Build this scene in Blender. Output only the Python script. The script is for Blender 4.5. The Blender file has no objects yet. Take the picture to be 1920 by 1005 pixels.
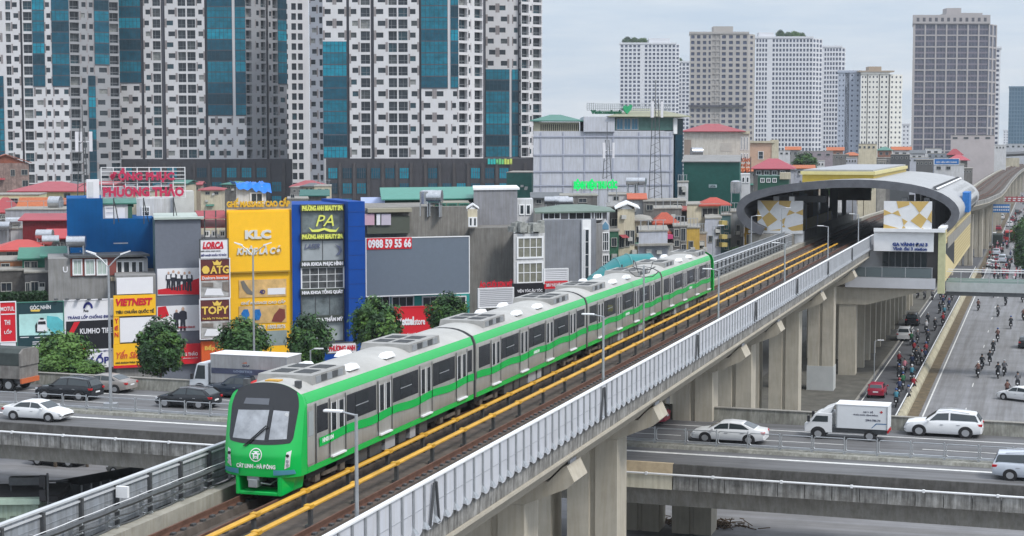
import bpy, math, random
from mathutils import Vector, Matrix
R=random.Random(7)
S=bpy.context.scene
COL=S.collection
# ---------------------------------------------------------------- camera
F=3200.;H=26.;PX0,PY0=960.,502.5;HY=265.
PIT=math.atan((PY0-HY)/F);PHI=math.atan((1955-PX0)*math.cos(PIT)/F)
FW=Vector((-math.sin(PHI)*math.cos(PIT),math.cos(PHI)*math.cos(PIT),-math.sin(PIT)))
RT=Vector((math.cos(PHI),math.sin(PHI),0));UP=RT.cross(FW)
CP=Vector((0,0,H))
cam=bpy.data.cameras.new('camera');co=bpy.data.objects.new('camera',cam);COL.objects.link(co)
mm=Matrix((RT,UP,-FW)).transposed().to_4x4();mm.translation=CP;co.matrix_world=mm
cam.sensor_width=36;cam.lens=F/1920*36;cam.clip_start=1;cam.clip_end=20000
S.camera=co
# ---------------------------------------------------------------- world and sun
SUN_EL,SUN_AZ=math.radians(50),math.radians(112)   # azimuth clockwise from +Y
w=bpy.data.worlds.new("World");S.world=w;w.use_nodes=True
nt=w.node_tree;nt.nodes.clear()
N=nt.nodes.new;L=nt.links.new
out=N('ShaderNodeOutputWorld');bg=N('ShaderNodeBackground');bg.inputs[1].default_value=0.12
sky=N('ShaderNodeTexSky');sky.sky_type='NISHITA';sky.sun_disc=False;sky.sun_elevation=SUN_EL;sky.sun_rotation=SUN_AZ;sky.air_density=1.0;sky.dust_density=2.0
tc=N('ShaderNodeTexCoord');sep=N('ShaderNodeSeparateXYZ');L(tc.outputs['Generated'],sep.inputs[0])
# overcast deck: brighter towards the zenith as a real cloud sheet is
rmp=N('ShaderNodeValToRGB');L(sep.outputs[2],rmp.inputs[0])
cr=rmp.color_ramp;cr.elements[0].position=0.0;cr.elements[0].color=(6.2,6.65,7.1,1)
cr.elements[1].position=1.0;cr.elements[1].color=(12.2,13.0,14.2,1)
e=cr.elements.new(0.10);e.color=(5.4,6.2,7.1,1);e=cr.elements.new(0.35);e.color=(8.4,9.1,10.0,1)
mp=N('ShaderNodeMapping');mp.inputs['Scale'].default_value=(2.2,2.2,16);L(tc.outputs['Generated'],mp.inputs[0])
nz=N('ShaderNodeTexNoise');nz.inputs['Scale'].default_value=3.2;nz.inputs['Detail'].default_value=6;nz.inputs['Roughness'].default_value=.6;L(mp.outputs[0],nz.inputs[0])
cl=N('ShaderNodeValToRGB');L(nz.outputs[0],cl.inputs[0]);cl.color_ramp.elements[0].position=.36;cl.color_ramp.elements[0].color=(.84,.9,.97,1);cl.color_ramp.elements[1].position=.66;cl.color_ramp.elements[1].color=(1.14,1.1,1.07,1)
mu=N('ShaderNodeMix');mu.data_type='RGBA';mu.blend_type='MULTIPLY';mu.inputs[0].default_value=1;L(rmp.outputs[0],mu.inputs[6]);L(cl.outputs[0],mu.inputs[7])
mx=N('ShaderNodeMix');mx.data_type='RGBA';mx.inputs[0].default_value=.88;L(sky.outputs[0],mx.inputs[6]);L(mu.outputs[2],mx.inputs[7])
L(mx.outputs[2],bg.inputs[0]);L(bg.outputs[0],out.inputs[0])
sd=bpy.data.lights.new('sun','SUN');sd.energy=2.4;sd.angle=math.radians(13);sd.color=(1,.965,.91)
so=bpy.data.objects.new('sun',sd);COL.objects.link(so)
sv=Vector((math.sin(SUN_AZ)*math.cos(SUN_EL),math.cos(SUN_AZ)*math.cos(SUN_EL),math.sin(SUN_EL)))
so.rotation_euler=(-sv).to_track_quat('-Z','Y').to_euler();so.location=(60,-60,120)
S.view_settings.view_transform='Standard';S.view_settings.look='None';S.view_settings.exposure=0.1;S.view_settings.gamma=1
S.cycles.max_bounces=6;S.cycles.diffuse_bounces=3;S.cycles.volume_bounces=0;S.cycles.transparent_max_bounces=6
# ---------------------------------------------------------------- measuring helpers: photo pixel (1920 wide) -> world
def ray(x,y): return FW+RT*((x-PX0)/F)-UP*((y-PY0)/F)
def Zp(x,y,z):
    r=ray(x,y);return CP+r*((z-H)/r.z)
def Dp(x,y,d): return CP+ray(x,y)*d
class FR:   # a facade frame: origin on the ground, e along the facade, n into the building
    def __init__(s,xl,d,a=0.):
        p=Dp(xl,HY,d);s.O=Vector((p.x,p.y,0));s.ang=PHI+math.radians(a)
        th=math.atan((PX0-xl)/F);s.k=max(0,math.tan(math.radians(a)-th));s.e=Vector((math.cos(s.ang),math.sin(s.ang),0));s.n=Vector((-math.sin(s.ang),math.cos(s.ang),0))
    def uz(s,px,py,off=0.):
        r=ray(px,py);t=((s.O-CP).dot(s.n)+off)/r.dot(s.n);P=CP+r*t
        return (P-s.O).dot(s.e),P.z
    def u(s,px,py=400,off=0.): return s.uz(px,py,off)[0]
    def rect(s,x0,y0,x1,y1,off=0.):
        u0=s.uz(x0,(y0+y1)/2,off)[0];u1=s.uz(x1,(y0+y1)/2,off)[0]
        z1=s.uz((x0+x1)/2,y0,off)[1];z0=s.uz((x0+x1)/2,y1,off)[1]
        return u0,z0,u1,z1
    def w(s,u,y,z): return s.O+s.e*u+s.n*y+Vector((0,0,z))
    def loc(s,P):
        q=P-s.O;return Vector((q.dot(s.e),q.dot(s.n),P.z))
# ---------------------------------------------------------------- materials
MC={}
def hexc(h,k=1.):
    h=h.lstrip('#');c=[int(h[i:i+2],16)/255 for i in (0,2,4)]
    return [min(1,(x/12.92 if x<=.04045 else ((x+.055)/1.055)**2.4)*k) for x in c]
def M(name,col,rough=.75,metal=0.,var=.12,scale=1.5,streak=0.,bump=0.,spec=.4,dirt=None,em=0.,ssc=(4.5,4.5,.35)):
    if name in MC: return MC[name]
    if isinstance(col,str): col=hexc(col)
    m=bpy.data.materials.new(name);m.use_nodes=True;t=m.node_tree;b=t.nodes['Principled BSDF']
    b.inputs['Roughness'].default_value=rough;b.inputs['Metallic'].default_value=metal;b.inputs['Specular IOR Level'].default_value=spec
    c=list(col)+[1]
    if var>0:
        g=t.nodes.new('ShaderNodeNewGeometry');mp=t.nodes.new('ShaderNodeMapping');t.links.new(g.outputs['Position'],mp.inputs[0])
        n=t.nodes.new('ShaderNodeTexNoise');n.inputs['Scale'].default_value=scale;n.inputs['Detail'].default_value=6;n.inputs['Roughness'].default_value=.65
        t.links.new(mp.outputs[0],n.inputs[0])
        r=t.nodes.new('ShaderNodeValToRGB');r.color_ramp.elements[0].position=.3;r.color_ramp.elements[1].position=.7
        r.color_ramp.elements[0].color=[x*(1-var) for x in col]+[1];r.color_ramp.elements[1].color=[min(1,x*(1+var*.6)) for x in col]+[1]
        t.links.new(n.outputs[0],r.inputs[0]);last=r.outputs[0]
        if streak>0:
            mp2=t.nodes.new('ShaderNodeMapping');mp2.inputs['Scale'].default_value=ssc;t.links.new(g.outputs['Position'],mp2.inputs[0])
            n2=t.nodes.new('ShaderNodeTexNoise');n2.inputs['Scale'].default_value=1.1;n2.inputs['Detail'].default_value=5;n2.inputs['Roughness'].default_value=.7
            t.links.new(mp2.outputs[0],n2.inputs[0])
            r2=t.nodes.new('ShaderNodeValToRGB');r2.color_ramp.elements[0].position=.38;r2.color_ramp.elements[1].position=.62
            k=1-streak*.75;r2.color_ramp.elements[0].color=(k,k*.98,k*.94,1);r2.color_ramp.elements[1].color=(1,1,1,1)
            t.links.new(n2.outputs[0],r2.inputs[0])
            x=t.nodes.new('ShaderNodeMix');x.data_type='RGBA';x.blend_type='MULTIPLY';x.inputs[0].default_value=1
            t.links.new(last,x.inputs[6]);t.links.new(r2.outputs[0],x.inputs[7]);last=x.outputs[2]
        t.links.new(last,b.inputs['Base Color'])
        if bump>0:
            bp=t.nodes.new('ShaderNodeBump');bp.inputs['Strength'].default_value=bump;bp.inputs['Distance'].default_value=.05
            t.links.new(n.outputs[0],bp.inputs['Height']);t.links.new(bp.outputs[0],b.inputs['Normal'])
    else: b.inputs['Base Color'].default_value=c
    if em>0:
        b.inputs['Emission Color'].default_value=c;b.inputs['Emission Strength'].default_value=em
    MC[name]=m;return m
def P(name,col,rough=.55,**k):
    k.setdefault('var',.08);return M(name,col,rough,**k)
white=P('white_paint',(.74,.75,.76));offw=P('cream_paint',(.66,.62,.50),streak=.25);grey=P('grey_paint',(.33,.34,.36))
conc=M('concrete',(.30,.29,.265),.85,var=.25,scale=.8,streak=.3,bump=.3)
concp=M('pier_concrete',(.46,.425,.355),.85,var=.16,scale=.5,streak=.16,bump=.25)
concd=M('stained_concrete',(.33,.325,.31),.9,var=.5,scale=1.6,streak=.75,bump=.4)
concb=M('blackened_concrete',(.085,.083,.08),.9,var=.4,scale=1.2,streak=.4,bump=.3)
concg=M('green_stained_concrete',(.29,.29,.26),.9,var=.35,scale=1.0,streak=.5,bump=.3)
asph=M('asphalt',(.155,.157,.165),.85,var=.2,scale=.35,bump=.15,streak=.5,ssc=(.05,1.5,1))
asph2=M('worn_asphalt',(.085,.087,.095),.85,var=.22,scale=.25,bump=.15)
asph3=M('pale_worn_asphalt',(.225,.227,.238),.85,var=.2,scale=.3,bump=.15,streak=.4,ssc=(1.1,.03,1))
mark=P('road_marking',(.62,.62,.60),.7,var=.25,scale=3)
steel=M('galvanised_steel',(.42,.44,.46),.45,.6,var=.15,scale=3);darks=M('dark_steel',(.10,.105,.11),.5,.4,var=.2,scale=4)
black=P('black_rubber',(.015,.015,.016),.7,var=0);dark=P('dark_void',(.02,.021,.023),.8,var=0)
rust=M('rusty_rail',(.13,.065,.045),.75,.2,var=.35,scale=3);ballast=M('track_deck_concrete',(.10,.082,.07),.95,var=.45,scale=1.6,bump=.5)
yel=P('yellow_cover',(.58,.32,.035),.5,var=.22,scale=1.2)
tgreen=P('train_green',(.0,.42,.07),.25,var=.04,spec=.6);tsilver=M('train_steel',(.50,.50,.475),.32,.45,var=.14,scale=.9,streak=.14)
troof=M('train_roof',(.41,.405,.385),.6,.1,var=.18,scale=.7);tglass=P('train_glass',(.014,.016,.02),.08,var=0,spec=.6)
glassd=P('dark_glass',(.035,.045,.055),.12,var=.4,scale=.4,spec=.6)
brickr=P('red_roof_metal',(.30,.03,.035),.5,var=.15);orng=P('orange_tile',(.40,.11,.035),.7,var=.3,scale=4);pinkr=P('faded_red_roof',(.30,.055,.065),.6,var=.2)
greenr=P('green_metal_roof',(.045,.17,.13),.5,var=.2);deepg=P('deep_green_metal',(.01,.105,.085),.5,var=.2)
# ---------------------------------------------------------------- mesh builder
class MB:
    def __init__(s,tf=None): s.v=[];s.f=[];s.m=[];s.tf=tf
    def add(s,pts,faces,mi=0):
        o=len(s.v)
        for p in pts: s.v.append(tuple(s.tf(p)) if s.tf else tuple(p))
        for f in faces: s.f.append([o+i for i in f]);s.m.append(mi)
    def poly(s,pts,mi=0): s.add(pts,[list(range(len(pts)))],mi)
    def box(s,x0,y0,z0,x1,y1,z1,mi=0):
        s.add([(x,y,z) for z in (z0,z1) for y in (y0,y1) for x in (x0,x1)],[(0,2,3,1),(4,5,7,6),(0,1,5,4),(2,6,7,3),(0,4,6,2),(1,3,7,5)],mi)
    def rect(s,u0,z0,u1,z1,y,mi=0): s.poly([(u0,y,z0),(u1,y,z0),(u1,y,z1),(u0,y,z1)],mi)
    def hull2(s,A,B,mi=0):  # loft between two rings of equal length, capped
        n=len(A);s.add(list(A)+list(B),[(i,(i+1)%n,n+(i+1)%n,n+i) for i in range(n)]+[list(range(n))[::-1],[n+i for i in range(n)]],mi)
    def ext(s,poly,y0,y1,mi=0): s.hull2([(p[0],y0,p[1]) for p in poly],[(p[0],y1,p[1]) for p in poly],mi)   # (x,z) polygon along y
    def extx(s,poly,x0,x1,mi=0): s.hull2([(x0,p[0],p[1]) for p in poly],[(x1,p[0],p[1]) for p in poly],mi)   # (y,z) polygon along x
    def extz(s,poly,z0,z1,mi=0): s.hull2([(p[0],p[1],z0) for p in poly],[(p[0],p[1],z1) for p in poly],mi)
    def tube(s,pts,r,n=6,mi=0,r2=None):
        pts=[Vector(p) for p in pts];rings=[];m=len(pts)
        for i,p in enumerate(pts):
            d=(pts[min(i+1,m-1)]-pts[max(i-1,0)]).normalized()
            a=d.cross(Vector((0,0,1)) if abs(d.z)<.9 else Vector((1,0,0))).normalized();b=d.cross(a)
            rr=r if r2 is None else r+(r2-r)*i/(m-1)
            rings.append([p+a*math.cos(2*math.pi*k/n)*rr+b*math.sin(2*math.pi*k/n)*rr for k in range(n)])
        V=[q for g in rings for q in g];Fs=[]
        for i in range(m-1):
            for k in range(n): Fs.append((i*n+k,i*n+(k+1)%n,(i+1)*n+(k+1)%n,(i+1)*n+k))
        Fs.append(list(range(n))[::-1]);Fs.append([(m-1)*n+k for k in range(n)])
        s.add(V,Fs,mi)
    def ball(s,c,r,n=8,mi=0,sz=1.):
        c=Vector(c);V=[c+Vector((0,0,r*sz))];Fs=[];h=n//2
        for i in range(1,h):
            a=math.pi*i/h
            for k in range(n): b=2*math.pi*k/n;V.append(c+Vector((r*math.sin(a)*math.cos(b),r*math.sin(a)*math.sin(b),r*sz*math.cos(a))))
        V.append(c-Vector((0,0,r*sz)))
        for k in range(n): Fs.append((0,1+k,1+(k+1)%n))
        for i in range(h-2):
            for k in range(n): a=1+i*n+k;b=1+i*n+(k+1)%n;Fs.append((a,a+n,b+n,b))
        l=len(V)-1
        for k in range(n): Fs.append((l,l-n+(k+1)%n,l-n+k))
        s.add(V,Fs,mi)
    def wheel(s,c,r,wd,mi=0,n=16,ax='y',rr=None):
        c=Vector(c);A=[];B=[]
        for k in range(n):
            a=2*math.pi*k/n;x=math.cos(a)*r;z=math.sin(a)*r
            if ax=='y': A.append(c+Vector((x,-wd/2,z)));B.append(c+Vector((x,wd/2,z)))
            else: A.append(c+Vector((-wd/2,x,z)));B.append(c+Vector((wd/2,x,z)))
        s.hull2(A,B,mi)
    def mesh(s,name,mats,smooth=0):
        me=bpy.data.meshes.new(name);me.from_pydata(s.v,[],s.f);me.update()
        if not isinstance(mats,(list,tuple)): mats=[mats]
        for m in mats: me.materials.append(m)
        if len(mats)>1: me.polygons.foreach_set('material_index',s.m)
        if smooth:
            me.polygons.foreach_set('use_smooth',[True]*len(me.polygons))
            if smooth>1: me.set_sharp_from_angle(angle=math.radians(smooth))
        return me
    def build(s,name,mats,parent=None,smooth=0,bevel=0,fixn=False):
        me=s.mesh(name,mats,smooth)
        o=bpy.data.objects.new(name,me);COL.objects.link(o)
        if parent is not None: o.parent=parent
        if bevel:
            b=o.modifiers.new('bevel','BEVEL');b.width=bevel;b.segments=2;b.limit_method='ANGLE';b.harden_normals=False
        return o
def tag(o,label=None,cat=None,group=None,kind=None):
    if label: o['label']=label
    if cat: o['category']=cat
    if group: o['group']=group
    if kind: o['kind']=kind
    return o
def thing(name,label,cat,loc=(0,0,0),rz=0.,group=None):
    o=bpy.data.objects.new(name,None);COL.objects.link(o);o.location=loc;o.rotation_euler=(0,0,rz);o.empty_display_size=.3
    return tag(o,label,cat,group)
def kids(o): return [c for c in KID.get(o.name,[])]
def copy_tree(o,parent=None):
    c=o.copy();COL.objects.link(c)
    if parent is not None: c.parent=parent
    for ch in o.children: copy_tree(ch,c)
    return c
def place(o,loc,rz=0.,label=None,group=None):
    o.location=loc;o.rotation_euler=(0,0,rz)
    if label: o['label']=label
    if group: o['group']=group
    return o
def join(o,m): pass
TXC={}
def txtmesh(s,bold=.02,shear=0.):
    k=(s,bold,shear)
    if k in TXC: return TXC[k]
    cu=bpy.data.curves.new('t','FONT');cu.body=s;cu.offset=bold;cu.shear=shear;cu.resolution_u=2;cu.extrude=.02
    o=bpy.data.objects.new('t',cu);COL.objects.link(o)
    dg=bpy.context.evaluated_depsgraph_get();dg.update()
    me=o.evaluated_get(dg).to_mesh()
    v=[tuple(q.co) for q in me.vertices];f=[list(p.vertices) for p in me.polygons]
    o.evaluated_get(dg).to_mesh_clear();bpy.data.objects.remove(o);bpy.data.curves.remove(cu)
    xs=[q[0] for q in v];ys=[q[1] for q in v]
    x0,x1,y0,y1=min(xs),max(xs),min(ys),max(ys)
    v=[((q[0]-x0)/(x1-x0),(q[1]-y0)/(y1-y0),q[2]/.02) for q in v]
    TXC[k]=(v,f);return TXC[k]
def text(s,parent,mat,u0,z0,u1,z1,y,th=.03,bold=.02,shear=0.,name='lettering',fn=None):
    v,f=txtmesh(s,bold,shear);m=MB()
    m.v=[(u0+(u1-u0)*q[0],y-q[2]*th,z0+(z1-z0)*q[1]) for q in v]
    if fn: m.v=[tuple(fn(*q)) for q in m.v]
    m.f=[list(g) for g in f];m.m=[0]*len(f)
    return m.build(name,mat,parent)
def ftext(fr,s,par,mat,x0,y0,x1,y1,off=-.1,th=.03,bold=.02,shear=0.,name='lettering'):
    u0,z0,u1,z1=fr.rect(x0,y0,x1,y1,off);return text(s,par,mat,u0,z0,u1,z1,off,th,bold,shear,name)
def fpan(fr,par,name,mat,x0,y0,x1,y1,off=0.,th=.1,label=None,bevel=0):
    u0,z0,u1,z1=fr.rect(x0,y0,x1,y1,off);m=MB();m.box(u0,off,z0,u1,off+th,z1);o=m.build(name,mat,par,bevel=bevel)
    if label:o['label']=label
    return o
def window(par,u0,z0,u1,z1,y=0.,nx=2,ny=1,fm=None,gm=None,fw=.07,sill=False):
    g=MB();g.box(u0+.02,y-.02,z0+.02,u1-.02,y+.03,z1-.02);o=g.build('window',gm or glassd,par)
    m=MB();fm=fm or white
    m.box(u0-fw,y-.1,z0-fw,u0+fw,y-.005,z1+fw);m.box(u1-fw,y-.1,z0-fw,u1+fw,y-.005,z1+fw)
    m.box(u0+fw,y-.1,z0-fw,u1-fw,y-.005,z0+fw);m.box(u0+fw,y-.1,z1-fw,u1-fw,y-.005,z1+fw)
    for i in range(1,nx): a=u0+(u1-u0)*i/nx;m.box(a-fw*.4,y-.07,z0+fw,a+fw*.4,y-.022,z1-fw)
    for j in range(1,ny): a=z0+(z1-z0)*j/ny;m.box(u0+fw,y-.068,a-fw*.4,u1-fw,y-.024,a+fw*.4)
    m.build('frame',fm,o);return o
# ================================================================ the setting
def sheet(name,x0,y0,x1,y1,z,mat,label=None):
    m=MB();m.poly([(x0,y0,z),(x1,y0,z),(x1,y1,z),(x0,y1,z)]);o=m.build(name,mat);return tag(o,label,kind='structure')
gmat=M('city_ground',(.17,.165,.155),.95,var=.35,scale=.06)
sheet('ground',-6000,-400,6000,12000,0,gmat,'grey city ground')
sheet('pavement',-330,127,-28,134,.14,M('paving',(.24,.23,.22),.9,var=.25,scale=.8),'paved strip in front of the shops')
sheet('cross_road',-260,40,90,127,.02,M('street_asphalt',(.23,.232,.245),.85,var=.2,scale=.3,bump=.15,streak=.3,ssc=(.04,.9,1)),'street passing under the flyover')
sheet('main_road',-11.2,127.1,22,2600,.03,asph3,'wide pale avenue full of motorbikes')
sheet('dirt_strip',-11.9,127.1,-10.65,2600,.034,M('dirt',(.13,.10,.06),.95,var=.5,scale=1.2),'dusty strip at the foot of the median barrier')
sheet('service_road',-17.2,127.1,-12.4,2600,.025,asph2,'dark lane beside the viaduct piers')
sheet('verge',-29,127.2,-17.4,2600,.05,M('verge_soil',(.11,.105,.09),.95,var=.4,scale=.6),'dusty strip under the viaduct')
m=MB();m.box(-17.42,127.2,.02,-17.2,900,.17);tag(m.build('kerb',conc),'kerb of the dark lane',kind='structure')
mk=MB()
def zline(m,x0,y0,x1,y1,z): m.poly([(x0,y0,z),(x1,y0,z),(x1,y1,z),(x0,y1,z)])
for q in ((-10.35,127.2,-10.2,900),(3.6,127.2,3.75,900)): zline(mk,*q,.042)
for k in range(30): zline(mk,-6.6,132+k*18,-6.5,135+k*18,.036)
zline(mk,-16.85,127.2,-16.72,900,.032)
tag(mk.build('road_markings',mark),'lane lines of the avenue',kind='structure')
# median barrier between the two carriageways
t=thing('median_barrier','long low cream barrier with white rail between the avenue and the dark lane','barrier')
m=MB();m.ext([(-12.35,.02),(-11.7,.02),(-11.75,.3),(-11.95,.55),(-12.05,.75),(-12.3,.75)],127.3,352);m.build('concrete_base',M('barrier_cream',(.42,.385,.28),.85,var=.3,scale=.8,streak=.3),t)
m=MB();m.box(-12.3,127.3,1.02,-12.22,352,1.1);m.build('top_rail',white,t)
m=MB()
for k in range(112): m.box(-12.29,128+k*2,.75,-12.23,128.08+k*2,1.02)
m.build('rail_post',steel,t)
# ================================================================ flyover (runs almost along X, v is measured across it)
FS=-.03
SC=.9246
def fly(x,v,z): return (x*SC,(v+FS*x)*SC,H-(H-z)*SC)
def fbox(m,xa,v0,z0,xb,v1,z1,mi=0):
    m.add([fly(x,v,z) for z in (z0,z1) for v in (v0,v1) for x in (xa,xb)],[(0,2,3,1),(4,5,7,6),(0,1,5,4),(2,6,7,3),(0,4,6,2),(1,3,7,5)],mi)
DZ=6.1;X0F,X1F=-330,150
def fm(pts,mi=0,m=None): m.hull2([fly(X0F,p[0],p[1]) for p in pts],[fly(X1F,p[0],p[1]) for p in pts],mi)
t=thing('road_flyover','long two-way concrete road flyover with blackened parapets passing below the metro viaduct','flyover',(0,0,0))
m=MB();fm([(97.3,DZ-.35),(119.3,DZ-.35),(119.3,DZ),(97.3,DZ)],0,m);m.build('deck',asph,t)
m=MB()
fm([(98.3,4.3),(117,4.3),(118.4,5.54),(98.0,5.54)],0,m);fm([(97.3,5.55),(119.3,5.55),(119.3,5.745),(97.3,5.745)],0,m);m.build('girder',conc,t)
m=MB();fm([(97.05,DZ+.28),(97.5,DZ+.28),(97.45,7.02),(97.2,7.02)],0,m);m.build('near_parapet',concb,t)
for k,(xa,xb) in enumerate(((-33.0,-20.4),)):   # cleaned stretch of parapet
    m=MB();m.hull2([fly(xa,p[0],p[1]) for p in ((97.02,DZ+.28),(97.52,DZ+.28),(97.47,7.05),(97.17,7.05))],[fly(xb,p[0],p[1]) for p in ((97.02,DZ+.28),(97.52,DZ+.28),(97.47,7.05),(97.17,7.05))]);m.build('repaired_parapet',M('tan_concrete',(.46,.37,.25),.9,var=.25,scale=1.5),t)
for k in range(100):
    xa=-118+k*1.55;m=MB();z0=5.55
    if -34<xa<-21: continue
    m.hull2([fly(xa+.02,p[0],p[1]) for p in ((96.92,z0),(97.3,z0),(97.3,DZ+.27),(96.92,DZ+.27))],[fly(xa+1.53,p[0],p[1]) for p in ((96.92,z0),(97.3,z0),(97.3,DZ+.27),(96.92,DZ+.27))])
    m.build('fascia_panel',concd,t)
m=MB();m.hull2([fly(-34,p[0],p[1]) for p in ((96.9,5.55),(97.3,5.55),(97.3,DZ+.27),(96.9,DZ+.27))],[fly(-20.4,p[0],p[1]) for p in ((96.9,5.55),(97.3,5.55),(97.3,DZ+.27),(96.9,DZ+.27))]);m.build('fascia_panel',offw,t)
m=MB();m.tube([fly(-150,96.84,DZ+.36),fly(40,96.84,DZ+.36)],.055,8);
for k in range(48): fbox(m,-150+k*4,96.76,DZ+.27,-150+k*4+.14,96.93,DZ+.44)
m.build('pipe',white,t)
m=MB();fm([(119.0,DZ+.002),(119.6,DZ+.002),(119.5,7.0),(119.15,7.0)],0,m);fm([(119.31,5.3),(119.62,5.3),(119.62,DZ),(119.31,DZ)],0,m);m.build('far_parapet',concg,t)
m=MB();fm([(119.08,7.003),(119.56,7.003),(119.56,7.06),(119.08,7.06)],0,m);m.build('coping',conc,t)
m=MB();fm([(107.0,DZ+.003),(108.7,DZ+.003),(108.6,DZ+.2),(107.1,DZ+.2)],0,m);m.build('median_kerb',concg,t)
def fline(m,xa,xb,v,wd): m.poly([fly(xa,v,DZ+.006),fly(xb,v,DZ+.006),fly(xb,v+wd,DZ+.006),fly(xa,v+wd,DZ+.006)])
m=MB();fline(m,-200,60,105.35,.42);fline(m,-200,60,101.1,.14) if 0 else None
for k in range(24): fline(m,-195+k*11,-189+k*11,101.3,.16)
fline(m,-200,60,116.2,.22);fline(m,-200,60,98.3,.16)
for k in range(24): fline(m,-194+k*11,-188+k*11,112.1,.15)
m.build('lane_line',mark,t)
for k,x in enumerate((-150,-118,-41,30,60)):
    m=MB();m.hull2([fly(x-1,p[0],p[1]) for p in ((104,-2.05),(112,-2.05),(116,4.35),(101,4.35))],[fly(x+1,p[0],p[1]) for p in ((104,-2.05),(112,-2.05),(116,4.35),(101,4.35))]);m.build('flyover_pier',conc,t)
# guard rail frames on the flyover median: each frame can be lifted off
proto=None;k=0
for i in range(62):
    x=-112+i*2.05
    if proto is None:
        t=thing('guard_rail','steel guard rail frame','guard rail')
        m=MB();pts=[]
        for (cx,cz,a0) in ((1.8,.78,0),(.25,.78,90),(.25,.32,180),(1.8,.32,270)):
            for q in range(4): a=math.radians(a0+q*30);pts.append((cx+.12*math.cos(a)-1.02+1.0,0,cz+.12*math.sin(a)))
        pts.append(pts[0]);m.tube(pts,.032,5);m.build('frame',steel,t)
        m=MB();m.tube([(0,0,.0),(0,0,1.0)],.04,6);m.box(-.07,-.12,0,.07,.12,.05);m.build('post',steel,t)
        m=MB();m.box(.06,-.06,.08,1.98,.06,.14);m.build('base_rail',steel,t)
        proto=t;g=t
    else: g=copy_tree(proto)
    p=fly(x,107.8,DZ+.2);xx=x
    place(g,p,math.atan(FS),group='guard rail frames on the flyover median')
    g['label']='grey tubular guard rail frame, one of the row along the flyover median'
# ================================================================ metro viaduct
RZ=14.17;VX=-22.6
t=thing('metro_viaduct','elevated concrete metro viaduct crossing above the flyover and running to the station','viaduct',(VX,0,0))
# path: straight, then bending right far beyond the station
path=[(VX,-40),(VX,60),(VX,130),(VX,200),(VX,272)]
def P2(x,y): q=Zp(x,y,14);return (q.x,q.y)
far=[(-21.6,300),(-18.4,334),(-15,368),(-13.4,410),(-13.2,450),(-13.4,550),(-13.1,670),(-12.1,790),(-10,915),(-4,1010),(8,1120),(30,1260)]
def sweep(m,path,prof,mi=0):
    rings=[]
    for i,p in enumerate(path):
        a=Vector(path[max(0,i-1)]);b=Vector(path[min(len(path)-1,i+1)]);d=(b-a).normalized();nx=Vector((d.y,-d.x))
        rings.append([(p[0]-VX+nx.x*q[0],p[1]+nx.y*q[0],q[1]) for q in prof])
    n=len(prof)
    for A,B in zip(rings,rings[1:]): m.add(A+B,[(i,(i+1)%n,n+(i+1)%n,n+i) for i in range(n)])
    m.add(rings[0],[list(range(n))[::-1]]);m.add(rings[-1],[list(range(n))])
full=path+far
m=MB();sweep(m,full,[(-4.4,13.7),(4.4,13.7),(4.4,13.35),(-4.4,13.35)]);m.build('deck',ballast,t)
m=MB();sweep(m,full,[(-4.5,13.34),(4.5,13.34),(4.5,13.22),(3.4,12.1),(2.6,11.95),(-2.6,11.95),(-3.4,12.1),(-4.5,13.22)]);m.build('girder',concp,t)
for sx in (-1,1):
    m=MB();sweep(m,full,[(sx*4.15,13.704),(sx*4.4,13.704),(sx*4.4,13.345),(sx*4.52,13.345),(sx*4.55,14.12),(sx*4.15,14.12)][::1 if sx>0 else -1]);m.build('parapet',concd if sx>0 else conc,t)
    m=MB();sweep(m,full,[(sx*4.405,13.23),(sx*4.62,13.23),(sx*4.62,13.34),(sx*4.405,13.34)]);m.build('drip_edge',concp,t)
m=MB()
for sx in (-1,1): pass
sweep(m,full,[(-4.1,13.704),(-3.55,13.704),(-3.55,14.3),(-4.1,14.3)]);m.build('cable_trough',M('pale_trough',(.36,.345,.30),.9,var=.25,scale=1,streak=.2),t)
for cx in (-2.1,2.05):
    for dx in (-.72,.72):
        m=MB();sweep(m,full,[(cx+dx-.28,13.704),(cx+dx+.28,13.704),(cx+dx+.24,13.93),(cx+dx-.24,13.93)]);m.build('rail_plinth',ballast,t)
        m=MB();sweep(m,full,[(cx+dx-.07,13.935),(cx+dx+.07,13.935),(cx+dx+.035,14.02),(cx+dx+.035,14.17),(cx+dx-.035,14.17),(cx+dx-.035,14.02)]);m.build('rail',rust,t)
        m=MB()
        for k in range(250): y=30+k*.65;m.box(cx+dx-.2,y,13.932,cx+dx-.075,y+.2,14.0);m.box(cx+dx+.075,y,13.932,cx+dx+.2,y+.2,14.0)
        tag(m.build('rail_clip',darks,t),kind='stuff')
for sx,cx in ((1,-2.1+1.52),(-1,2.05-1.52)):
    m=MB()
    sweep(m,[(VX,30),(VX,110),(VX,196)],[(cx-.11,14.36),(cx+.11,14.36),(cx+.11,14.41),(cx+.05,14.45),(cx-.05,14.45),(cx-.11,14.41)]);m.build('third_rail_cover',yel,t)
    m=MB()
    for k in range(43):
        y=32.4+k*3.8+(1.6 if sx<0 else 0);m.box(cx-.125,y,14.345,cx+.125,y+.26,14.465)
    tag(m.build('cover_joint',yel,t),kind='stuff')
    m=MB()
    for k in range(43):
        y=32.4+k*3.8+(1.6 if sx<0 else 0);m.box(cx-sx*.05-.06,y+.06,13.705,cx-sx*.05+.06,y+.2,14.29);m.box(cx-.1,y+.02,13.705,cx+.45*-sx if sx<0 else cx+.1,y+.24,13.82)
    tag(m.build('rail_bracket',darks,t),kind='stuff')
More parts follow.
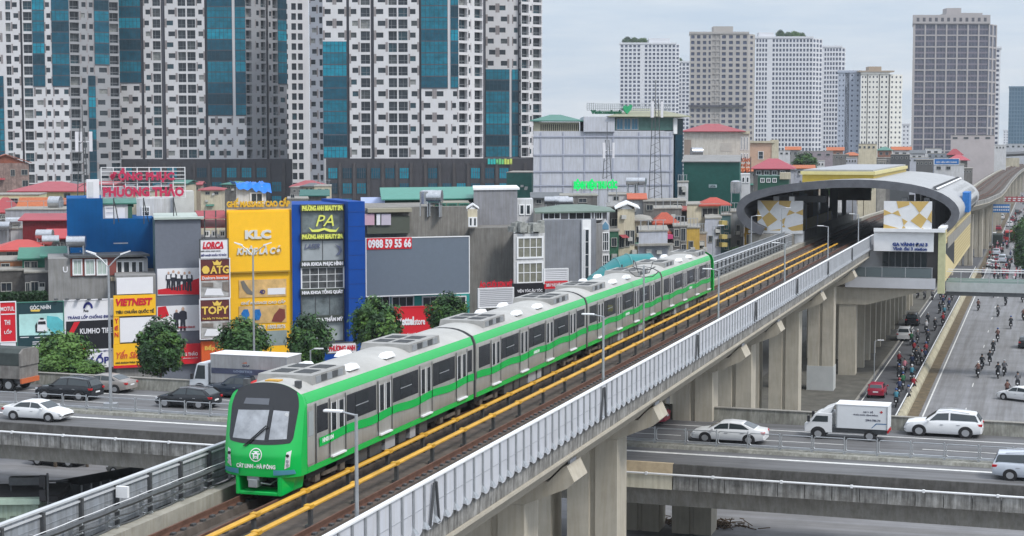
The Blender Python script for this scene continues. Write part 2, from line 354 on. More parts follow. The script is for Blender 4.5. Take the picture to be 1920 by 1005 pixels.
m=MB();sweep(m,[(VX,30),(VX,110),(VX,196)],[(2.05-.3,13.704),(2.05+.3,13.704),(2.05+.3,13.76),(2.05-.3,13.76)]);m.build('track_slab',conc,t)
m=MB()
for dx in (-.06,.06,.95): m.tube([(1.15+dx,30,14.0),(1.15+dx,90,13.98),(1.15+dx,196,14.0)],.035,5)
m.build('cable',rust,t)
# piers
ords=['first','second','third','fourth','fifth','sixth','seventh','eighth','ninth','tenth','eleventh','twelfth','thirteenth','fourteenth','fifteenth','sixteenth','seventeenth','eighteenth','nineteenth','twentieth']
def make_pier():
    t=thing('viaduct_pier','x','bridge pier')
    for cx in (-2.6,.92):
        m=MB();a=1.32;b=1.05;g=.17
        m.extz([(cx-a,-b),(cx-g,-b),(cx-g+.06,-b+.16),(cx+g-.06,-b+.16),(cx+g,-b),(cx+a,-b),(cx+a,b),(cx-a,b)],0,10.84);m.build('column',concp,t)
    m=MB();A=[(-4.3,11.9),(-4.2,11.5),(-3.9,10.86),(2.24,10.86),(4.1,11.65),(4.42,11.95),(4.1,12.6),(3.93,12.55),(3.3,11.9)]
    m.ext(A,-1.08,1.08);m.build('pier_cap',concp,t)
    m=MB()
    for x in (-3,-1.2,1.2,2.9): m.box(x-.3,-.5,11.901,x+.3,.5,11.949)
    m.build('bearing',grey,t)
    m=MB();m.box(3.98,-.5,12.5,4.08,.5,12.75);m.build('stop_block',grey,t);return t
PY_=[42,68.4,84.8,111.1,126.9,152.9,179.6]
pp=make_pier()
farY=[206,220,234,248,262]
for i,y in enumerate(PY_+farY):
    o=pp if i==0 else copy_tree(pp)
    place(o,(VX,y,0),0,f'twin-column concrete pier under the metro viaduct, the {ords[i]} counted from the camera' if i<7 else f'dim concrete pier beyond the flyover under the station, {ords[i-7]} from the wide white-based one','viaduct piers')
    if i>=7: tag(o,None,None,'far viaduct piers')
for i,y in enumerate((288,314,342,370,398,428,458,490,525,560,600,640,690,740,790,850,910,980)):
    k=[j for j,p in enumerate(full) if p[1]<=y][-1];a,b=full[k],full[k+1];f=(y-a[1])/(b[1]-a[1]);x=a[0]+(b[0]-a[0])*f
    o=copy_tree(pp);place(o,(x,y,0),-math.atan2(b[0]-a[0],b[1]-a[1]),'small distant pier of the bending viaduct beyond the station','distant viaduct piers');o.scale=(.62,1,1)
m=MB();m.box(VX+.92-1.38,179.6-1.1,0,VX+.92+1.38,179.6+1.1,2.6);o=m.build('pier_base',M('pale_render',(.46,.47,.46),.8,var=.1,scale=.6));tag(o,'pale rendered sleeve round the foot of the pier in front of the station','pier base')
# right noise barrier
t=thing('noise_barrier','white panel noise barrier along the near side of the viaduct, panels with rounded feet','fence',(VX,0,0))
pan=M('white_panel',(.54,.56,.61),.45,var=.07,scale=.8,streak=.12)
def panel(y,w=.80):
    m=MB();x=4.62;n=5;pts=[(y-w/2,15.5),(y-w/2,14.2)]
    for k in range(1,n): a=math.pi*k/n;pts.append((y-w/2*math.cos(a),14.2-.25*math.sin(a)))
    pts+=[(y+w/2,14.2),(y+w/2,15.5)]
    m.extx(pts,x,x+.035);return m
ys=[30+.96*k for k in range(173)]
ys=[y for y in ys if y<195.5]
near=[y for y in ys if y>40][:100]
pmesh=None
for y in near:
    m=panel(0)
    if pmesh is None: pmesh=m.mesh('barrier_panel',pan)
    o=bpy.data.objects.new('barrier_panel',pmesh);COL.objects.link(o);o.parent=t;o.location=(0,y,0)
m=MB()
for y in ys:
    if y not in near:
        q=panel(y);m.add(q.v,q.f)
tag(m.build('barrier_panel',pan,t),kind='stuff')
def bpost(y): m=MB();m.box(4.58,y-.05,14.13,4.70,y+.05,15.5);m.hull2([(4.56,y-.16,14.12),(4.8,y-.16,14.12),(4.8,y+.16,14.12),(4.56,y+.16,14.12)],[(4.56,y-.04,14.4),(4.64,y-.04,14.4),(4.64,y+.04,14.4),(4.56,y+.04,14.4)]);return m
pm=bpost(0).mesh('barrier_post',steel);m=MB()
for y in ys:
    if y in near: o=bpy.data.objects.new('barrier_post',pm);COL.objects.link(o);o.parent=t;o.location=(0,y+.48,0)
    else: q=bpost(y+.48);m.add(q.v,q.f)
tag(m.build('barrier_post',steel,t),kind='stuff')
m=MB();m.box(4.55,29,15.5,4.72,195.6,15.56);m.build('top_rail',white,t)
m=MB()
for z in (14.75,): m.box(4.656,29,z,4.668,195.6,z+.012)
m.build('rail_wire',steel,t)
# joint braces
for y in (49.5,71,92,112,132,152,172):
    for s in (-1,1):
        m=MB();m.tube([(4.72,y+s*.42,14.05),(4.74,y+s*.1,15.4)],.05,5);m.build('joint_brace',darks,t)
m=MB()
m.box(4.5,195.6,13.3,6.2,196.4,14.1);m.build('end_bracket',concp,t)
m=MB();m.box(4.7,195.62,14.1,6.3,195.68,15.9);m.box(6.25,193.6,14.1,6.31,195.6,15.9);m.build('end_panel',pan,t)
# left noise barrier (seen from inside)
t=thing('noise_barrier','grey metal noise barrier with cable brackets along the far left side of the track','fence',(VX,0,0))
m=MB();m.box(-4.66,30,14.13,-4.6,196,15.42)
for k in range(5): m.box(-4.6,30,14.25+k*.24,-4.585,196,14.27+k*.24)
m.build('panel',M('barrier_grey',(.30,.325,.36),.6,var=.25,scale=1.2,streak=.35),t)
m=MB();m.box(-4.72,30,15.42,-4.54,196,15.48);m.box(-4.6,30,15.28,-4.53,196,15.33);m.build('top_rail',P('rail_pale',(.5,.52,.54)),t)
a=MB();b=MB();pa=pb=None
for k in range(75):
    y=38+k*2.05
    for nm,fn in (('post',0),('cable_bracket',1)):
        if fn==0:
            if pa is None: q=MB();q.box(-4.59,-.05,14.13,-4.47,.05,15.4);pa=q.mesh('post',darks)
            me=pa
        else:
            if pb is None:
                q=MB();q.box(-4.3,-.05,14.12,-4.2,.05,15.0)
                for z in (14.35,14.6,14.85): q.tube([(-4.22,0,z),(-4.0,0,z-.04),(-3.85,0,z+.03)],.03,5)
                pb=q.mesh('cable_bracket',steel)
            me=pb
        o=bpy.data.objects.new(nm,me);COL.objects.link(o);o.parent=t;o.location=(0,y+(1 if fn else 0),0)
def sag(x,z,amp,r,mat,nm):
    m=MB();pts=[(x,36+k*.5,z-amp*math.sin(math.pi*((k*.5-1)%2.05)/2.05)) for k in range(300)];m.tube(pts,r,5);m.build(nm,mat,t)
sag(-3.95,14.93,.02,.085,darks,'thick_cable');sag(-4.0,14.66,.07,.03,darks,'cable');sag(-3.98,14.4,.08,.03,darks,'cable');sag(-4.05,15.02,.015,.015,white,'wire')
m=MB();m.box(-4.45,46.0,15.05,-4.05,46.12,15.4);o=m.build('junction_box',white);o.location=(VX,0,0);tag(o,'small white square box fixed on the left barrier in front of the train','junction box')
# platform railing nearer the station on the left
t=thing('walkway_railing','blue-grey slatted railing climbing to the station behind the last carriage','railing',(VX,0,0))
m=MB();m.box(-5.6,128,15.55,-5.5,197,15.63);m.build('top_rail',steel,t)
m=MB()
for k in range(172): m.box(-5.58,128.2+k*.4,14.4,-5.52,128.27+k*.4,15.54)
tag(m.build('baluster',steel,t),kind='stuff')
m=MB();m.box(-5.7,128,13.7,-4.66,197,14.3);m.build('ledge',conc,t)
# lamps on the barrier
def make_lamp(h=4.3):
    t=thing('lamp_post','x','street lamp')
    m=MB();m.tube([(0,0,0),(0,0,h)],.07,8,r2=.05);m.box(-.12,-.12,0,.12,.12,.35);m.build('pole',steel,t)
    m=MB();m.tube([(0,0,h-.03),(-.5,0,h+.06)],.03,6);m.build('arm',steel,t)
    m=MB();m.box(-.98,-.1,h+.03,-.42,.1,h+.1);m.build('lamp_head',white,t,bevel=.02);return t
lp=make_lamp(4.2)
for i,y in enumerate((44.2,72.6,100.7,128.2,155.3,182)):
    o=lp if i==0 else copy_tree(lp)
    place(o,(VX+4.3,y,14.13),0,f'thin grey lamp post on the near noise barrier, the {ords[i]} one counted from the camera','lamp posts on the barrier')
for i,y in enumerate((150,171,192)):
    o=copy_tree(lp);place(o,(VX-5.2,y,14.3),math.pi,['lamp post on the slatted railing nearest the train tail','middle lamp post on the slatted railing','lamp post by the left star panel of the station'][i],'lamp posts on the railing')
# trackside signals
for nm,(x,y,z),lb in (('signal',(VX+3.4,112,13.76),'black trackside signal with a yellow plate beside the right track'),('signal',(VX-4.9,136,14.3),'small yellow plate signal on the slatted railing by the last carriage'),('signal',(VX+3.6,189,13.76),'small pale signal just before the right star panel')):
    t=thing(nm,lb,'signal',(x,y,z));m=MB();m.tube([(0,0,0),(0,0,1.1)],.04,6);m.box(-.35,-.12,.1,.1,.12,.5);m.build('post',darks,t)
    m=MB();m.box(0,-.05,.75,.62,.05,1.15);m.build('plate',P('signal_yellow',(.75,.72,.25)),t)
# mast with cross arms in front of train tail
p=Zp(1290,545,14.3);t=thing('aerial_mast','dark mast with branching arms rising in front of the last carriage','mast',(VX+.0,99.5,13.7))
m=MB();m.tube([(0,0,0),(0,0,4.9)],.06,6);m.build('pole',steel,t)
m=MB()
for s in (-1,1):
    for q,(a,b) in enumerate(((.9,.25),(.55,.6),(.7,.1))): m.tube([(0,0,4.2+q*.22),(s*a*.6,0,4.25+q*.22),(s*a,0,4.3+q*.22+b)],.03,5)
m.build('arm',darks,t)
# ================================================================ train
TX,TY=-24.7,51.0
tr=thing('metro_train','four-carriage green and silver metro train on the viaduct heading towards the camera','train',(TX,TY,RZ))
def ztop(s): return 3.74-.34*abs(s)**2.6
def Wd(z): 
    t=(z-.75)/2.7
    return 1.4 if t<.78 else 1.4*(1-.13*min(1,(t-.78)/.22)**2)
prof=[(1.36,.72)]+[(Wd(z),z) for z in (.8,1.5,2.4,2.85,3.0,3.15,3.3,3.4)]+[(1.218*s,ztop(s)) for s in (.97,.85,.7,.5,.25,0)]
prof=prof+[(-a,b) for a,b in prof[:-1][::-1]]
def ring(y,sc=1.): return [(a*sc,y,b) for a,b in prof]
def zw(z): return Wd(z)
starts=[50.9-TY+.0,69.9-TY,89.0-TY,108.05-TY];ends=[69.5-TY,88.6-TY,107.65-TY,126.9-TY]
NY=1.02
def side(m,y0,z0,y1,z1,off,sx=1,mi=0,n=1):
    zs=[z0+(z1-z0)*k/max(1,n) for k in range(n+1)]
    for a,b in zip(zs,zs[1:]):
        m.poly([(sx*(Wd(a)+off),y0,a),(sx*(Wd(a)+off),y1,a),(sx*(Wd(b)+off),y1,b),(sx*(Wd(b)+off),y0,b)],mi)
for c,(ya,yb) in enumerate(zip(starts,ends)):
    y0=NY if c==0 else ya;y1=yb-(2.0 if c==3 else 0)
    m=MB();n=len(prof)
    m.add(ring(y0)+ring(y1),[(i,(i+1)%n,n+(i+1)%n,n+i) for i in range(n)])
    m.add(ring(y0),[list(range(n))]);m.add(ring(y1),[list(range(n))[::-1]])
    for k in range(len(m.f)):
        f=m.f[k]
        if len(f)==4:
            z=sum(m.v[i][2] for i in f)/4
            m.m[k]=1 if z>3.38 else 0
    body=m.build('carriage_body',[tsilver,troof],tr,smooth=35)
    # green bands
    for sx in (-1,1):
        m=MB();side(m,y0,3.06,y1,3.3,.006,sx,0,3);side(m,y0,3.3,y1,3.41,.006,sx,0,1);m.build('roof_band',tgreen,body)
        m=MB();side(m,y0,.72,y1,.93,.008,sx);m.build('skirt_band',tgreen,body)
        m=MB();K=76
        for k in range(K):
            a=y0+(y1-y0)*k/K;b=y0+(y1-y0)*(k+1)/K
            if c==0 and a<1.75: continue
            def zz(y): return 1.64+.04*math.sin((y-ya-2.7)*2*math.pi/4.4-1.2)
            x=sx*1.43;m.poly([(x,a,zz(a)-.14),(x,b,zz(b)-.14),(x,b,zz(b)+.17),(x,a,zz(a)+.17)])
        m.build('wave_stripe',tgreen,body)
        if sx<0: 
            m=MB();side(m,y0+1,1.95,y1-1,2.85,.004,sx,0,2);m.build('window_band',tglass,body);continue
        doors=[ya+2.75+4.4*k for k in range(4)]
        if c==0: doors=[54.55-TY,59.05-TY,63.5-TY,67.9-TY]
        if c==3: doors=[ya+2.75+4.4*k for k in range(4)]
        for dy in doors:
            m=MB();side(m,dy-.66,1.0,dy+.66,2.95,.012,sx,0,3);d=m.build('door',tsilver,body)
            for q in (-1,1):
                m=MB();side(m,dy+q*.33-.2,1.85,dy+q*.33+.2,2.8,.02,sx,0,3);m.build('door_window',tglass,d)
                for e in (-.235,.235): m=MB();side(m,dy+q*.33+e-.03,1.8,dy+q*.33+e+.03,2.86,.026,sx,0,3);m.build('door_frame',white,d)
            for e in (-.7,.7):
                m=MB();side(m,dy+e-.045,.95,dy+e+.045,3.0,.03,sx,0,3);m.build('door_seal',darks,d)
            m=MB();m.box(1.4,dy-.6,.93,1.5,dy+.6,.99);m.build('door_step',white,d)
        edges=[y0+(1.05 if c else 1.2)]+doors+[y1-(.1 if c<3 else .1)]
        segs=[]
        segs.append(((doors[0]-1.75) if c==0 else y0+.35,doors[0]-.82))
        for a,b in zip(doors,doors[1:]): segs.append((a+.85,b-.85))
        segs.append((doors[-1]+.85,min(y1-.2,doors[-1]+.85+1.6)))
        for a,b in segs:
            if b-a<.3: continue
            m=MB();side(m,a,1.95,b,2.88,.006,sx,0,3);wdw=m.build('side_window',P('window_band_black',(.022,.024,.03),.22,var=.2,scale=2),body)  # faint reflections put into the band's colour as uneven tone
            if b-a>2:
                mid=(a+b)/2;m=MB();side(m,mid-.6,2.42,mid+.6,2.8,.012,sx,0,1);side(m,mid-.6,2.0,mid+.6,2.36,.012,sx,0,1);m.build('pane',tglass,wdw)
                m=MB();side(m,mid-.6,2.37,mid+.6,2.41,.02,sx);m.build('frame',steel,wdw)
        if c>=0:
            v=[dy for dy in doors];ty=(doors[0]-1.45 if c==0 else doors[1]+1.55)
            text('HN01104' if c==0 else 'HN01'+str(c)+'04',body,white,0,1.56,.95,1.72,0,.004,.03,fn=lambda x,y,z,ty=ty:(1.435-y,ty+x+(.1 if c==0 else 0),z))
    if c==0:
        m=MB();side(m,51.98-TY,1.0,52.6-TY,2.95,.012,1,0,3);d=m.build('cab_door',tsilver,body)
        m=MB();side(m,52.05-TY,1.95,52.5-TY,2.8,.02,1,0,3);m.build('door_window',P('pale_window',(.30,.33,.34),.2),d)
        m=MB();side(m,52.62-TY,.95,52.72-TY,3.0,.03,1,0,3);m.build('door_seal',darks,d)
    # roof equipment
    for k,(a,b) in enumerate((((53.2-TY),(56.2-TY)),((62.6-TY),(66.2-TY))) if c==0 else ((ya+2.0,ya+5.3),(ya+13.2,ya+16.5))):
        m=MB();m.hull2([(-1.05,a,3.45),(1.05,a,3.45),(1.05,b,3.45),(-1.05,b,3.45)],[(-1.0,a+.1,3.84),(1.03,a+.06,3.84),(1.03,b-.06,3.84),(-1.0,b-.1,3.84)])
        u=m.build('air_conditioner',M('roof_unit',(.33,.325,.31),.6,.2,var=.2,scale=2),body)
        for q in range(5):
            m=MB();yy=a+.35+q*(b-a-.6)/5;m.box(1.03,yy,3.55,1.06,yy+(b-a)/7,3.78);m.build('vent_grille',darks if q%2 else steel,u)
        for q in (0,1):
            m=MB()
            for j in range(6): yy=a+.6+q*1.35+j*.16;m.box(.1,yy,3.842,.75,yy+.07,3.86)
            for j in range(6): yy=a+.6+q*1.35+j*.16;m.box(-.75,yy,3.842,-.1,yy+.07,3.86)
            m.build('roof_grille',darks,u)
    for k,yy in enumerate((57.0-TY,60.6-TY) if c==0 else (ya+7.6,ya+11.1)):
        for x in (-.9,.88):
            m=MB();m.hull2([(x-.22,yy-.5,3.58),(x+.22,yy-.5,3.58),(x+.22,yy+.5,3.58),(x-.22,yy+.5,3.58)],[(x-.14,yy-.3,3.78),(x+.14,yy-.3,3.78),(x+.14,yy+.3,3.78),(x-.14,yy+.3,3.78)]);m.build('roof_vent',white,body,bevel=.03)
    # underframe
    m=MB();m.box(-1.2,y0+.3,.45,1.2,y1-.3,.719);m.build('underframe',dark,body)
    R.seed(c+5);yy=y0+4.6
    while yy<y1-5.2:
        l=R.uniform(.5,1.5);m=MB();m.box(.6,yy,.18,1.22,yy+l,.7);m.build('equipment_box',R.choice([darks,grey,darks]),body,bevel=.02);yy+=l+R.uniform(.12,.5)
    for by in (y0+2.4,y1-2.4):
        m=MB();m.box(.85,by-1.6,.28,1.05,by+1.6,.55);m.box(.75,by-.5,.3,1.2,by+.5,.68)
        for q in (-1,1): m.box(.8,by+q*1.1-.2,.2,1.18,by+q*1.1+.2,.6);m.tube([(1.1,by+q*.55,.3),(1.1,by+q*.55,.7)],.1,6)
        m.build('bogie_frame',M('bogie_dirt',(.12,.10,.08),.8,var=.4,scale=5),body)
        for q in (-1,1):
            for x in (-.75,.75): m=MB();m.wheel((x,by+q*1.1,.42),.42,.13,ax='x',n=18);m.build('wheel',darks,body)
    if c<3:
        m=MB();m.add(ring(y1-.02,.97)+ring(starts[c+1]+.02,.97),[(i,(i+1)%n,n+(i+1)%n,n+i) for i in range(n)]);m.build('gangway',dark,body)
# nose
def nose(s,z,off=0.,fr=0):
    zt=ztop(s)
    x=s*Wd(min(z,3.4)) if z<3.4 else s*1.218
    z=min(z,zt)
    y=.5*abs(s)**4+(0.37*max(0,z-1.4)**1.18)*(1-.5*s**4)+.25*max(0,.95-z)**2
    return (x,min(y,NY)-off,z)
def nosepart(flip):
    m=MB();NS,NZ=48,40;V=[]
    for j in range(NZ+1):
        for i in range(NS+1):
            s=-1+2*i/NS;z=.72+(ztop(s)-.72)*j/NZ;x,y,z=nose(s,z);V.append((x,y,z))
    Fs=[(j*(NS+1)+i,j*(NS+1)+i+1,(j+1)*(NS+1)+i+1,(j+1)*(NS+1)+i) for j in range(NZ) for i in range(NS)]
    m.add(V,Fs)
    for s in (-1,1):   # sides back to the body ring
        for j in range(NZ):
            z0=.72+(ztop(1)-.72)*j/NZ;z1=.72+(ztop(1)-.72)*(j+1)/NZ
            a=nose(s,z0);b=nose(s,z1);m.poly([a,(a[0],NY+.02,a[2]),(b[0],NY+.02,b[2]),b],0)
    for i in range(NS):
        s0=-1+2*i/NS;s1=-1+2*(i+1)/NS;a=nose(s0,ztop(s0));b=nose(s1,ztop(s1));m.poly([a,b,(b[0],NY+.02,b[2]),(a[0],NY+.02,a[2])],1)
        a=nose(s0,.72);b=nose(s1,.72);m.poly([a,b,(b[0],NY,b[2]),(a[0],NY,a[2])],0)
    if flip:
        Y=ends[3];m.v=[(-x,Y-y,z) for x,y,z in m.v]
    return m.build('nose',[tgreen,troof],tr,smooth=40)
ns=nosepart(0);nosepart(1)
def patch(nm,mat,c4,off=.012,k=14,par=None,th=0):
    (a,b,c_,d)=c4;m=MB();V=[]
    for j in range(k+1):
        for i in range(k+1):
            u,v=i/k,j/k
            s=(a[0]*(1-u)+b[0]*u)*(1-v)+(d[0]*(1-u)+c_[0]*u)*v;z=(a[1]*(1-u)+b[1]*u)*(1-v)+(d[1]*(1-u)+c_[1]*u)*v
            z-=0 if v>.5 else 0
            V.append(nose(s,z,off))
    m.add(V,[(j*(k+1)+i,j*(k+1)+i+1,(j+1)*(k+1)+i+1,(j+1)*(k+1)+i) for j in range(k) for i in range(k)])
    return m.build(nm,mat,par or ns,smooth=1)
blk=P('mask_black',(.012,.013,.016),.18,var=0,spec=.6)
def mask():
    m=MB();k=28;V=[]
    for j in range(k+1):
        for i in range(k+1):
            u=-1+2*i/k;v=j/k
            hw=.83+.07*v-.05*max(0,(.12-v)/.12)**2
            s=u*hw;zb=1.78+.07*abs(u)**2;z=zb+(ztop(s)+.0-zb)*v
            V.append(nose(s,z,.012))
    m.add(V,[(j*(k+1)+i,j*(k+1)+i+1,(j+1)*(k+1)+i+1,(j+1)*(k+1)+i) for j in range(k) for i in range(k)])
    return m.build('windscreen_mask',blk,tr,smooth=1)
mask_o=mask()
gl=P('cab_glass',(.34,.36,.39),.12,var=.4,scale=1.8)
patch('windscreen',gl,((-.70,1.95),(.16,1.93),(.16,2.88),(-.66,2.84)),.022,par=mask_o)
patch('windscreen',gl,((.27,1.95),(.70,1.99),(.67,2.86),(.27,2.88)),.022,par=mask_o)
patch('dark_gap',blk,((.17,1.9),(.26,1.9),(.26,3.0),(.17,3.0)),.024,par=mask_o)
patch('destination_display',P('display_grey',(.12,.13,.15),.3),((-.55,3.04),(.12,3.04),(.12,3.24),(-.54,3.23)),.022,par=mask_o)
m=MB()
for a,b in (((-.35,1.72),(.17,2.4)),((-.30,1.72),(.21,2.36))): m.tube([nose(a[0],a[1],.06),nose(b[0],b[1],.09)],.02,5)
m.build('wiper',dark,tr)
m=MB();c0=nose(.62,2.75,.03);m.tube([c0,(c0[0],c0[1]-.01,c0[2])],.07,12);m.build('round_sticker',white,mask_o)
for s in (-1,1):
    h=patch('headlight',P('lamp_white',(.6,.62,.62),.2),((s*.80,1.08),(s*.69,1.0),(s*.73,1.56),(s*.83,1.62)),.014,par=tr)
    for z,mt in ((1.45,dark),(1.27,grey),(1.14,grey)):
        c0=nose(s*.76,z,.02);m=MB();m.tube([c0,(c0[0],c0[1]-.03,c0[2])],.055,10);m.build('lamp_lens',mt,h)
    patch('anticlimber',P('steel_blue',(.06,.22,.30),.4),((s*.45,.80),(s*.93,.84),(s*.9,.98),(s*.45,.98)),.07,par=tr)
# emblem: ring with a stylised gate
def nf(x,y,z): 
    s=x/1.4;q=nose(s,z);return (q[0],q[1]+y-.0,q[2])
m=MB();c=(-.02,1.45)
def disc(m,cx,cz,r0,r1,n=32,off=.02):
    V=[];
    for k in range(n):
        a=2*math.pi*k/n
        for r in (r0,r1): V.append(nf(cx+r*math.cos(a),-off,cz+r*math.sin(a)))
    m.add(V,[(2*k,2*k+1,(2*k+3)%(2*n),(2*k+2)%(2*n)) for k in range(n)])
disc(m,c[0],c[1],.195,.225)
def bar(x0,z0,x1,z1): m.poly([nf(x0,-.02,z0),nf(x1,-.02,z0),nf(x1,-.02,z1),nf(x0,-.02,z1)])
bar(c[0]-.15,c[1]+.02,c[0]+.15,c[1]+.055);bar(c[0]-.1,c[1]+.09,c[0]+.1,c[1]+.12);bar(c[0]-.1,c[1]-.14,c[0]-.055,c[1]+.02);bar(c[0]+.055,c[1]-.14,c[0]+.1,c[1]+.02);bar(c[0]-.05,c[1]-.06,c[0]+.05,c[1]-.03);bar(c[0]-.045,c[1]+.055,c[0]+.045,c[1]+.09)
disc(m,c[0],c[1]-.02,.07,.10,20)
m.build('emblem',white,ns)
text('CÁT LINH - HÀ ĐÔNG',ns,white,-.74,1.0,.68,1.17,-.02,.004,.035,fn=nf)
# lower coupler surround
m=MB();yf=.06
def U(m,x0,x1,z0,z1): m.hull2([(x0,yf,z0),(x1,yf,z0),(x1,yf,z1),(x0,yf,z1)],[(x0,1.1,z0+.0),(x1,1.25,z0+.0),(x1,1.25,z1),(x0,1.25,z1)])
U(m,-.80,-.66,.08,.74);U(m,.72,.86,.08,.74);U(m,-.66,.72,.08,.21)
m.hull2([(.86,yf,.08),(.86,1.25,.08),(.86,1.25,.74),(.86,yf+.0,.74)],[(1.05,.55,.2),(1.1,1.25,.2),(1.2,1.25,.74),(1.2,.5,.74)])
m.build('coupler_surround',tgreen,tr,bevel=.03)
m=MB();m.box(-.66,.9,.21,.72,1.2,.74);m.build('coupler_recess',dark,tr)
m=MB();m.box(-.30,-.02,.35,.02,.35,.62);m.tube([(-.14,.0,.48),(-.14,.9,.48)],.1,8);m.tube([(.1,.1,.5),(.35,.3,.42),(.5,.6,.55)],.03,6);m.box(-.4,.1,.55,.05,.4,.72);m.build('coupler',steel,tr,bevel=.02)
for x in (-.95,.95):
    m=MB();m.box(x-.1,1.2,3.55,x+.1,1.4,3.8);m.build('roof_antenna',darks,tr,bevel=.02)
m=MB();m.box(-.25,1.25,3.7,.25,1.6,3.78);m.build('roof_hatch',yel,tr)
# ================================================================ station
SX,SY0,SY1=-21.2,197,262
st=thing('metro_station','elevated metro station with a curved silver shell roof and star patterned end panels','station',(SX,0,0))
shell=[(-9.6,15.3),(-11.0,16.0),(-12.1,17.1),(-12.55,18.4),(-12.2,19.5),(-11.2,20.4),(-9.4,21.1),(-7,21.65),(-4,22.05),(-1,22.3),(2,22.35),(5,22.15),(8,21.65),(10.2,20.9),(11.7,19.9),(12.45,18.7),(12.3,17.5),(11.6,16.4),(10.4,15.5)]
shell=[(x,15+(z-15)*.895) for x,z in shell]
def chai(p): return [p[0]]+[q for a,b in zip(p,p[1:]) for q in ((a[0]*.75+b[0]*.25,a[1]*.75+b[1]*.25),(a[0]*.25+b[0]*.75,a[1]*.25+b[1]*.75))]+[p[-1]]
shell=chai(shell)
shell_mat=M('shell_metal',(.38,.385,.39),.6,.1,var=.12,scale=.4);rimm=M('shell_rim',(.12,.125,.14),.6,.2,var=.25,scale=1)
def offs(pts,d):
    o=[]
    for i,p in enumerate(pts):
        a=Vector(pts[max(0,i-1)]);b=Vector(pts[min(len(pts)-1,i+1)]);t=(b-a).normalized();o.append((p[0]-t.y*-d*-1 if 0 else p[0]+t.y*d,p[1]-t.x*d))
    return o
inn=offs(shell,.8)
m=MB();n=len(shell)
V=[(a,SY0,b) for a,b in shell]+[(a,SY1,b) for a,b in shell]
m.add(V,[(i,i+1,n+i+1,n+i) for i in range(n-1)],0)
V=[(a,SY0,b) for a,b in inn]+[(a,SY1,b) for a,b in inn]
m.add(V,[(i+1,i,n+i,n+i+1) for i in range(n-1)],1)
for y in (SY0,SY1): V=[(a,y,b) for a,b in shell]+[(a,y,b) for a,b in inn];m.add(V,[(i,i+1,n+i+1,n+i) for i in range(n-1)],1)
roof=m.build('shell_roof',[shell_mat,rimm],st,smooth=50)
# proud rim band, roof seams and glazed slot
big=offs(shell,-.12)
m=MB();V=[(a,SY0-.3,b) for a,b in big]+[(a,SY0+.25,b) for a,b in big];V2=[(a,SY0-.3,b) for a,b in inn]
m.add(V,[(i,i+1,n+i+1,n+i) for i in range(n-1)],0);m.add(V[:n]+V2,[(i,n+i,n+i+1,i+1) for i in range(n-1)],1);m.build('rim',[shell_mat,rimm],roof)
for k in range(16):
    y=SY0+2+k*4;o2=offs(shell,-.05);m=MB();V=[(a,y,b) for a,b in o2]+[(a,y+.12,b) for a,b in o2];m.add(V[4*0:],[(i,i+1,n+i+1,n+i) for i in range(7,n-9)]);m.build('roof_seam',steel,roof)
for x0,x1,z0,z1,mt in ((9.3,9.65,20.68,20.56,dark),(9.7,9.9,20.56,20.5,white)):
    m=MB();m.poly([(x0,SY0+3,z0+.12),(x1,SY0+3,z1+.06),(x1,SY1-.5,z1+.06),(x0,SY1-.5,z0+.12)]);m.build('roof_slot',mt,roof)
o3=offs(shell,-.06);lo=o3[-11::2][:5]
for k in range(13):
    y=SY0+24+k*2.7;m=MB();wd=[.15,.5,.9,1.2,1.5];L1=[(p[0],y-w_*.5,p[1]) for p,w_ in zip(lo,wd)]+[(p[0],y+w_*.5,p[1]) for p,w_ in list(zip(lo,wd))[::-1]]
    m.add(L1,[(i,i+1,8-i,9-i) for i in range(4)]);m.build('side_vent',dark,roof)
m=MB();m.box(-6.5,SY0+11,20.6,2.0,SY0+62,22.0);m.build('skylight_box',P('yellow_cladding',(.45,.33,.045),.5,var=.12),roof)
m=MB();m.box(-6.7,SY0+10.8,22.0,2.2,SY0+62.2,22.4);m.build('skylight_roof',M('pale_yellow_trim',(.62,.55,.25),.5,var=.1),roof)
m=MB();m.box(-6.4,SY0+11.1,22.4,1.9,SY0+61.9,22.6);m.build('skylight_top',grey,roof)
# interior: dark ceiling beams, columns, platforms
m=MB();m.box(-11.2,SY0+.3,14.0,-6.1,SY1,15.25);m.build('platform',conc,st)
m=MB();m.box(3.3,SY0+.3,14.0,11.3,SY1,15.25);m.build('platform',conc,st)
m=MB();m.box(-9,SY0+6,18.8,-3,SY0+7,19.6);m.build('ceiling_duct',darks,st);
for x in (-8.3,-6.5,6.3,8.8):
    for k in range(6):
        y=SY0+2+k*11;m=MB();m.box(x-.3,y,15.25,x+.3,y+.6,19.6);m.build('column',white if k==0 and x<-6 and x>-7 else grey,st)
for q in ((-10.5,SY0+30,15.3,-7,SY0+31,19.8),(-7,SY0+50,17.6,-2,SY0+51,20),(-10.4,SY0+14,15.3,-6.8,SY0+20,18.0)): m=MB();m.box(*q);m.build('concourse_wall',M('interior_tan',(.30,.26,.2),.8,var=.3,scale=.6),st)
m=MB();m.box(-6.5,SY0+8,15.27,-6.3,SY0+40,16.5);m.build('platform_screen',P('platform_yellow',(.32,.25,.05),.6),st)
m=MB()
for k in range(5): m.box(-6.9,SY0+3+k*4.0,15.26,-6.55,SY0+5.4+k*4,16.2)
m.build('platform_bin',P('ochre',(.35,.26,.06)),st)
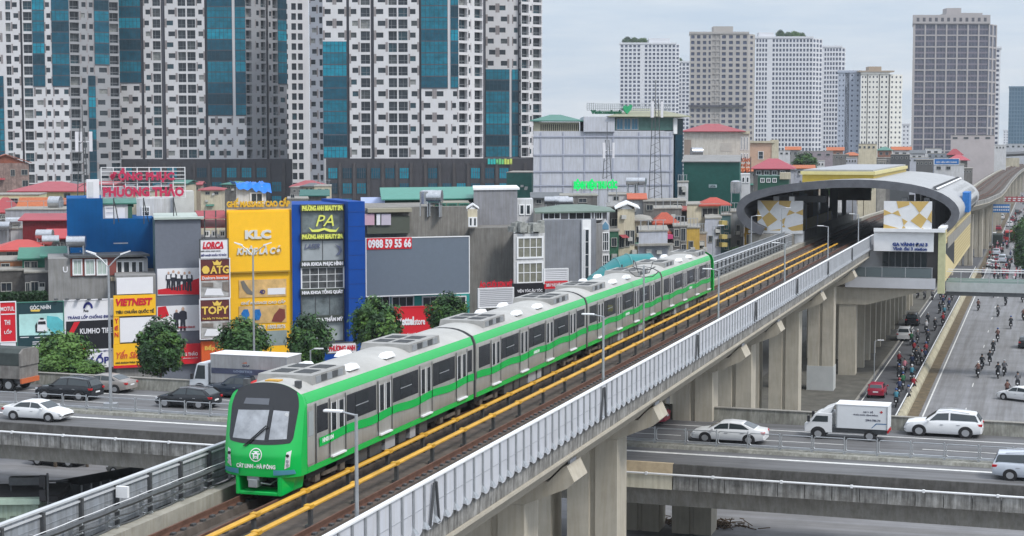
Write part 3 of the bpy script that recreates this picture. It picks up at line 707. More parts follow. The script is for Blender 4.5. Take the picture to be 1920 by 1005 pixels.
# star patterned panels: cells of a rotated five-fold lattice drawn as separate tiles on a white board
gold=P('gold_tile',(.58,.40,.13),.5)
def star(parent,x0,z0,x1,z1,y,flip):
    m=MB();m.box(x0,y,z0,x1,y+.15,z1);b=m.build('board',white,parent)
    T=[[(.06,1),(.47,1),(.36,.84),(.26,.62)],[(.47,1),(.74,1),(.70,.76),(.47,.88)],[(.10,.42),(.26,.62),(.44,.36),(.22,.12)],[(0,.72),(.10,.42),(0,.30)],[(.70,.70),(.83,.60),(.64,.50)],[(.83,.60),(1,.72),(1,.52)],[(.62,.44),(.50,.34),(.58,.20)],[(0,.0),(.22,.0),(.20,.13)],[(.66,.10),(1,.24),(1,.02),(.76,.0)],[(.27,.0),(.52,.06),(.50,0)],[(.54,.12),(.58,.20),(.62,.11)]]
    for q in T:
        m=MB();m.ext([((x1-(x1-x0)*a) if flip else (x0+(x1-x0)*a),z0+(z1-z0)*c) for a,c in q],y-.03,y-.002);m.build('gold_tile',gold,b)
fs=FR(1,1)
def sx(px,Y):
    r=ray(px,400);return r.x/r.y*Y-SX
Yp=199.5
def szat(px,py,Y): r=ray(px,py);return H+r.z/r.y*Y
star(st,sx(1422,Yp),szat(1465,432,Yp),sx(1507,Yp),szat(1465,376,Yp),Yp-.6,0)
Yq=191.
star(st,sx(1658,Yq),szat(1703,434,Yq),sx(1748,Yq),szat(1703,377,Yq),Yq-.6,1)
m=MB();a,b=sx(1412,Yp),sx(1508,Yp);m.box(a,Yp-.55,szat(1465,470,Yp)-3,b,Yp+.4,szat(1465,433,Yp));m.build('end_wall',white,st)
m=MB();m.box(a-.4,Yp-.9,szat(1465,437,Yp),b,Yp-.5,szat(1465,432,Yp));m.build('cornice',white,st)
# concourse block on the near right side
a,b=sx(1640,Yq),sx(1752,Yq);zt=szat(1700,434,Yq);zm=szat(1700,471,Yq);zg=szat(1700,521,Yq)
m=MB();m.box(a,Yq-.5,zm,b,Yq+1.2,zt);m.build('sign_wall',white,st)
m=MB();m.box(a,Yq-.9,zt-.02,b+1.2,Yq-.45,zt+.35);m.build('cornice',white,st)
blue=P('sign_blue',(.02,.05,.22),.4)
text('GA VÀNH ĐAI 3',st,blue,sx(1675,Yq),szat(1700,461,Yq),sx(1741,Yq),szat(1700,453,Yq),Yq-.56,.05,.05)
text('Vành đai 3 station',st,blue,sx(1676,Yq),szat(1700,469,Yq),sx(1740,Yq),szat(1700,462.5,Yq),Yq-.56,.05,.03)
m=MB();m.box(sx(1656,Yq),Yq+.2,zg,sx(1740,Yq),Yq+.4,zm);g=m.build('glass_wall',P('station_glass',(.02,.03,.035),.1,var=.5,scale=.5,spec=.6),st)
for k in range(8):
    x=sx(1656,Yq)+(sx(1740,Yq)-sx(1656,Yq))*k/7;m=MB();m.box(x-.05,Yq+.12,zg,x+.05,Yq+.198,zm);m.build('mullion',darks,g)
m=MB();m.box(sx(1740,Yq),Yq,zg,sx(1761,Yq),Yq+6,zt-.05);m.build('corner_wall',M('brown_cladding',(.05,.045,.045),.6,var=.2),st)
m=MB();m.box(sx(1604,Yq),Yq+1.2,zg,sx(1656,Yq),Yq+1.6,zm+.6);m.build('end_wall',P('pale_grey_wall',(.5,.51,.52),var=.1),st)
m=MB();m.box(sx(1587,Yq),Yq-.4,zg-1.15,sx(1755,Yq)+.1,SY1,zg);m.build('concourse_slab',M('slab_white',(.52,.53,.56),.7,var=.1,scale=.4),st)
m=MB();m.ext([(-2.5,zg-1.18),(sx(1752,Yq),zg-1.18),(sx(1608,Yq)+1.1,zg-3.1),(-2.5,zg-3.1)],Yq+.2,Yq+2.4)
m.build('cantilever_beam',concp,st)
for q in range(1,5):
    m=MB();yy=Yq+q*14;m.ext([(-12,zg-1.18),(sx(1752,Yq),zg-1.18),(4,zg-2.9),(-6,zg-2.9)],yy,yy+2);m.build('cantilever_beam',concp,st)
m=MB();x0,x1=sx(1575,Yq),sx(1607,Yq);m.box(x0,Yq+.3,0,x1,Yq+2.3,zg-3.1);m.build('station_column',concp,st)
for q in range(1,13):
    m=MB();yy=Yq+q*7;m.box(x0+.9,yy,0,x1+.3,yy+.9,zg-1.2);m.build('station_column',concp,st)
m=MB()
for x in (sx(1590,Yq),sx(1625,Yq),sx(1656,Yq),sx(1700,Yq),sx(1750,Yq)): m.box(x-.04,Yq-.38,zg,x+.04,Yq-.3,zg+1.15)
m.box(sx(1588,Yq),Yq-.38,zg+1.15,sx(1752,Yq),Yq-.3,zg+1.2);m.build('balustrade_rail',steel,st)
m=MB();m.box(sx(1588,Yq)+.05,Yq-.36,zg+.05,sx(1750,Yq),Yq-.33,zg+1.1);m.build('balustrade_glass',P('grey_glass',(.12,.15,.16),.1,var=0),st)
# yellow perforated side screen
scr=M('screen_yellow',(.60,.50,.26),.6,var=.08,scale=6)
xs=sx(1766,Yq)
m=MB();m.box(xs,Yq,zt-5.7,xs+.3,Yq+72,zt+.2);s1=m.build('side_screen',scr,st)
m=MB()
for i in range(96):
    for j in range(13):
        y=Yq+.8+i*.74;z=zt-5.3+j*.42
        if j<4 and i<30 and i>1: continue
        m.poly([(xs+.304,y,z+.2),(xs+.304,y+.3*.9,z),(xs+.304,y+.54,z+.2),(xs+.304,y+.27,z+.34)])
tag(m.build('perforation',P('screen_shadow',(.40,.31,.13),.7),s1),kind='stuff')
m=MB();m.box(xs-.35,Yq-.3,zt+.2,xs+.4,Yq+72,zt+.5);m.build('screen_cap',white,st)
m=MB();m.box(xs-.3,Yq-.4,zg-1.6,xs+.45,Yq+.6,zt+.15);m.build('corner_post',M('post_yellow_green',(.50,.50,.30),.6,var=.15),st)
m=MB();m.box(xs+.3,Yq+2,zg-.1,xs+.36,Yq+22,zg+3.6);m.build('stair_opening',dark,st)
m=MB();m.extx([(Yq+2,zg+2.6),(Yq+2,zg+.0),(Yq+22,zg+.0)],xs+.37,xs+.42);m.build('stair_panel',scr,st)
# blue tarpaulin on the station side
m=MB();p0=sx(1812,214);zz=szat(1812,392,214);m.box(p0-.5,214,zz-.4,p0+.3,220,zz+2.0);o=m.build('tarpaulin',P('tarp_blue',(.02,.16,.48),.6,var=.25,scale=2));o.location=(SX,0,0);tag(o,'blue tarpaulin hung by the open fins of the station shell','tarpaulin')
# footbridge leaving the station over the avenue
fb=thing('footbridge','glass sided pedestrian bridge crossing the avenue from the station','footbridge',(SX,0,0))
m=MB();m.box(xs+.5,Yq+2,zg-1.55,xs+40,Yq+5.5,zg-.55);m.build('bridge_deck',P('bridge_white',(.42,.45,.45),var=.15),fb)
m=MB();m.box(xs+.5,Yq+2.1,zg-2.0,xs+40,Yq+5.4,zg-1.56);m.build('bridge_beam',darks,fb)
for y in (Yq+2.05,Yq+5.4):
    m=MB();m.box(xs+.5,y,zg+.62,xs+40,y+.08,zg+.72);m.build('hand_rail',white,fb)
    m=MB();m.box(xs+.5,y+.02,zg-.54,xs+40,y+.05,zg-.3)
    m.build('glass_panel',P('bridge_glass',(.25,.32,.30),.1,var=0),fb)
for k in range(10): m=MB();m.box(xs+2+k*3,Yq+2.05,zg-.55,xs+2.1+k*3,Yq+2.13,zg+.62);m.build('rail_post',steel,fb)
m=MB();m.box(xs+24,Yq+3,0,xs+25,Yq+4.4,zg-2.0);m.build('bridge_pier',conc,fb)
# road gantries far down the avenue
def gantry(y,x0,x1,z0,z1,mt,lb,words=None):
    t=thing('road_gantry',lb,'gantry',(0,y,0))
    m=MB();m.box(x0-.2,0,0,x0,.3,z1);m.box(x1,0,0,x1+.2,.3,z1);m.build('post',steel,t)
    m=MB();m.box(x0,-.1,z0,x1,.0,z1);m.build('sign_board',mt,t)
    m=MB()
    for k in range(9):
        a=x0+(x1-x0)*(k+.2)/9;m.box(a,-.13,z0+(z1-z0)*.55,a+(x1-x0)*.075,-.105,z0+(z1-z0)*.78);m.box(a,-.13,z0+(z1-z0)*.2,a+(x1-x0)*.06,-.105,z0+(z1-z0)*.4)
    m.build('lettering',white,t)
def YX(px,py,Y): r=ray(px,py);return r.x/r.y*Y,H+r.z/r.y*Y
for Y_,x0,y0,x1,y1,mt,lb in ((430,1862,383,1893,398,P('sign_road_blue',(.02,.16,.45)),'blue direction sign gantry over the crowded avenue'),(620,1842,369,1925,378,P('banner_red',(.40,.06,.07)),'long faded red banner gantry across the far avenue')):
    a,zb=YX(x0,y1,Y_);b,za=YX(x1,y0,Y_);gantry(Y_,a,b,zb,za,mt,lb)

# ================================================================ towers
whiteT=M('tower_white',(.62,.62,.645),.8,var=.08,scale=.15,streak=.06);accT=P('tower_taupe',(.25,.225,.225),.8);frameT=P('tower_frame',(.16,.17,.18));tealm=P('teal_mullion',(.015,.05,.075));shadeT=M('tower_wing_shade',(.30,.305,.32),.8,var=.1,scale=.15);darkT=P('tower_groove',(.07,.07,.085),.8)  # grey wing wall: tower white darkened, wing shade put into the colour
podB=M('podium_brown',(.06,.053,.055),.7,var=.3,scale=.4);podT=M('podium_grey',(.045,.043,.05),.7,var=.3,scale=.2)
tealg=[P('teal_glass_a',(.0,.15,.22),.35,var=.4,scale=.5,spec=.25),P('teal_glass_b',(.0,.08,.13),.35,var=.4,scale=.5,spec=.25),P('teal_glass_c',(.0,.24,.34),.35,var=.4,scale=.5,spec=.25),P('teal_glass_d',(.003,.04,.065),.35,var=.4,scale=.5,spec=.25)]
wg=[P('win_a',(.035,.045,.055),.15,var=.5,scale=.9),P('win_b',(.018,.024,.032),.12,var=.4,scale=.9),P('win_c',(.075,.085,.088),.25,var=.5,scale=.9),P('win_d',(.02,.06,.08),.15,var=.5,scale=.9),P('win_curtain',(.24,.25,.24),.5,var=.4,scale=1.5)]
class Tower:
    def __init__(s,name,label,d,x0,a=0.,cat='tower',wallm=None,acc=None):
        s.fr=FR(x0,d,a);s.t=thing(name,label,cat,s.fr.O,s.fr.ang);s.W=MB();s.win=[];s.wm=wallm or whiteT;s.ac=acc or accT;s.mul=MB();s.mulc=MB()
    def facade(s,fr,cols,z0,z1,fh,zc=None,seed=1,blind=.0,dep=.45):
        rr=random.Random(seed);nf=int((z1-z0)/fh+.5)
        def w(u,y,z): return s.fr.loc(fr.w(u,y,z))
        def hole(u0,u1,za,zb,a,b,c,d,dp=dep):   # wall cell with an opening a..b, c..d
            W=s.W
            for q in (((u0,za),(u1,za),(u1,c),(u0,c)),((u0,d),(u1,d),(u1,zb),(u0,zb)),((u0,c),(a,c),(a,d),(u0,d)),((b,c),(u1,c),(u1,d),(b,d))):
                W.poly([w(x,0,z) for x,z in q],0)
            for (xa,z_a,xb,z_b) in ((a,c,b,c),(b,c,b,d),(b,d,a,d),(a,d,a,c)): W.poly([w(xa,0,z_a),w(xb,0,z_b),w(xb,dp,z_b),w(xa,dp,z_a)],0)
        for ci,c in enumerate(cols):
            u0,u1=fr.u(c[0]),fr.u(c[1]);kd=c[2];zs=c[3] if len(c)>3 else None
            for k in range(nf):
                za=z0+k*fh;zb=za+fh;kk=kd;wd=u1-u0
                if zs is not None:
                    hi=(za+zb)/2>zs[1] if zs[0]=='<' else False
                    lo=(za+zb)/2<zs[1] if zs[0]=='>' else False
                    if hi or lo: kk='m'
                if kk=='s': s.W.poly([w(u0,0,za),w(u1,0,za),w(u1,0,zb),w(u0,0,zb)],0)
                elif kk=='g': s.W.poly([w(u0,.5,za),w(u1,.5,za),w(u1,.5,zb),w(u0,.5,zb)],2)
                elif kk=='c':
                    m=rr.choices(tealg,[4,3,1,2])[0]
                    s.win.append(([w(u0,-.15,za+.25),w(u1,-.15,za+.25),w(u1,-.15,zb-.05),w(u0,-.15,zb-.05)],m))
                    s.W.poly([w(u0,-.15,za-.05),w(u1,-.15,za-.05),w(u1,-.15,za+.25),w(u0,-.15,za+.25)],2)
                    nn=max(2,int(wd/1.1))
                    for j in range(nn+1):
                        x=u0+wd*j/nn;s.mulc.poly([w(x-.05,-.2,za),w(x+.05,-.2,za),w(x+.05,-.2,zb),w(x-.05,-.2,zb)])
                    s.mulc.poly([w(u0,-.2,za+2.2),w(u1,-.2,za+2.2),w(u1,-.2,za+2.28),w(u0,-.2,za+2.28)])
                elif kk in('w','m'):   # small window(s) with taupe panels
                    nn=max(1,round(wd/(4.2 if kk=='w' else 3.0)))
                    for j in range(nn):
                        a0=u0+wd*j/nn;a1=u0+wd*(j+1)/nn;ww=a1-a0;f=.14+.14*((k+j)%2);a=a0+ww*f;b=a+ww*.54;cc=za+fh*.32;dd=za+fh*.76
                        hole(a0,a1,za,zb,a,b,cc,dd,.25);s.win.append(([w(a,.25,cc),w(b,.25,cc),w(b,.25,dd),w(a,.25,dd)],rr.choices(wg,[4,4,1,1,.6])[0]))
                        if (k+j)%2: s.W.poly([w(b+.03,-.03,za+fh*.12),w(min(a1,b+ww*.26),-.03,za+fh*.12),w(min(a1,b+ww*.26),-.03,zb-fh*.06),w(b+.03,-.03,zb-fh*.06)],1)
                        else: s.W.poly([w(a0+.02,-.03,za+fh*.12),w(a0+ww*.17,-.03,za+fh*.12),w(a0+ww*.17,-.03,zb-fh*.06),w(a0+.02,-.03,zb-fh*.06)],1)
                elif kk in('W','b'):
                    a,b=u0+wd*.07,u1-wd*.07;cc=za+fh*(.1 if kk=='W' else .06);dd=zb-fh*.13
                    dp=.5 if kk=='W' else 1.2
                    hole(u0,u1,za,zb,a,b,cc,dd,dp);m=rr.choices(wg,[4,5,1.2,2,.5])[0]
                    s.win.append(([w(a,dp,cc),w(b,dp,cc),w(b,dp,dd),w(a,dp,dd)],m))
                    mx=a+(b-a)*rr.choice((.35,.5,.62));s.mul.poly([w(mx-.05,dp-.05,cc),w(mx+.05,dp-.05,cc),w(mx+.05,dp-.05,dd),w(mx-.05,dp-.05,dd)])
                    s.mul.poly([w(a,dp-.05,cc+fh*.26),w(b,dp-.05,cc+fh*.26),w(b,dp-.05,cc+fh*.29),w(a,dp-.05,cc+fh*.29)])
                    if kk=='b':
                        s.W.poly([w(u0,-.02,za),w(u1,-.02,za),w(u1,-.02,za+fh*.1),w(u0,-.02,za+fh*.1)],0)
                        s.mul.poly([w(u0,-.02,za+fh*.33),w(u1,-.02,za+fh*.33),w(u1,-.02,za+fh*.36),w(u0,-.02,za+fh*.36)])
                elif kk=='f':   # plain far window grid: c[4]=n per column strip, c[5]=(w frac,h frac)
                    nn,(fw_,fh_)=c[4],c[5]
                    for j in range(nn):
                        a0=u0+wd*j/nn;a1=u0+wd*(j+1)/nn;ww=a1-a0;a=a0+ww*(1-fw_)/2;b=a1-ww*(1-fw_)/2;cc=za+fh*(1-fh_)*.45;dd=cc+fh*fh_
                        hole(a0,a1,za,zb,a,b,cc,dd,dep);s.win.append(([w(a,dep,cc),w(b,dep,cc),w(b,dep,dd),w(a,dep,dd)],(c[6] if len(c)>6 else rr.choices(wg,[4,3,2,1,.3])[0])))
    def wing(s,fr,cols,z0,z1,fh,wm,**k):
        W0=s.W;s.W=MB();s.facade(fr,cols,z0,z1,fh,**k);s.W.build('wing_wall',[wm,s.ac,darkT],s.t);s.W=W0
    def mass(s,x0,x1,y0,y1,z0,z1,mat,name='wall',fr=None):
        m=MB();fr=fr or s.fr;a,b=fr.u(x0),fr.u(x1)
        th=math.atan((PX0-x0)/F);kk=math.tan(fr.ang-PHI-th) if fr is s.fr else 0;pts=[s.fr.loc(fr.w(u+y*kk,y,0)) for u,y in ((a,y0),(b,y0),(b,y1),(a,y1))];m.extz([(p.x,p.y) for p in pts],z0,z1);return m.build(name,mat,s.t)
    def finish(s,quota=100,mulm=None):
        s.W.add(s.mul.v,s.mul.f,3);s.W.add(s.mulc.v,s.mulc.f,4);s.mul.v=[]
        if s.W.v: s.W.build('wall',[s.wm,s.ac,darkT,mulm or frameT,tealm],s.t)
        if s.mul.v: s.mul.build('window_frame',mulm or steel,s.t)
        s.win.sort(key=lambda q:-((q[0][1]-q[0][0]).length*(q[0][2]-q[0][1]).length))
        vis=[];rest=[]
        for q in s.win:
            P3=Matrix.Translation(s.fr.O)@Matrix.Rotation(s.fr.ang,4,'Z')@((q[0][0]+q[0][2])/2);c=P3-CP;dep=c.dot(FW);px=PX0+F*c.dot(RT)/dep;py=PY0-F*c.dot(UP)/dep
            (vis if (-5<px<1925 and -8<py<340 and len(vis)<quota) else rest).append(q)
        for pts,mt in vis: m=MB();m.poly(pts);m.build('window',mt,s.t)
        mats=list({q[1].name:q[1] for q in rest}.values())
        if rest:
            m=MB()
            for pts,mt in rest: m.poly(pts,mats.index(mt))
            if len(mats)==1: mats=mats+[mats[0]]
            tag(m.build('window',mats,s.t),kind='stuff')
def zat(py,d): return H-(py-HY)*d/F
# --- tower with the wide pale front, second from the left
D2=523;fh2=20.2*D2/F
t=Tower('residential_tower','tall white tower with teal glass strips above the dark podium, second from left',D2,228)
z0=zat(298,D2);z1=z0+fh2*22
cols=[(228,269,'c',('>',zat(155,D2))),(269,274,'g'),(274,290,'w'),(290,307,'W'),(307,314,'g'),(314,337,'w'),(337,354,'W'),(354,372,'W'),(372,388,'w'),(388,393,'g'),(393,439,'c',('>',zat(213,D2))),(439,445,'s'),(445,464,'c',('>',zat(213,D2)))]
t.facade(t.fr,cols,z0,z1,fh2,seed=3)
wf=FR(464,D2,48);t.mass(228,464,1.3,26,z0,z1+2,darkT)
t.wing(wf,[(464,476,'b'),(476,482,'s'),(482,492,'w'),(492,502,'b'),(502,506,'g'),(506,514,'w'),(514,524,'b'),(524,540,'c',('>',zat(160,D2)))],z0,z1,fh2,shadeT,seed=4)
t.mass(464,540,1.3,14,z0,z1+2,darkT,fr=wf)
pod=t.mass(228,548,-2,30,0,z0,podT,'podium')
rr=random.Random(5)
def podwin(t,pod,x0,x1,n,z0):
    for i in range(n):
        a=t.fr.u(x0+(x1-x0)*i/n);b=t.fr.u(x0+(x1-x0)*(i+.62)/n)
        m=MB();m.box(t.fr.u(x0+(x1-x0)*(i+.72)/n),-2.5,0,t.fr.u(x0+(x1-x0)*(i+.9)/n),-2.01,z0-1.2);m.build('podium_pilaster',podB,pod)
        for j in range(4):
            zz=z0-3.4-j*4.3
            if rr.random()<.82:
                m=MB();m.box(a,-2.12,zz-2.2,b,-2.02,zz+.7);w=m.build('podium_window',rr.choices(tealg,[4,2,3,1])[0],pod)
                m=MB()
                for q in range(1,4): u=a+(b-a)*q/4;m.box(u-.06,-2.16,zz-2.2,u+.06,-2.121,zz+.7)
                m.box(a,-2.17,zz-.5,b,-2.161,zz-.4);m.build('mullion',darkT,w)
podwin(t,pod,234,540,11,z0)
t.finish()
# --- third tower, with clothes line on the podium
D3=484;fh3=21.8*D3/F
t=Tower('residential_tower','tall white tower with teal glass strips, third from left and nearest the open sky',D3,608)
z0=zat(297,D3);z1=z0+fh3*21
cols=[(608,652,'c',('<',zat(79,D3))),(652,657,'g'),(657,677,'w'),(677,697,'W'),(697,703,'g'),(703,729,'w'),(729,747,'W'),(747,767,'W'),(767,787,'w'),(787,791,'g'),(791,840,'c',('>',zat(163,D3))),(840,846,'s'),(846,860,'c',('>',zat(163,D3)))]
t.facade(t.fr,cols,z0,z1,fh3,seed=6);t.mass(608,860,1.3,26,z0,z1+2,darkT)
wf=FR(860,D3,42);t.facade(wf,[(860,878,'b'),(878,884,'w'),(884,889,'s'),(889,906,'b'),(906,911,'g')],z0,z1,fh3,seed=7);t.mass(860,911,1.3,14,z0,z1+2,darkT,fr=wf)  # last wing strip: shadow beside the next block, painted as a dark groove
wf2=FR(911,D3*1.06,8);z0b=zat(295,D3*1.06)
t.facade(wf2,[(911,955,'c',('<',zat(133,D3*1.06))),(955,960,'s'),(960,973,'c',('<',zat(133,D3*1.06))),(973,977,'s')],z0b,z1,fh3,seed=8);t.mass(911,977,1.3,20,z0b-8,z1,darkT,fr=wf2)
wf3=FR(977,D3*1.06,35);t.facade(wf3,[(977,992,'b'),(992,998,'w'),(998,1016,'b')],z0b,z1,fh3,seed=9);t.mass(977,1016,1.3,16,z0b-8,z1,darkT,fr=wf3)
pod=t.mass(612,997,-2,34,0,z0,podT,'podium')
podwin(t,pod,618,990,14,z0)
t.finish()
fr=t.fr;o=thing('clothes_line','row of turquoise and lime cloths hanging along the dark podium edge','clothes line',fr.w(fr.u(915),-2.5,zat(305,D3)),fr.ang)
for k in range(9):
    m=MB();m.box(k*.78,0,-.4,k*.78+.62,.05,1.2-.2*(k%2));m.build('cloth',P('cloth_%d'%(k//3),[(.02,.45,.42),(.15,.55,.2),(.55,.65,.12)][k//3]),o)
m=MB();m.tube([(-.2,.02,1.2),(7.2,.02,1.2)],.04,5);m.build('line',darks,o)
# --- slim building between towers 2 and 3
D4=640;fh4=18.6*D4/F
t=Tower('residential_tower','slim cream tower seen in the gap between the second and third towers',D4,536,12)
t.facade(t.fr,[(536,545,'f',None,1,(.5,.55)),(545,548,'s'),(548,572,'f',None,2,(.72,.66)),(572,582,'s')],0,fh4*40,fh4,seed=10)
t.mass(536,582,.6,18,0,fh4*40,darkT);t.finish()
t=Tower('residential_tower','pale grey tower edge with taupe blocks just left of the third tower',D4*.95,583,-10,wallm=M('tower_bluegrey',(.36,.38,.43),.8,var=.08,scale=.2))
t.facade(t.fr,[(583,599,'m'),(599,609,'f',None,1,(.6,.6))],0,fh4*38,fh4,seed=11);t.mass(583,609,.6,14,0,fh4*38,darkT);t.finish()
# --- far left tower
D1=505;fh1=20.2*D1/F
t=Tower('residential_tower','tall white tower with dark glass strips at the far left edge',D1,-12)
z0=zat(345,D1);z1=z0+fh1*24
t.facade(t.fr,[(-12,12,'c',('<',zat(133,D1))),(12,17,'s'),(17,28,'W'),(28,45,'w'),(45,49,'g'),(49,68,'W'),(68,90,'c',('>',zat(172,D1))),(90,104,'m'),(104,136,'c',('>',zat(172,D1)))],z0,z1,fh1,seed=12)
t.mass(-12,136,1.3,24,0,z1,darkT)
wf=FR(136,D1,30);t.wing(wf,[(136,156,'b'),(156,170,'w'),(170,183,'c',('<',zat(153,D1*1.03))),(183,210,'c',('>',zat(118,D1*1.03))),(210,229,'b')],z0-3,z1,fh1,shadeT,seed=13);t.mass(136,229,1.3,14,0,z1,darkT,fr=wf);t.finish()
# --- distant towers on the right
def far(label,d,x0,x1,ytop,pxf,strips,a=0,wallm=None,dep=.4,side=None,depth=20,seed=1,quota=100,mulm=None,name='apartment_tower'):
    fh=pxf*d/F;zt=zat(ytop,d);n=int(zt/fh)
    t=Tower(name,label,d,x0,a,wallm=wallm);zb=zt-n*fh
    t.facade(t.fr,strips,zb,zt,fh,seed=seed,dep=dep)
    t.mass(x0,x1,dep+.1,depth,0,zt,wallm or whiteT)
    if side:
        f2=FR(x1,d,side[0]);t.facade(f2,side[1],zb,zt,fh,seed=seed+40,dep=dep);t.mass(x1,side[2],dep+.1,9,0,zt,wallm or whiteT,fr=f2)
    kk=math.tan(math.radians(a)-math.atan((PX0-x0)/F));t.kk=kk;m=MB(lambda p:(p[0]+max(0,p[1])*kk,p[1],p[2]));a0,a1=t.fr.u(x0),t.fr.u(x1);m.box(a0-.4,-.4,zt,a1+.4,depth*.9,zt+1.2);m.build('parapet',wallm or whiteT,t.t)
    return t,zt
wT2=M('far_white',(.60,.61,.64),.8,var=.05,scale=.1);bg2=M('far_beige',(.37,.35,.33),.8,var=.08,scale=.1);bw=[P('far_win_blue',(.06,.075,.13),.3,var=.4,scale=.3)]
FW_=lambda x0,x1,n,fr=(.62,.62),mt=None:(x0,x1,'f',None,n,fr,mt or bw[0])
t,zt=far('white curved-top apartment tower farthest left on the skyline, trees on its roof',1300,1161,1265,84,7.35,[FW_(1161,1200,5),(1200,1206,'s'),FW_(1206,1265,8)],side=(35,[FW_(1265,1272,1)],1272),wallm=wT2)
m=MB();a=t.fr.u(1215);m.box(a,2,zt+1.2,a+16,10,zt+4.5);m.build('roof_house',wT2,t.t);t.finish()
t2,z2=far('lower white block joined to the right of the leftmost skyline tower',1310,1262,1291,118,7.35,[FW_(1262,1291,4)],wallm=wT2,seed=2);t2.finish()
t3,z3=far('beige grey slab tower with square dark windows between the white skyline towers',960,1291,1400,65,10.5,[FW_(1291,1324,3,(.58,.58)),FW_(1324,1332,1,(.5,.6)),(1332,1340,'b'),(1340,1348,'b'),FW_(1348,1400,4,(.56,.58))],side=(50,[FW_(1400,1412,1,(.4,.5)),],1414),wallm=bg2,seed=3)
m=MB();a=t3.fr.u(1336);m.box(a,3,z3+1.2,a+11,12,z3+4.4);m.build('roof_house',bg2,t3.t)
m=MB();zz=zat(201,960);a,b=t3.fr.u(1289),t3.fr.u(1393);m.box(a,-1.5,zz,b,-.05,zz+1.2);m.build('dark_ledge',darkT,t3.t);t3.finish()
t4,z4=far('broad white rounded tower in the middle of the skyline, green roof garden',1150,1414,1520,73,8.8,[FW_(1414,1436,4),(1436,1444,'s'),FW_(1444,1520,12)],side=(45,[FW_(1520,1538,3)],1538),wallm=wT2,seed=4)
m=MB();a=t4.fr.u(1420);m.box(a,2,z4+1.2,a+10,10,z4+4);m.build('roof_house',wT2,t4.t);t4.finish()
t5,z5=far('narrower white tower close behind the right end of the broad white one',1200,1537,1574,90,8.6,[(1537,1541,'s'),FW_(1541,1562,4),FW_(1562,1574,2)],side=(45,[FW_(1574,1581,1)],1581),wallm=wT2,seed=5);t5.finish()
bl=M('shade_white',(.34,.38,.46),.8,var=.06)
t6,z6=far('mid-height white block with a blue-grey left wing and brown roof deck',900,1611,1662,140,9.4,[FW_(1611,1622,2,(.45,.4)),(1622,1624,'g'),FW_(1624,1644,3,(.4,.4)),(1644,1646,'g'),FW_(1646,1662,2,(.4,.4))],side=(30,[(1662,1665,'g'),FW_(1665,1688,3,(.4,.4))],1688),wallm=M('bright_white',(.68,.67,.62),.8,var=.06),seed=6)
m=MB();a,b=t6.fr.u(1606),t6.fr.u(1672);m.box(a,-1,z6+1.2,b,14,z6+1.9);m.box(a+6,3,z6+1.9,b-6,11,z6+4.2);m.build('roof_deck',P('roof_tan',(.34,.27,.2)),t6.t);t6.finish()
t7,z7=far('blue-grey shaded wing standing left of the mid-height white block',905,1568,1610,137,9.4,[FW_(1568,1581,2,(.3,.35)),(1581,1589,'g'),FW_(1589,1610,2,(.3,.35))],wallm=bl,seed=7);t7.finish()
pw=M('pink_stone',(.36,.335,.335),.8,var=.08);pg=P('mauve_glass',(.085,.09,.125),.2,var=.45,scale=.35)
t8,z8=far('wide purple-brown glass office tower with a pale stone grid on the right',1000,1706,1848,46,21.5,[(1706,1709,'s')]+[FW_(1709+i*19.9,1709+(i+1)*19.9,1,(.86,.90),pg) for i in range(7)],side=(55,[FW_(1848,1862,2,(.7,.85),pg)],1864),wallm=pw,seed=8,depth=34,name='office_tower')
m=MB(lambda p:(p[0]+max(0,p[1])*t8.kk,p[1],p[2]))
a,b=t8.fr.u(1705),t8.fr.u(1849);m.box(a,-.6,z8,b,-.05,z8+5);
m.build('attic_band',pw,t8.t)
for i in range(12):
    m=MB();x=a+3+i*(b-a-6)/11;m.box(x-.8,-.66,z8+1.2,x+.8,-.602,z8+3.4);m.build('attic_window',darkT,t8.t)
m=MB();x=t8.fr.u(1770);m.box(x,4,z8+1.2,t8.fr.u(1838),20,z8+6.5);m.box(x+1,6,z8+6.5,t8.fr.u(1800),16,z8+9.5);m.build('roof_house',pw,t8.t)
t8.mul=MB()
for i in range(7):   # fine mullions inside each bay
    for j in (1,2):
        x=t8.fr.u(1709+i*19.9+j*19.9/3);t8.mul.box(x-.08,.25,20,x+.08,.39,z8-1)
nf=int((z8-10)/(21.5*1000/F))
for k in range(nf*2): zz=z8-k*21.5*1000/F/2;t8.mul.box(a+1,.27,zz-.5,b-1,.385,zz+.5)
t8.finish(mulm=P('mauve_frame',(.17,.15,.18),.6))
t9,z9=far('pale slim block standing just behind the right edge of the office tower',1080,1864,1870,92,9.,[FW_(1860,1870,1,(.5,.5))],wallm=wT2,seed=9);t9.finish()
t10,z10=far('dark blue glass tower at the far right edge of the photo',1350,1887,1930,165,7.,[FW_(1887,1930,8,(.8,.75),P('blue_glass',(.05,.13,.2),.2,var=.3))],wallm=M('blue_wall',(.09,.17,.24),.5,var=.1),seed=10,name='office_tower');t10.finish()
t11,z11=far('thin pale tower peeping left of the office tower',1300,1689,1703,234,7.5,[FW_(1689,1703,2,(.4,.4))],wallm=wT2,seed=11);t11.finish()
t12,z12=far('faint pale block standing left of the dark blue tower',2000,1878,1888,245,5,[FW_(1878,1888,2,(.4,.4))],wallm=wT2,seed=12);t12.finish()
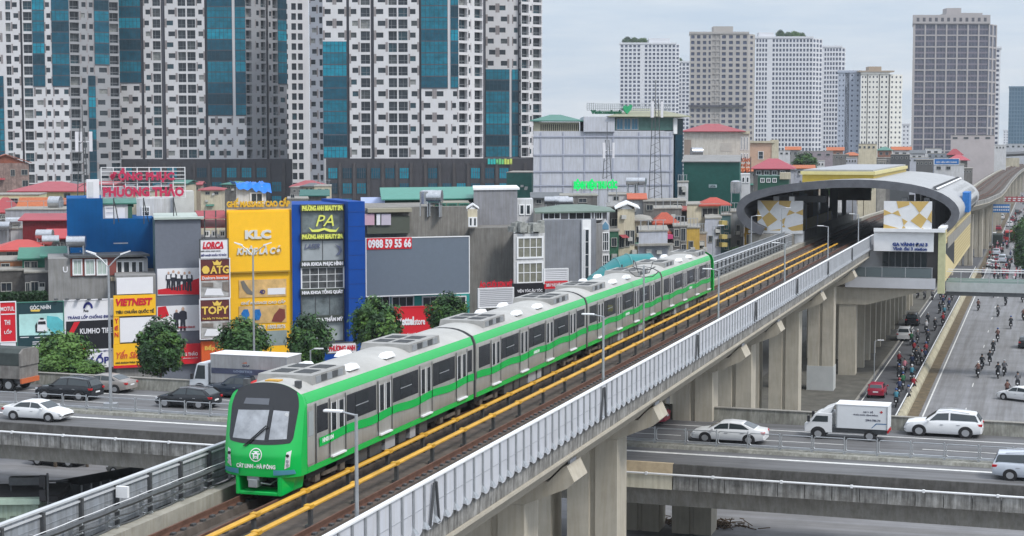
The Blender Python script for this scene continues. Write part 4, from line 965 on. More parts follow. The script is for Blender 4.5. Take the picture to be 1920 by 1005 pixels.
# ================================================================ vehicles
tyre=P('tyre',(.018,.018,.02),.8,var=0);rimst=P('alloy',(.45,.46,.48),.3,var=0,metal=.6) if 0 else M('alloy',(.45,.46,.48),.3,.6,var=0)
cglass=P('car_glass',(.03,.04,.045),.06,var=0,spec=.7);redl=P('tail_red',(.45,.01,.015),.3,var=0);headl=P('head_lamp',(.55,.57,.6),.15,var=0);trim=P('black_trim',(.02,.02,.022),.6,var=0)
def wheels(t,xs,w,r,wd=.24):
    for x in xs:
        for s in (-1,1):
            m=MB();m.wheel((x,s*(w/2-wd/2+.02),r),r,wd,n=20);o=m.build('wheel',tyre,t,smooth=40)
            m=MB();m.wheel((x,s*(w/2+.025),r),r*.62,.02,n=14)
            q=m.build('rim',rimst,o)
CT={ # rear->front stations: (x, z_belt, halfwidth factor, roof z or None)
 'sedan':dict(L=4.6,W=1.78,r=.33,st=[(-2.3,.78,.80),(-2.22,.98,.90),(-1.75,1.03,.97),(-1.2,1.0,1),(-.3,.96,1),(.6,.94,1),(1.15,.93,1),(1.8,.82,.97),(2.15,.70,.88),(2.3,.52,.76)],cab=[(-1.75,1.04),(-.85,1.42),(-.1,1.47),(.45,1.40),(1.25,.94)],wh=(-1.35,1.35)),
 'suv':dict(L=4.75,W=1.88,r=.38,st=[(-2.37,.85,.84),(-2.3,1.12,.94),(-1.6,1.14,1),(-.4,1.12,1),(.6,1.10,1),(1.05,1.10,1),(1.8,1.02,.97),(2.2,.92,.9),(2.37,.6,.8)],cab=[(-2.3,1.13),(-1.95,1.70),(-.4,1.80),(.35,1.72),(1.1,1.11)],wh=(-1.4,1.42)),
 'crossover':dict(L=4.45,W=1.85,r=.36,st=[(-2.22,.8,.82),(-2.15,1.06,.92),(-1.5,1.08,1),(-.4,1.03,1),(.6,1.01,1),(1.05,1.0,1),(1.7,.92,.97),(2.08,.8,.88),(2.22,.55,.78)],cab=[(-2.1,1.07),(-1.5,1.52),(-.3,1.62),(.3,1.55),(1.1,1.01)],wh=(-1.32,1.33)),
 'mpv':dict(L=4.58,W=1.77,r=.33,st=[(-2.29,.8,.88),(-2.25,1.05,.95),(-1.6,1.05,1),(-.4,1.02,1),(.8,1.0,1),(1.2,1.0,1),(1.85,.88,.96),(2.15,.76,.9),(2.29,.5,.78)],cab=[(-2.24,1.06),(-2.0,1.64),(-.3,1.72),(.5,1.62),(1.3,1.01)],wh=(-1.35,1.38)),
 'pickup':dict(L=5.2,W=1.86,r=.40,st=[(-2.6,.9,.92),(-2.55,1.12,.96),(-1.6,1.12,1),(-.6,1.12,1),(.6,1.1,1),(1.1,1.1,1),(2.0,1.02,.97),(2.45,.9,.9),(2.6,.6,.8)],cab=[(-.95,1.13),(-.75,1.72),(.1,1.80),(.55,1.70),(1.25,1.11)],wh=(-1.6,1.6)),
 'hatch':dict(L=4.0,W=1.7,r=.31,st=[(-2.0,.8,.84),(-1.95,1.0,.93),(-1.4,1.0,1),(-.3,.96,1),(.6,.94,1),(.95,.93,1),(1.5,.84,.96),(1.85,.72,.88),(2.0,.5,.76)],cab=[(-1.92,1.01),(-1.5,1.42),(-.4,1.5),(.2,1.43),(1.0,.94)],wh=(-1.2,1.22)),
}
def make_car(kind,paint,label,cat='car',lo=0,name=None):
    c=CT[kind];W=c['W']/2;t=thing(name or {'sedan':'sedan','suv':'suv','crossover':'crossover','mpv':'minivan','pickup':'pickup_truck','hatch':'hatchback'}[kind],label,cat)
    st=c['st'];R_=[]
    def belt(x):
        for a,b in zip(st,st[1:]):
            if a[0]<=x<=b[0]: f=(x-a[0])/(b[0]-a[0]);return a[1]+(b[1]-a[1])*f,W*(a[2]+(b[2]-a[2])*f)
        return st[0][1],W*st[0][2]
    m=MB()
    for x,z,f in st:
        h=W*f;zb=.24 if abs(x)<c['L']/2-.1 else .34;R_.append([(x,-h*.93,zb),(x,-h,zb+.16),(x,-h,z-.16),(x,-h*.95,z-.03),(x,-h*.55,z+.025),(x,h*.55,z+.025),(x,h*.95,z-.03),(x,h,z-.16),(x,h,zb+.16),(x,h*.93,zb)])
    n=10
    for A,B in zip(R_,R_[1:]): m.add(A+B,[(i,(i+1)%n,n+(i+1)%n,n+i) for i in range(n)])
    m.add(R_[0],[list(range(n))[::-1]]);m.add(R_[-1],[list(range(n))])
    cab=c['cab'];C=[]
    for i,(x,z) in enumerate(cab):
        bz,h=belt(x);top=max(z,bz+.02);base=bz-.05;hr=h*(.93-.22*min(1,(top-bz)/.6))
        C.append([(x,-h*.93,base),(x,-hr,top-.04),(x,-hr*.8,top),(x,hr*.8,top),(x,hr,top-.04),(x,h*.93,base)])
    for A,B in zip(C,C[1:]): m.add(A+B,[(i,(i+1)%6,6+(i+1)%6,6+i) for i in range(6)])
    body=m.build('body',paint,t,smooth=38)
    def lerp(a,b,f): return Vector(a)+(Vector(b)-Vector(a))*f
    # side glass
    for s in (0,1):
        lo_i,hi_i=(0,1) if s==0 else (5,4);sg=-1 if s==0 else 1;off=Vector((0,sg*.018,.004))
        def pt(i,f,v): # along edge between stations i,i+1
            A=lerp(C[i][lo_i],C[i][hi_i],v);B=lerp(C[i+1][lo_i],C[i+1][hi_i],v);return A+(B-A)*f+off
        m=MB();m.poly([pt(0,.42,.22) if cab[1][1]-cab[0][1]>.1 else pt(0,.5,.3),pt(1,.02,.2),pt(1,.96,.2),pt(1,.96,.9),pt(1,.02,.88),pt(0,.85,.85)]);m.build('side_window',cglass,body)
        m=MB();m.poly([pt(2,.06,.2),pt(2,.98,.2),pt(3,.62,.28),pt(3,.08,.85),pt(2,.98,.9),pt(2,.06,.9)]);m.build('side_window',cglass,body)
        if not lo:
            bz,h=belt(.9);m=MB();m.box(.78,sg*h if sg>0 else -h-.2,bz-.02,.95,h+.2 if sg>0 else -h,bz+.12);m.build('wing_mirror',paint,body,bevel=.03)
            for wx in c['wh']:
                hh=belt(wx)[1];m=MB();m.wheel((wx,sg*(hh-.03),c['r']+.02),c['r']*1.16,.09,n=20);m.build('wheel_arch',trim,body)
            for dx in (.05,-.95):
                bz,h=belt(dx);m=MB();m.box(dx-.1,sg*h-.012,bz-.24,dx+.1,sg*h+.022,bz-.2);m.build('door_handle',rimst,body)
    # screens
    def scr(a,b,f0,f1,k,nm):
        m=MB();A=C[a];B=C[b];p=[lerp(lerp(A[1],A[4],u),lerp(B[1],B[4],u),f) for u,f in ((.06,f0),(.94,f0),(.92,f1),(.08,f1))]
        nrm=(p[1]-p[0]).cross(p[3]-p[0]).normalized();nrm=nrm if nrm.z>0 else -nrm
        m.poly([q+nrm*.05 for q in p]);m.build(nm,cglass,body)
    scr(3,4,.10,.9,1,'windscreen');scr(0,1,.12,.88,1,'rear_window')
    fx=c['L']/2
    for s in (-1,1):
        z,h=belt(fx-.22);m=MB();m.box(fx-.38,s*h*.98-.16 if s>0 else s*h*.98-.02,z-.20,fx-.12,s*h*.98+.02 if s>0 else s*h*.98+.16,z-.05);m.build('headlight',headl,body,bevel=.02)
        z,h=belt(-fx+.12);m=MB();m.box(-fx-.01,s*h*.98-.22 if s>0 else s*h*.98-.025,z-.26,-fx+.28,s*h*.98+.025 if s>0 else s*h*.98+.22,z-.10);m.build('tail_light',redl,body,bevel=.02)
    if not lo:
        z,h=belt(fx-.1);m=MB();m.box(fx-.06,-.5,.48,fx+.015,.5,z-.1);m.build('grille',trim,body)
        m=MB();m.box(-fx-.02,-.26,.62,-fx+.02,.26,.74);m.build('number_plate',white,body)
        if kind in('suv','crossover','mpv'):
            for s in (-1,1):
                m=MB();m.tube([(-1.6,s*.62,cab[1][1]+.02),(-.4,s*.62,cab[2][1]+.05),(.3,s*.62,cab[3][1]+.04)],.022,5);m.build('roof_rail',rimst,body)
    wheels(t,c['wh'],c['W'],c['r'])
    return t
FZ=H-(H-DZ)*SC
ANG=math.atan(FS)
def on_fly(t,x0,x1,yw,right,L,half=.9):
    a=Zp(x0,yw,FZ);b=Zp(x1,yw,FZ);t.scale=(1,1,.89);c=(a+b)/2;place(t,(c.x,c.y+half,FZ+.005),ANG if right else math.pi+ANG)
pt=lambda n,c,r=.28:P(n,c,r,var=0,spec=.6)
W_=pt('car_white',(.72,.73,.74));K_=pt('car_black',(.012,.014,.018),.18);G_=pt('car_taupe',(.27,.25,.235));Sv=pt('car_silver',(.48,.52,.58));RD=pt('car_red',(.32,.02,.05))
on_fly(make_car('sedan',W_,'white sedan with a dark sunroof driving right at the far left of the flyover'),0,116,790,1,4.6)
on_fly(make_car('suv',K_,'black suv with roof rails behind the guard rail near the lamp post'),62,172,750,0,4.7)
on_fly(make_car('sedan',G_,'taupe grey sedan with red tail lights just right of the black suv'),128,243,736,0,4.6)
on_fly(make_car('crossover',K_,'black crossover with pale window trim in front of the long box truck'),287,396,766,0,4.4)
pk=make_car('pickup',pt('car_navy',(.018,.028,.045),.2),'dark pickup with a red load in its bed beside the train nose','pickup');on_fly(pk,382,500,748,0,5.2)
m=MB();m.box(-2.3,-.7,1.1,-1.0,.7,1.36);m.hull2([(-2.35,-.6,1.36),(-1.1,-.6,1.36),(-1.1,.6,1.36),(-2.35,.6,1.36)],[(-2.1,-.45,1.5),(-1.3,-.45,1.5),(-1.3,.45,1.5),(-2.1,.45,1.5)])
o=m.build('red_cargo',P('cargo_red',(.55,.03,.03),.6),None,bevel=.05);o.matrix_world=Matrix.Translation(pk.location)@Matrix.Rotation(pk.rotation_euler.z,4,'Z')@Matrix.Diagonal((1,1,.89,1));tag(o,'bright red wrapped load lying in the bed of the dark pickup','cargo')
on_fly(make_car('sedan',W_,'white sedan with red tail lights driving left, right of the wide pier'),1298,1428,832,0,4.6)
on_fly(make_car('suv',W_,'large white suv with a glass roof at the right of the flyover'),1695,1840,820,0,4.8)
on_fly(make_car('mpv',Sv,'silver minivan cut off by the right edge of the photo'),1878,2008,905,1,4.6)
on_fly(make_car('hatch',RD,'dark red car mostly hidden behind the bright end of the second pier cap'),1138,1242,797,0,4.0)
# box trucks
def box_truck(nm,label,L,boxL,boxH,cabm,boxm,W=2.0,zb=.95,cabL=1.7,cabH=2.1,roofm=None):
    t=thing(nm,label,'truck');h=W/2;x1=L/2
    m=MB();m.box(-L/2+.1,-h*.8,.5,x1-.3,h*.8,zb-.02);m.build('chassis',darks,t)
    m=MB();m.box(-L/2,-h,zb,-L/2+boxL,h,zb+boxH);bx=m.build('cargo_box',boxm,t,bevel=.02)
    m=MB();m.box(-L/2-.02,-h-.02,zb+boxH,-L/2+boxL+.02,h+.02,zb+boxH+.05);m.build('box_roof',roofm or white,bx)
    m=MB();
    for s in (-1,1):
        for x in (-L/2+.02,-L/2+boxL-.08): m.box(x,s*(h+.012)-.012,zb,x+.06,s*(h+.012)+.012,zb+boxH)
    m.box(-L/2,-h-.02,zb-.01,-L/2+boxL,-h+.0,zb+.06);m.build('box_trim',steel,bx)
    ch=h*.93;x0=x1-cabL
    A=[(x0,.45),(x1,.45),(x1,1.05),(x1-.28,1.15),(x1-.62,cabH-.12),(x1-.85,cabH),(x0,cabH)]
    m=MB();m.hull2([(a,-ch,b) for a,b in A],[(a,ch,b) for a,b in A]);c=m.build('cab',cabm,t,bevel=.05)
    for s in (-1,1):
        m=MB();y=s*(ch+.012);m.poly([(x0+.25,y,1.22),(x1-.45,y,1.2),(x1-.72,y,cabH-.22),(x0+.25,y,cabH-.22)]);m.build('side_window',cglass,c)
        m=MB();m.box(x1-.35,s*ch,1.2,x1-.2,s*(ch+.22),1.62) if s>0 else m.box(x1-.35,-ch-.22,1.2,x1-.2,-ch,1.62);m.build('wing_mirror',trim,c)
        m=MB();m.box(x1-.04,s*.6-.14,.68,x1+.02,s*.6+.14,.85);m.build('headlight',headl,c)
    m=MB();d=Vector((.03,0,.012));m.poly([Vector((x1-.30,-ch*.88,1.2))+d*1.6,Vector((x1-.30,ch*.88,1.2))+d*1.6,Vector((x1-.60,ch*.85,cabH-.2))+d*1.6,Vector((x1-.60,-ch*.85,cabH-.2))+d*1.6]);m.build('windscreen',cglass,c)
    wheels(t,(-L/2+1.1,x1-.85),W*.95,.36)
    for x in (x1-.85,):
        for s in (-1,1): m=MB();m.wheel((x,s*(ch-.02),.4),.47,.08,n=18);m.build('wheel_arch',trim,c)
    m=MB();m.box(-L/2-.03,-h*.9,.62,-L/2+.04,h*.9,.78);m.build('tail_light',redl,t)
    return t,bx,c
t,bx,cb=box_truck('delivery_truck','small white box truck with a red cross and blue corner stripe on its box',5.1,3.15,1.62,W_,P('box_white',(.66,.68,.70),.4,var=.04),W=1.75,zb=.85,cabH=1.85)
on_fly(t,1510,1662,826,0,5.1,.88)
m=MB();m.hull2([(2.55-.9,-.75,1.85),(2.55-.9,.75,1.85),(.95,.75,1.85),(.95,-.75,1.85)],[(1.3,-.65,2.15),(1.3,.65,2.15),(.72,.7,2.4),(.72,-.7,2.4)]);m.build('wind_deflector',W_,cb,bevel=.04)
def side_text(s,par,mat,x0,z0,x1,z1,y): # reads from +y side when the truck heads left
    return text(s,par,mat,0,0,1,1,0,.006,.03,fn=lambda x,yy,z:(x0+(x1-x0)*x,y-yy,z0+(z1-z0)*z))
dt=P('dark_text',(.05,.05,.09),.6,var=0);yh=.885
side_text('XE Y TẾ',bx,dt,-1.05,2.0,-1.65,2.15,yh);side_text('VÌ SỨC KHỎE CỘNG ĐỒNG',bx,dt,-.45,1.78,-1.95,1.92,yh);side_text('29H-785.74',bx,dt,-1.2,1.42,-2.1,1.56,yh)
m=MB();m.box(-2.24,yh,2.06,-2.06,yh+.006,2.12);m.box(-2.18,yh,2.0,-2.12,yh+.0058,2.18);m.build('red_cross',redl,bx)
m=MB();m.poly([(-2.5,yh,1.3),(-1.85,yh,1.3),(-1.55,yh,.95),(-1.6,yh,.95),(-1.88,yh,1.24),(-2.5,yh,1.24)]);m.build('blue_stripe',P('stripe_blue',(.02,.12,.28)),bx)
t,bx,cb=box_truck('container_truck','long grey box truck with a dark blue band and white cab behind the pickup',8.0,6.2,2.35,P('cab_white',(.6,.63,.66),.4),M('box_grey',(.34,.345,.36),.5,.1,var=.2,scale=.6,streak=.2),W=2.3,cabL=1.55,cabH=2.55)
on_fly(t,349,543,742,0,8,1.2)
yh=1.165
m=MB();m.box(-3.98,yh,1.75,2.18,yh+.005,2.2);m.build('box_band',P('band_blue',(.06,.07,.12),.6,var=.35,scale=2.5),bx)
side_text('GAP',bx,dt,-.4,2.38,-1.0,2.55,yh);side_text('LOGISTICS',bx,P('text_light_blue',(.25,.3,.4)),.3,1.9,-1.2,2.08,yh+.008)
m=MB();m.poly([(-.35,yh+.004,2.66),(-.75,yh+.004,2.78),(-.8,yh+.004,2.66)]);m.build('logo',P('logo_orange',(.5,.15,.08)),bx)
# canvas covered lorry at the left edge
t=thing('canvas_lorry','grey-green canvas covered lorry with orange tail frame at the left edge','truck')
cv=M('canvas_dark',(.05,.062,.06),.9,var=.3,scale=1.5);cg=M('canvas_grey',(.22,.21,.20),.9,var=.3,scale=1.5,streak=.3)
m=MB();A=[(-1.15,1.9),(1.15,1.9),(1.15,2.85),(.75,3.15),(-.75,3.15),(-1.15,2.85)];m.extx(A,-3.2,2.6)
m.build('canvas_cover',cv,t,bevel=.05)
m=MB();m.box(-3.25,-1.17,.95,2.6,1.17,1.9);m.build('side_board',cg,t)
m=MB();m.extx(A,-3.35,-3.21);m.build('tail_canvas',cg,t)
m=MB();m.box(-3.4,-1.1,.6,-3.25,1.1,.95);m.build('tail_frame',P('orange_frame',(.5,.12,.04)),t)
m=MB();m.box(-3.2,-.8,.5,3.9,.8,.9);m.build('chassis',darks,t)
m=MB();m.box(2.75,-1.05,.6,4.2,1.05,2.3);m.build('cab',cg,t,bevel=.08);wheels(t,(-2.2,-1.2,3.3),2.1,.45)
c=Zp(-18,732,FZ);place(t,(c.x-.6,c.y+1.1,FZ+.005),math.pi+ANG)
# ground traffic under and beyond the flyover
def gcar(kind,paint,label,px,py,toward,lo=1,ang=None,cat='car'):
    t=make_car(kind,paint,label,cat,lo);p=Zp(px,py,.03);place(t,(p.x,p.y+2.2,.03),(-math.pi/2 if toward else math.pi/2) if ang is None else ang);return t
gcar('suv',W_,'white suv in the dark lane seen from behind the viaduct piers',1694,640,0,0)
gcar('suv',K_,'dark suv with a white roof load in the dark lane, farther than the white one',1709,612,0)
gcar('hatch',RD,'dark red car in the dark lane just above the white delivery truck',1641,748,0,0)
gcar('sedan',W_,'white car entering the avenue at the right edge of the photo',1912,757,0,0,math.radians(150))
gcar('hatch',K_,'dark three-wheeled looking van at the right edge of the avenue',1922,655,0)
gcar('suv',K_,'black car under the flyover at far left, only its sill showing',82,880,0,1,0)
gcar('hatch',P('car_olive',(.16,.16,.15),.4,var=0),'grey hatchback half hidden by the flyover girder beyond the green skip',222,898,0,1,math.pi)
gcar('hatch',W_,'white and black car roof showing above the left barrier beside the skip',275,905,0,1,math.pi*.9)
# ================================================================ motorbikes and riders
def make_bike(lo=0):
    t=thing('motorbike','x','motorbike')
    m=MB();m.hull2([(-.75,-.1,.62),(-.75,.1,.62),(-.75,.08,.78),(-.75,-.08,.78)],[(.1,-.14,.42),(.1,.14,.42),(.1,.13,.76),(.1,-.13,.76)]);m.hull2([(.1,-.14,.34),(.1,.14,.34),(.1,.1,.5),(.1,-.1,.5)],[(.5,-.17,.4),(.5,.17,.4),(.52,.15,1.0),(.52,-.15,1.0)])
    m.build('body',K_,t,bevel=.03)
    for x in (-.6,.62): m=MB();m.wheel((x,0,.28),.28,.1,n=14);m.build('wheel',tyre,t)
    m=MB();m.tube([(.45,-.33,1.05),(.5,0,1.02),(.45,.33,1.05)],.022,5);m.tube([(.5,0,1.0),(.62,0,.3)],.035,5);m.build('handlebar',darks,t)
    m=MB();m.box(-.72,-.13,.78,.05,.13,.86);m.build('seat',trim,t,bevel=.03)
    m=MB();m.box(.5,-.09,.86,.58,.09,.98);m.build('headlight',headl,t)
    m=MB();m.box(-.8,-.08,.56,-.76,.08,.7);m.build('number_plate',white,t)
    return t
def rider_mesh():
    V=[(-.25,0,.90),(-.22,0,1.15),(-.14,0,1.40),(-.12,0,1.52),(-.1,0,1.68),
       (-.12,.17,1.40),(.08,.26,1.18),(.38,.28,1.10),(-.12,-.17,1.40),(.08,-.26,1.18),(.38,-.28,1.10),
       (-.2,.1,.88),(.22,.17,.80),(.12,.18,.38),(.26,.19,.34),(-.2,-.1,.88),(.22,-.17,.80),(.12,-.18,.38),(.26,-.19,.34)]
    E_=[(0,1),(1,2),(2,3),(3,4),(2,5),(5,6),(6,7),(2,8),(8,9),(9,10),(0,11),(11,12),(12,13),(13,14),(0,15),(15,16),(16,17),(17,18)]
    rad=[.15,.15,.15,.065,.1,.075,.055,.035,.075,.055,.035,.1,.085,.055,.05,.1,.085,.055,.05]
    me=bpy.data.meshes.new('rider');me.from_pydata(V,E_,[]);o=bpy.data.objects.new('rider',me);COL.objects.link(o)
    sm=o.modifiers.new('skin','SKIN')
    for i,v in enumerate(me.skin_vertices[0].data): v.radius=(rad[i],rad[i]);v.use_root=(i==0)
    ss=o.modifiers.new('s','SUBSURF');ss.levels=1;ss.render_levels=1
    dg=bpy.context.evaluated_depsgraph_get();dg.update();ev=o.evaluated_get(dg);r=bpy.data.meshes.new_from_object(ev)
    bpy.data.objects.remove(o)
    jac=P('jacket',(.03,.035,.045),.8,var=0);tro=P('trousers',(.02,.022,.03),.8,var=0);skin=P('skin',(.35,.2,.13),.6,var=0)
    r.materials.clear()
    for q in (jac,tro,skin): r.materials.append(q)
    for p in r.polygons:
        c=p.center;p.material_index=1 if c.z<.93 else (2 if c.z>1.5 or (c.x>.33 and c.z>1.02) else 0);p.use_smooth=True
    return r
RM=rider_mesh();helm=[P('helmet_%d'%i,c,.3,var=0) for i,c in enumerate(((.03,.03,.035),(.5,.5,.5),(.25,.02,.03),(.04,.08,.22),(.3,.32,.34)))]
q=MB();q.ball((-.09,0,1.72),.145,10,sz=.95);q.box(.02,-.08,1.68,.08,.08,1.71);HM=[q.mesh('helmet',h,1) for h in helm]
JC={'dark':(.02,.024,.03),'navy':(.02,.035,.09),'grey':(.12,.12,.13),'red':(.25,.015,.025),'cyan':(.05,.2,.27),'green':(.02,.12,.05),'white':(.5,.5,.52),'brown':(.12,.06,.05),'pink':(.42,.16,.2)}
JM={k:P('jacket_'+k,v,.8,var=0) for k,v in JC.items()}
bike0=make_bike();bike_lo=None
used=[0]
def rider(pos,rz,col,hm,blabel,rlabel,bgroup,rgroup):
    b=bike0 if not used[0] else copy_tree(bike0);used[0]=1
    place(b,pos,rz,blabel,bgroup)
    o=bpy.data.objects.new('person',RM);COL.objects.link(o);o.location=pos;o.rotation_euler=(0,0,rz)
    o.material_slots[0].link='OBJECT';o.material_slots[0].material=JM[col]
    tag(o,rlabel,'person',rgroup)
    h=bpy.data.objects.new('helmet',HM[hm]);COL.objects.link(h);h.parent=o
rr=random.Random(21)
def c2(x,y): return 1600+x/3.866,520+y/3.866
right=[(870,120),(905,240),(1015,145),(1070,135),(1103,205),(1047,285),(1141,372),(1045,465),(1013,555),(988,635),(902,725),(932,668),(1047,730),(1093,712),(1190,805),(1115,868),(1225,180),(1232,310)]
for i,(x,y) in enumerate(right):
    p=Zp(*c2(x,y),.04);c=rr.choice(['dark','dark','navy','grey','dark','brown'])
    rider((p.x,p.y,.035),math.pi/2+rr.uniform(-.12,.12),c,rr.choice([0,0,1,3,4]),'dark motorbike on the open pale avenue between the flyover and the footbridge','rider in %s jacket and helmet on the open pale avenue'%c,'motorbikes on the pale avenue','riders in %s on the pale avenue'%c)
left=[(465,150,0),(515,160,0),(572,165,0),(632,160,'navy'),(668,160,0),(715,165,'red'),(712,120,0),(745,75,'white'),(690,70,0),(650,80,0),(650,215,0),(692,235,0),(625,260,0),(658,290,'cyan'),(648,348,'red'),(538,345,0),(592,385,0),(527,400,'white'),(540,480,0),(465,475,0),(420,490,'green'),(440,565,'red'),(525,575,'red'),(455,625,0),(495,635,'grey'),(332,650,'red'),(372,700,'pink'),(425,665,0),(330,745,0),(357,765,0),(358,810,'green'),(425,750,'cyan'),(333,855,0),(310,935,'cyan'),(398,910,'grey'),(437,835,'red'),(520,620,0),(470,600,0)]
for i,(x,y,c) in enumerate(left):
    p=Zp(*c2(x,y),.04);c=c or rr.choice(['dark','dark','navy','grey'])
    lb='rider in %s clothing in the dark lane beside the median barrier'%c
    rider((p.x,p.y,.03),math.pi/2+rr.uniform(-.15,.15),c,rr.choice([0,1,2,3,4]),'motorbike in the packed dark lane left of the median barrier',lb,'motorbikes in the dark lane','riders in %s in the dark lane'%c)
# the jam beyond the footbridge
n=0
def crowd(x0,x1,y0,y1,N,where):
    global n
    for k in range(N):
        y=y0+(y1-y0)*rr.random()**1.3;x=rr.uniform(x0,x1);c=rr.choice(['dark','dark','red','red','pink','navy','white','grey','brown','dark','grey'])
        b=bpy.data.objects.new('motorbike',JB);COL.objects.link(b);b.location=(x,y,.035);b.rotation_euler=(0,0,math.pi/2+rr.uniform(-.2,.2))
        tag(b,'small dark motorbike in the traffic jam '+where,'motorbike','jammed motorbikes '+where)
        o=bpy.data.objects.new('person',RM);COL.objects.link(o);o.location=b.location;o.rotation_euler=b.rotation_euler
        o.material_slots[0].link='OBJECT';o.material_slots[0].material=JM[c];tag(o,'rider in %s in the traffic jam %s'%(c,where),'person','%s riders jammed %s'%(c,where))
        h=bpy.data.objects.new('helmet',HM[rr.choice([0,1,2,3,4])]);COL.objects.link(h);h.parent=o
q=MB();q.hull2([(-.75,-.1,.6),(-.75,.1,.6),(-.75,.08,.86),(-.75,-.08,.86)],[(.5,-.16,.35),(.5,.16,.35),(.52,.14,1.0),(.52,-.14,1.0)])
for x in (-.6,.62): q.wheel((x,0,.28),.28,.1,n=10)
JB=q.mesh('motorbike',K_)
crowd(-20.5,-16.8,325,480,45,'left of the far viaduct piers')
crowd(-11,2,322,450,95,'on the avenue just beyond the footbridge')
crowd(-9.5,6,450,820,98,'far down the avenue')
CARM={}
for kd,h in (('sedan',1.42),('suv',1.75),('hatch',1.48)):
    m=MB();w=.88
    def rg(x,a,b,ww): return [(x,-ww,a),(x,ww,a),(x,ww,b),(x,-ww,b)]
    m.hull2(rg(-2.2,.3,.95,w),rg(2.2,.3,.8,w),0);m.hull2([(-1.9,-w*.95,.96),(1.1,-w*.95,.9),(1.1,w*.95,.9),(-1.9,w*.95,.96)],[(-1.5,-w*.75,h-.03),(.3,-w*.75,h-.03),(.3,w*.75,h-.03),(-1.5,w*.75,h-.03)],1)
    m.box(-1.5,-w*.74,h-.028,.3,w*.74,h,0)
    for x in (-1.35,1.35):
        for s in (-1,1): m.wheel((x,s*(w-.08),.32),.32,.2,2,10)
    m.box(-2.22,-w+.05,.7,-2.201,-w+.35,.86,3);m.box(-2.22,w-.35,.7,-2.201,w-.05,.86,3)
    CARM[kd]=m.mesh('car',[W_,cglass,tyre,redl])
def jamcar(kind,mt,px,py,lb,cat='car'):
    t=make_car(kind,mt,lb,cat,1);p=Zp(px,py,0);place(t,(p.x,p.y,.035),math.pi/2);return t
for kd,mt,px,py,lb in (('sedan',W_,1858,500,'white car beneath the far edge of the footbridge on the avenue'),('suv',Sv,1879,492,'silver car with dark windows behind the footbridge rail, right of the white one'),('hatch',K_,1891,492,'black car behind the footbridge rail at the right'),('suv',W_,1863,448,'white car just above the dark tarpaulin lorry in the jam'),('sedan',Sv,1868,478,'pale car directly behind the dark tarpaulin lorry'),('suv',W_,1878,411,'white van high up in the red motorbike crowd'),('sedan',RD,1872,432,'red car in the crowd left of the red bus'),('suv',W_,1893,425,'white car above the red bus'),('sedan',W_,1889,398,'small white car below the blue direction gantry')): jamcar(kd,mt,px,py,lb)
def bigbox(nm,lb,cat,px,py,w,l,h,mt,top):
    p=Zp(px,py,0);t=thing(nm,lb,cat,(p.x,p.y,.035),math.pi/2);m=MB();m.box(0,-w/2,.5,l,w/2,h);b=m.build('body',mt,t,bevel=.15)
    m=MB();m.box(-.02,-w/2+.15,h*.5,-.001,w/2-.15,h*.85);m.build('rear_window',top,b)
    for s in (-1,1): m=MB();m.box(.5,s*(w/2+.01)-.01,h*.5,l-.6,s*(w/2+.01)+.01,h*.82);m.build('side_window',top,b)
    for x in (1.4,l-1.6):
        for s in (-1,1): m=MB();m.wheel((x,s*(w/2-.13),.45),.45,.28,n=12);m.build('wheel',tyre,t)
    for s in (-1,1): m=MB();m.box(-.04,s*(w/2-.2)-.12,.8,-.021,s*(w/2-.2)+.12,1.05);m.build('tail_light',redl,b)
bigbox('bus','red city bus in the middle of the traffic jam on the avenue','bus',1893,455,2.4,8,2.9,P('bus_red',(.42,.03,.03),.4),cglass)
bigbox('tarp_lorry','dark green tarpaulin lorry in the jam below the red bus','truck',1869,465,2.6,8,3.2,P('tarp_dark',(.025,.035,.03),.8,var=.3),P('tarp_dark2',(.02,.03,.025),.8))
for k in range(34):
    kd,mt,nm=rr.choice([('sedan',W_,'white'),('suv',W_,'white'),('hatch',RD,'red'),('sedan',Sv,'silver'),('suv',K_,'black')]);y=rr.uniform(360,900);x=rr.choice([-8.4,-5,-1.6,1.8])+rr.uniform(-.4,.4)
    o=bpy.data.objects.new('car',CARM[kd]);COL.objects.link(o);o.location=(x,y,.035);o.rotation_euler=(0,0,math.pi/2);o.material_slots[0].link='OBJECT';o.material_slots[0].material=mt
    tag(o,'distant %s car in the jam far down the avenue'%nm,'car','%s cars far down the avenue'%nm)
# riders in the bottom left corner
for i,(px,py,c,h,lb) in enumerate(((12,1022,'dark',1,'rider in dark coat and white helmet, leftmost in the bottom left corner'),(28,1020,'dark',0,'rider with black helmet between the white-helmeted rider and the red one'),(43,1013,'red',1,'rider in a red jacket in the bottom left corner'),(54,1008,'dark',0,'dark rider just right of the red-jacketed rider'),(66,1010,'dark',0,'dark rider nearest the left barrier in the bottom left corner'))):
    p=Zp(px,py,0);rider((p.x,p.y,.025),rr.uniform(-.3,.3),c,h,'dark motorbike under the %s'%lb.split(',')[0],lb,None,None)
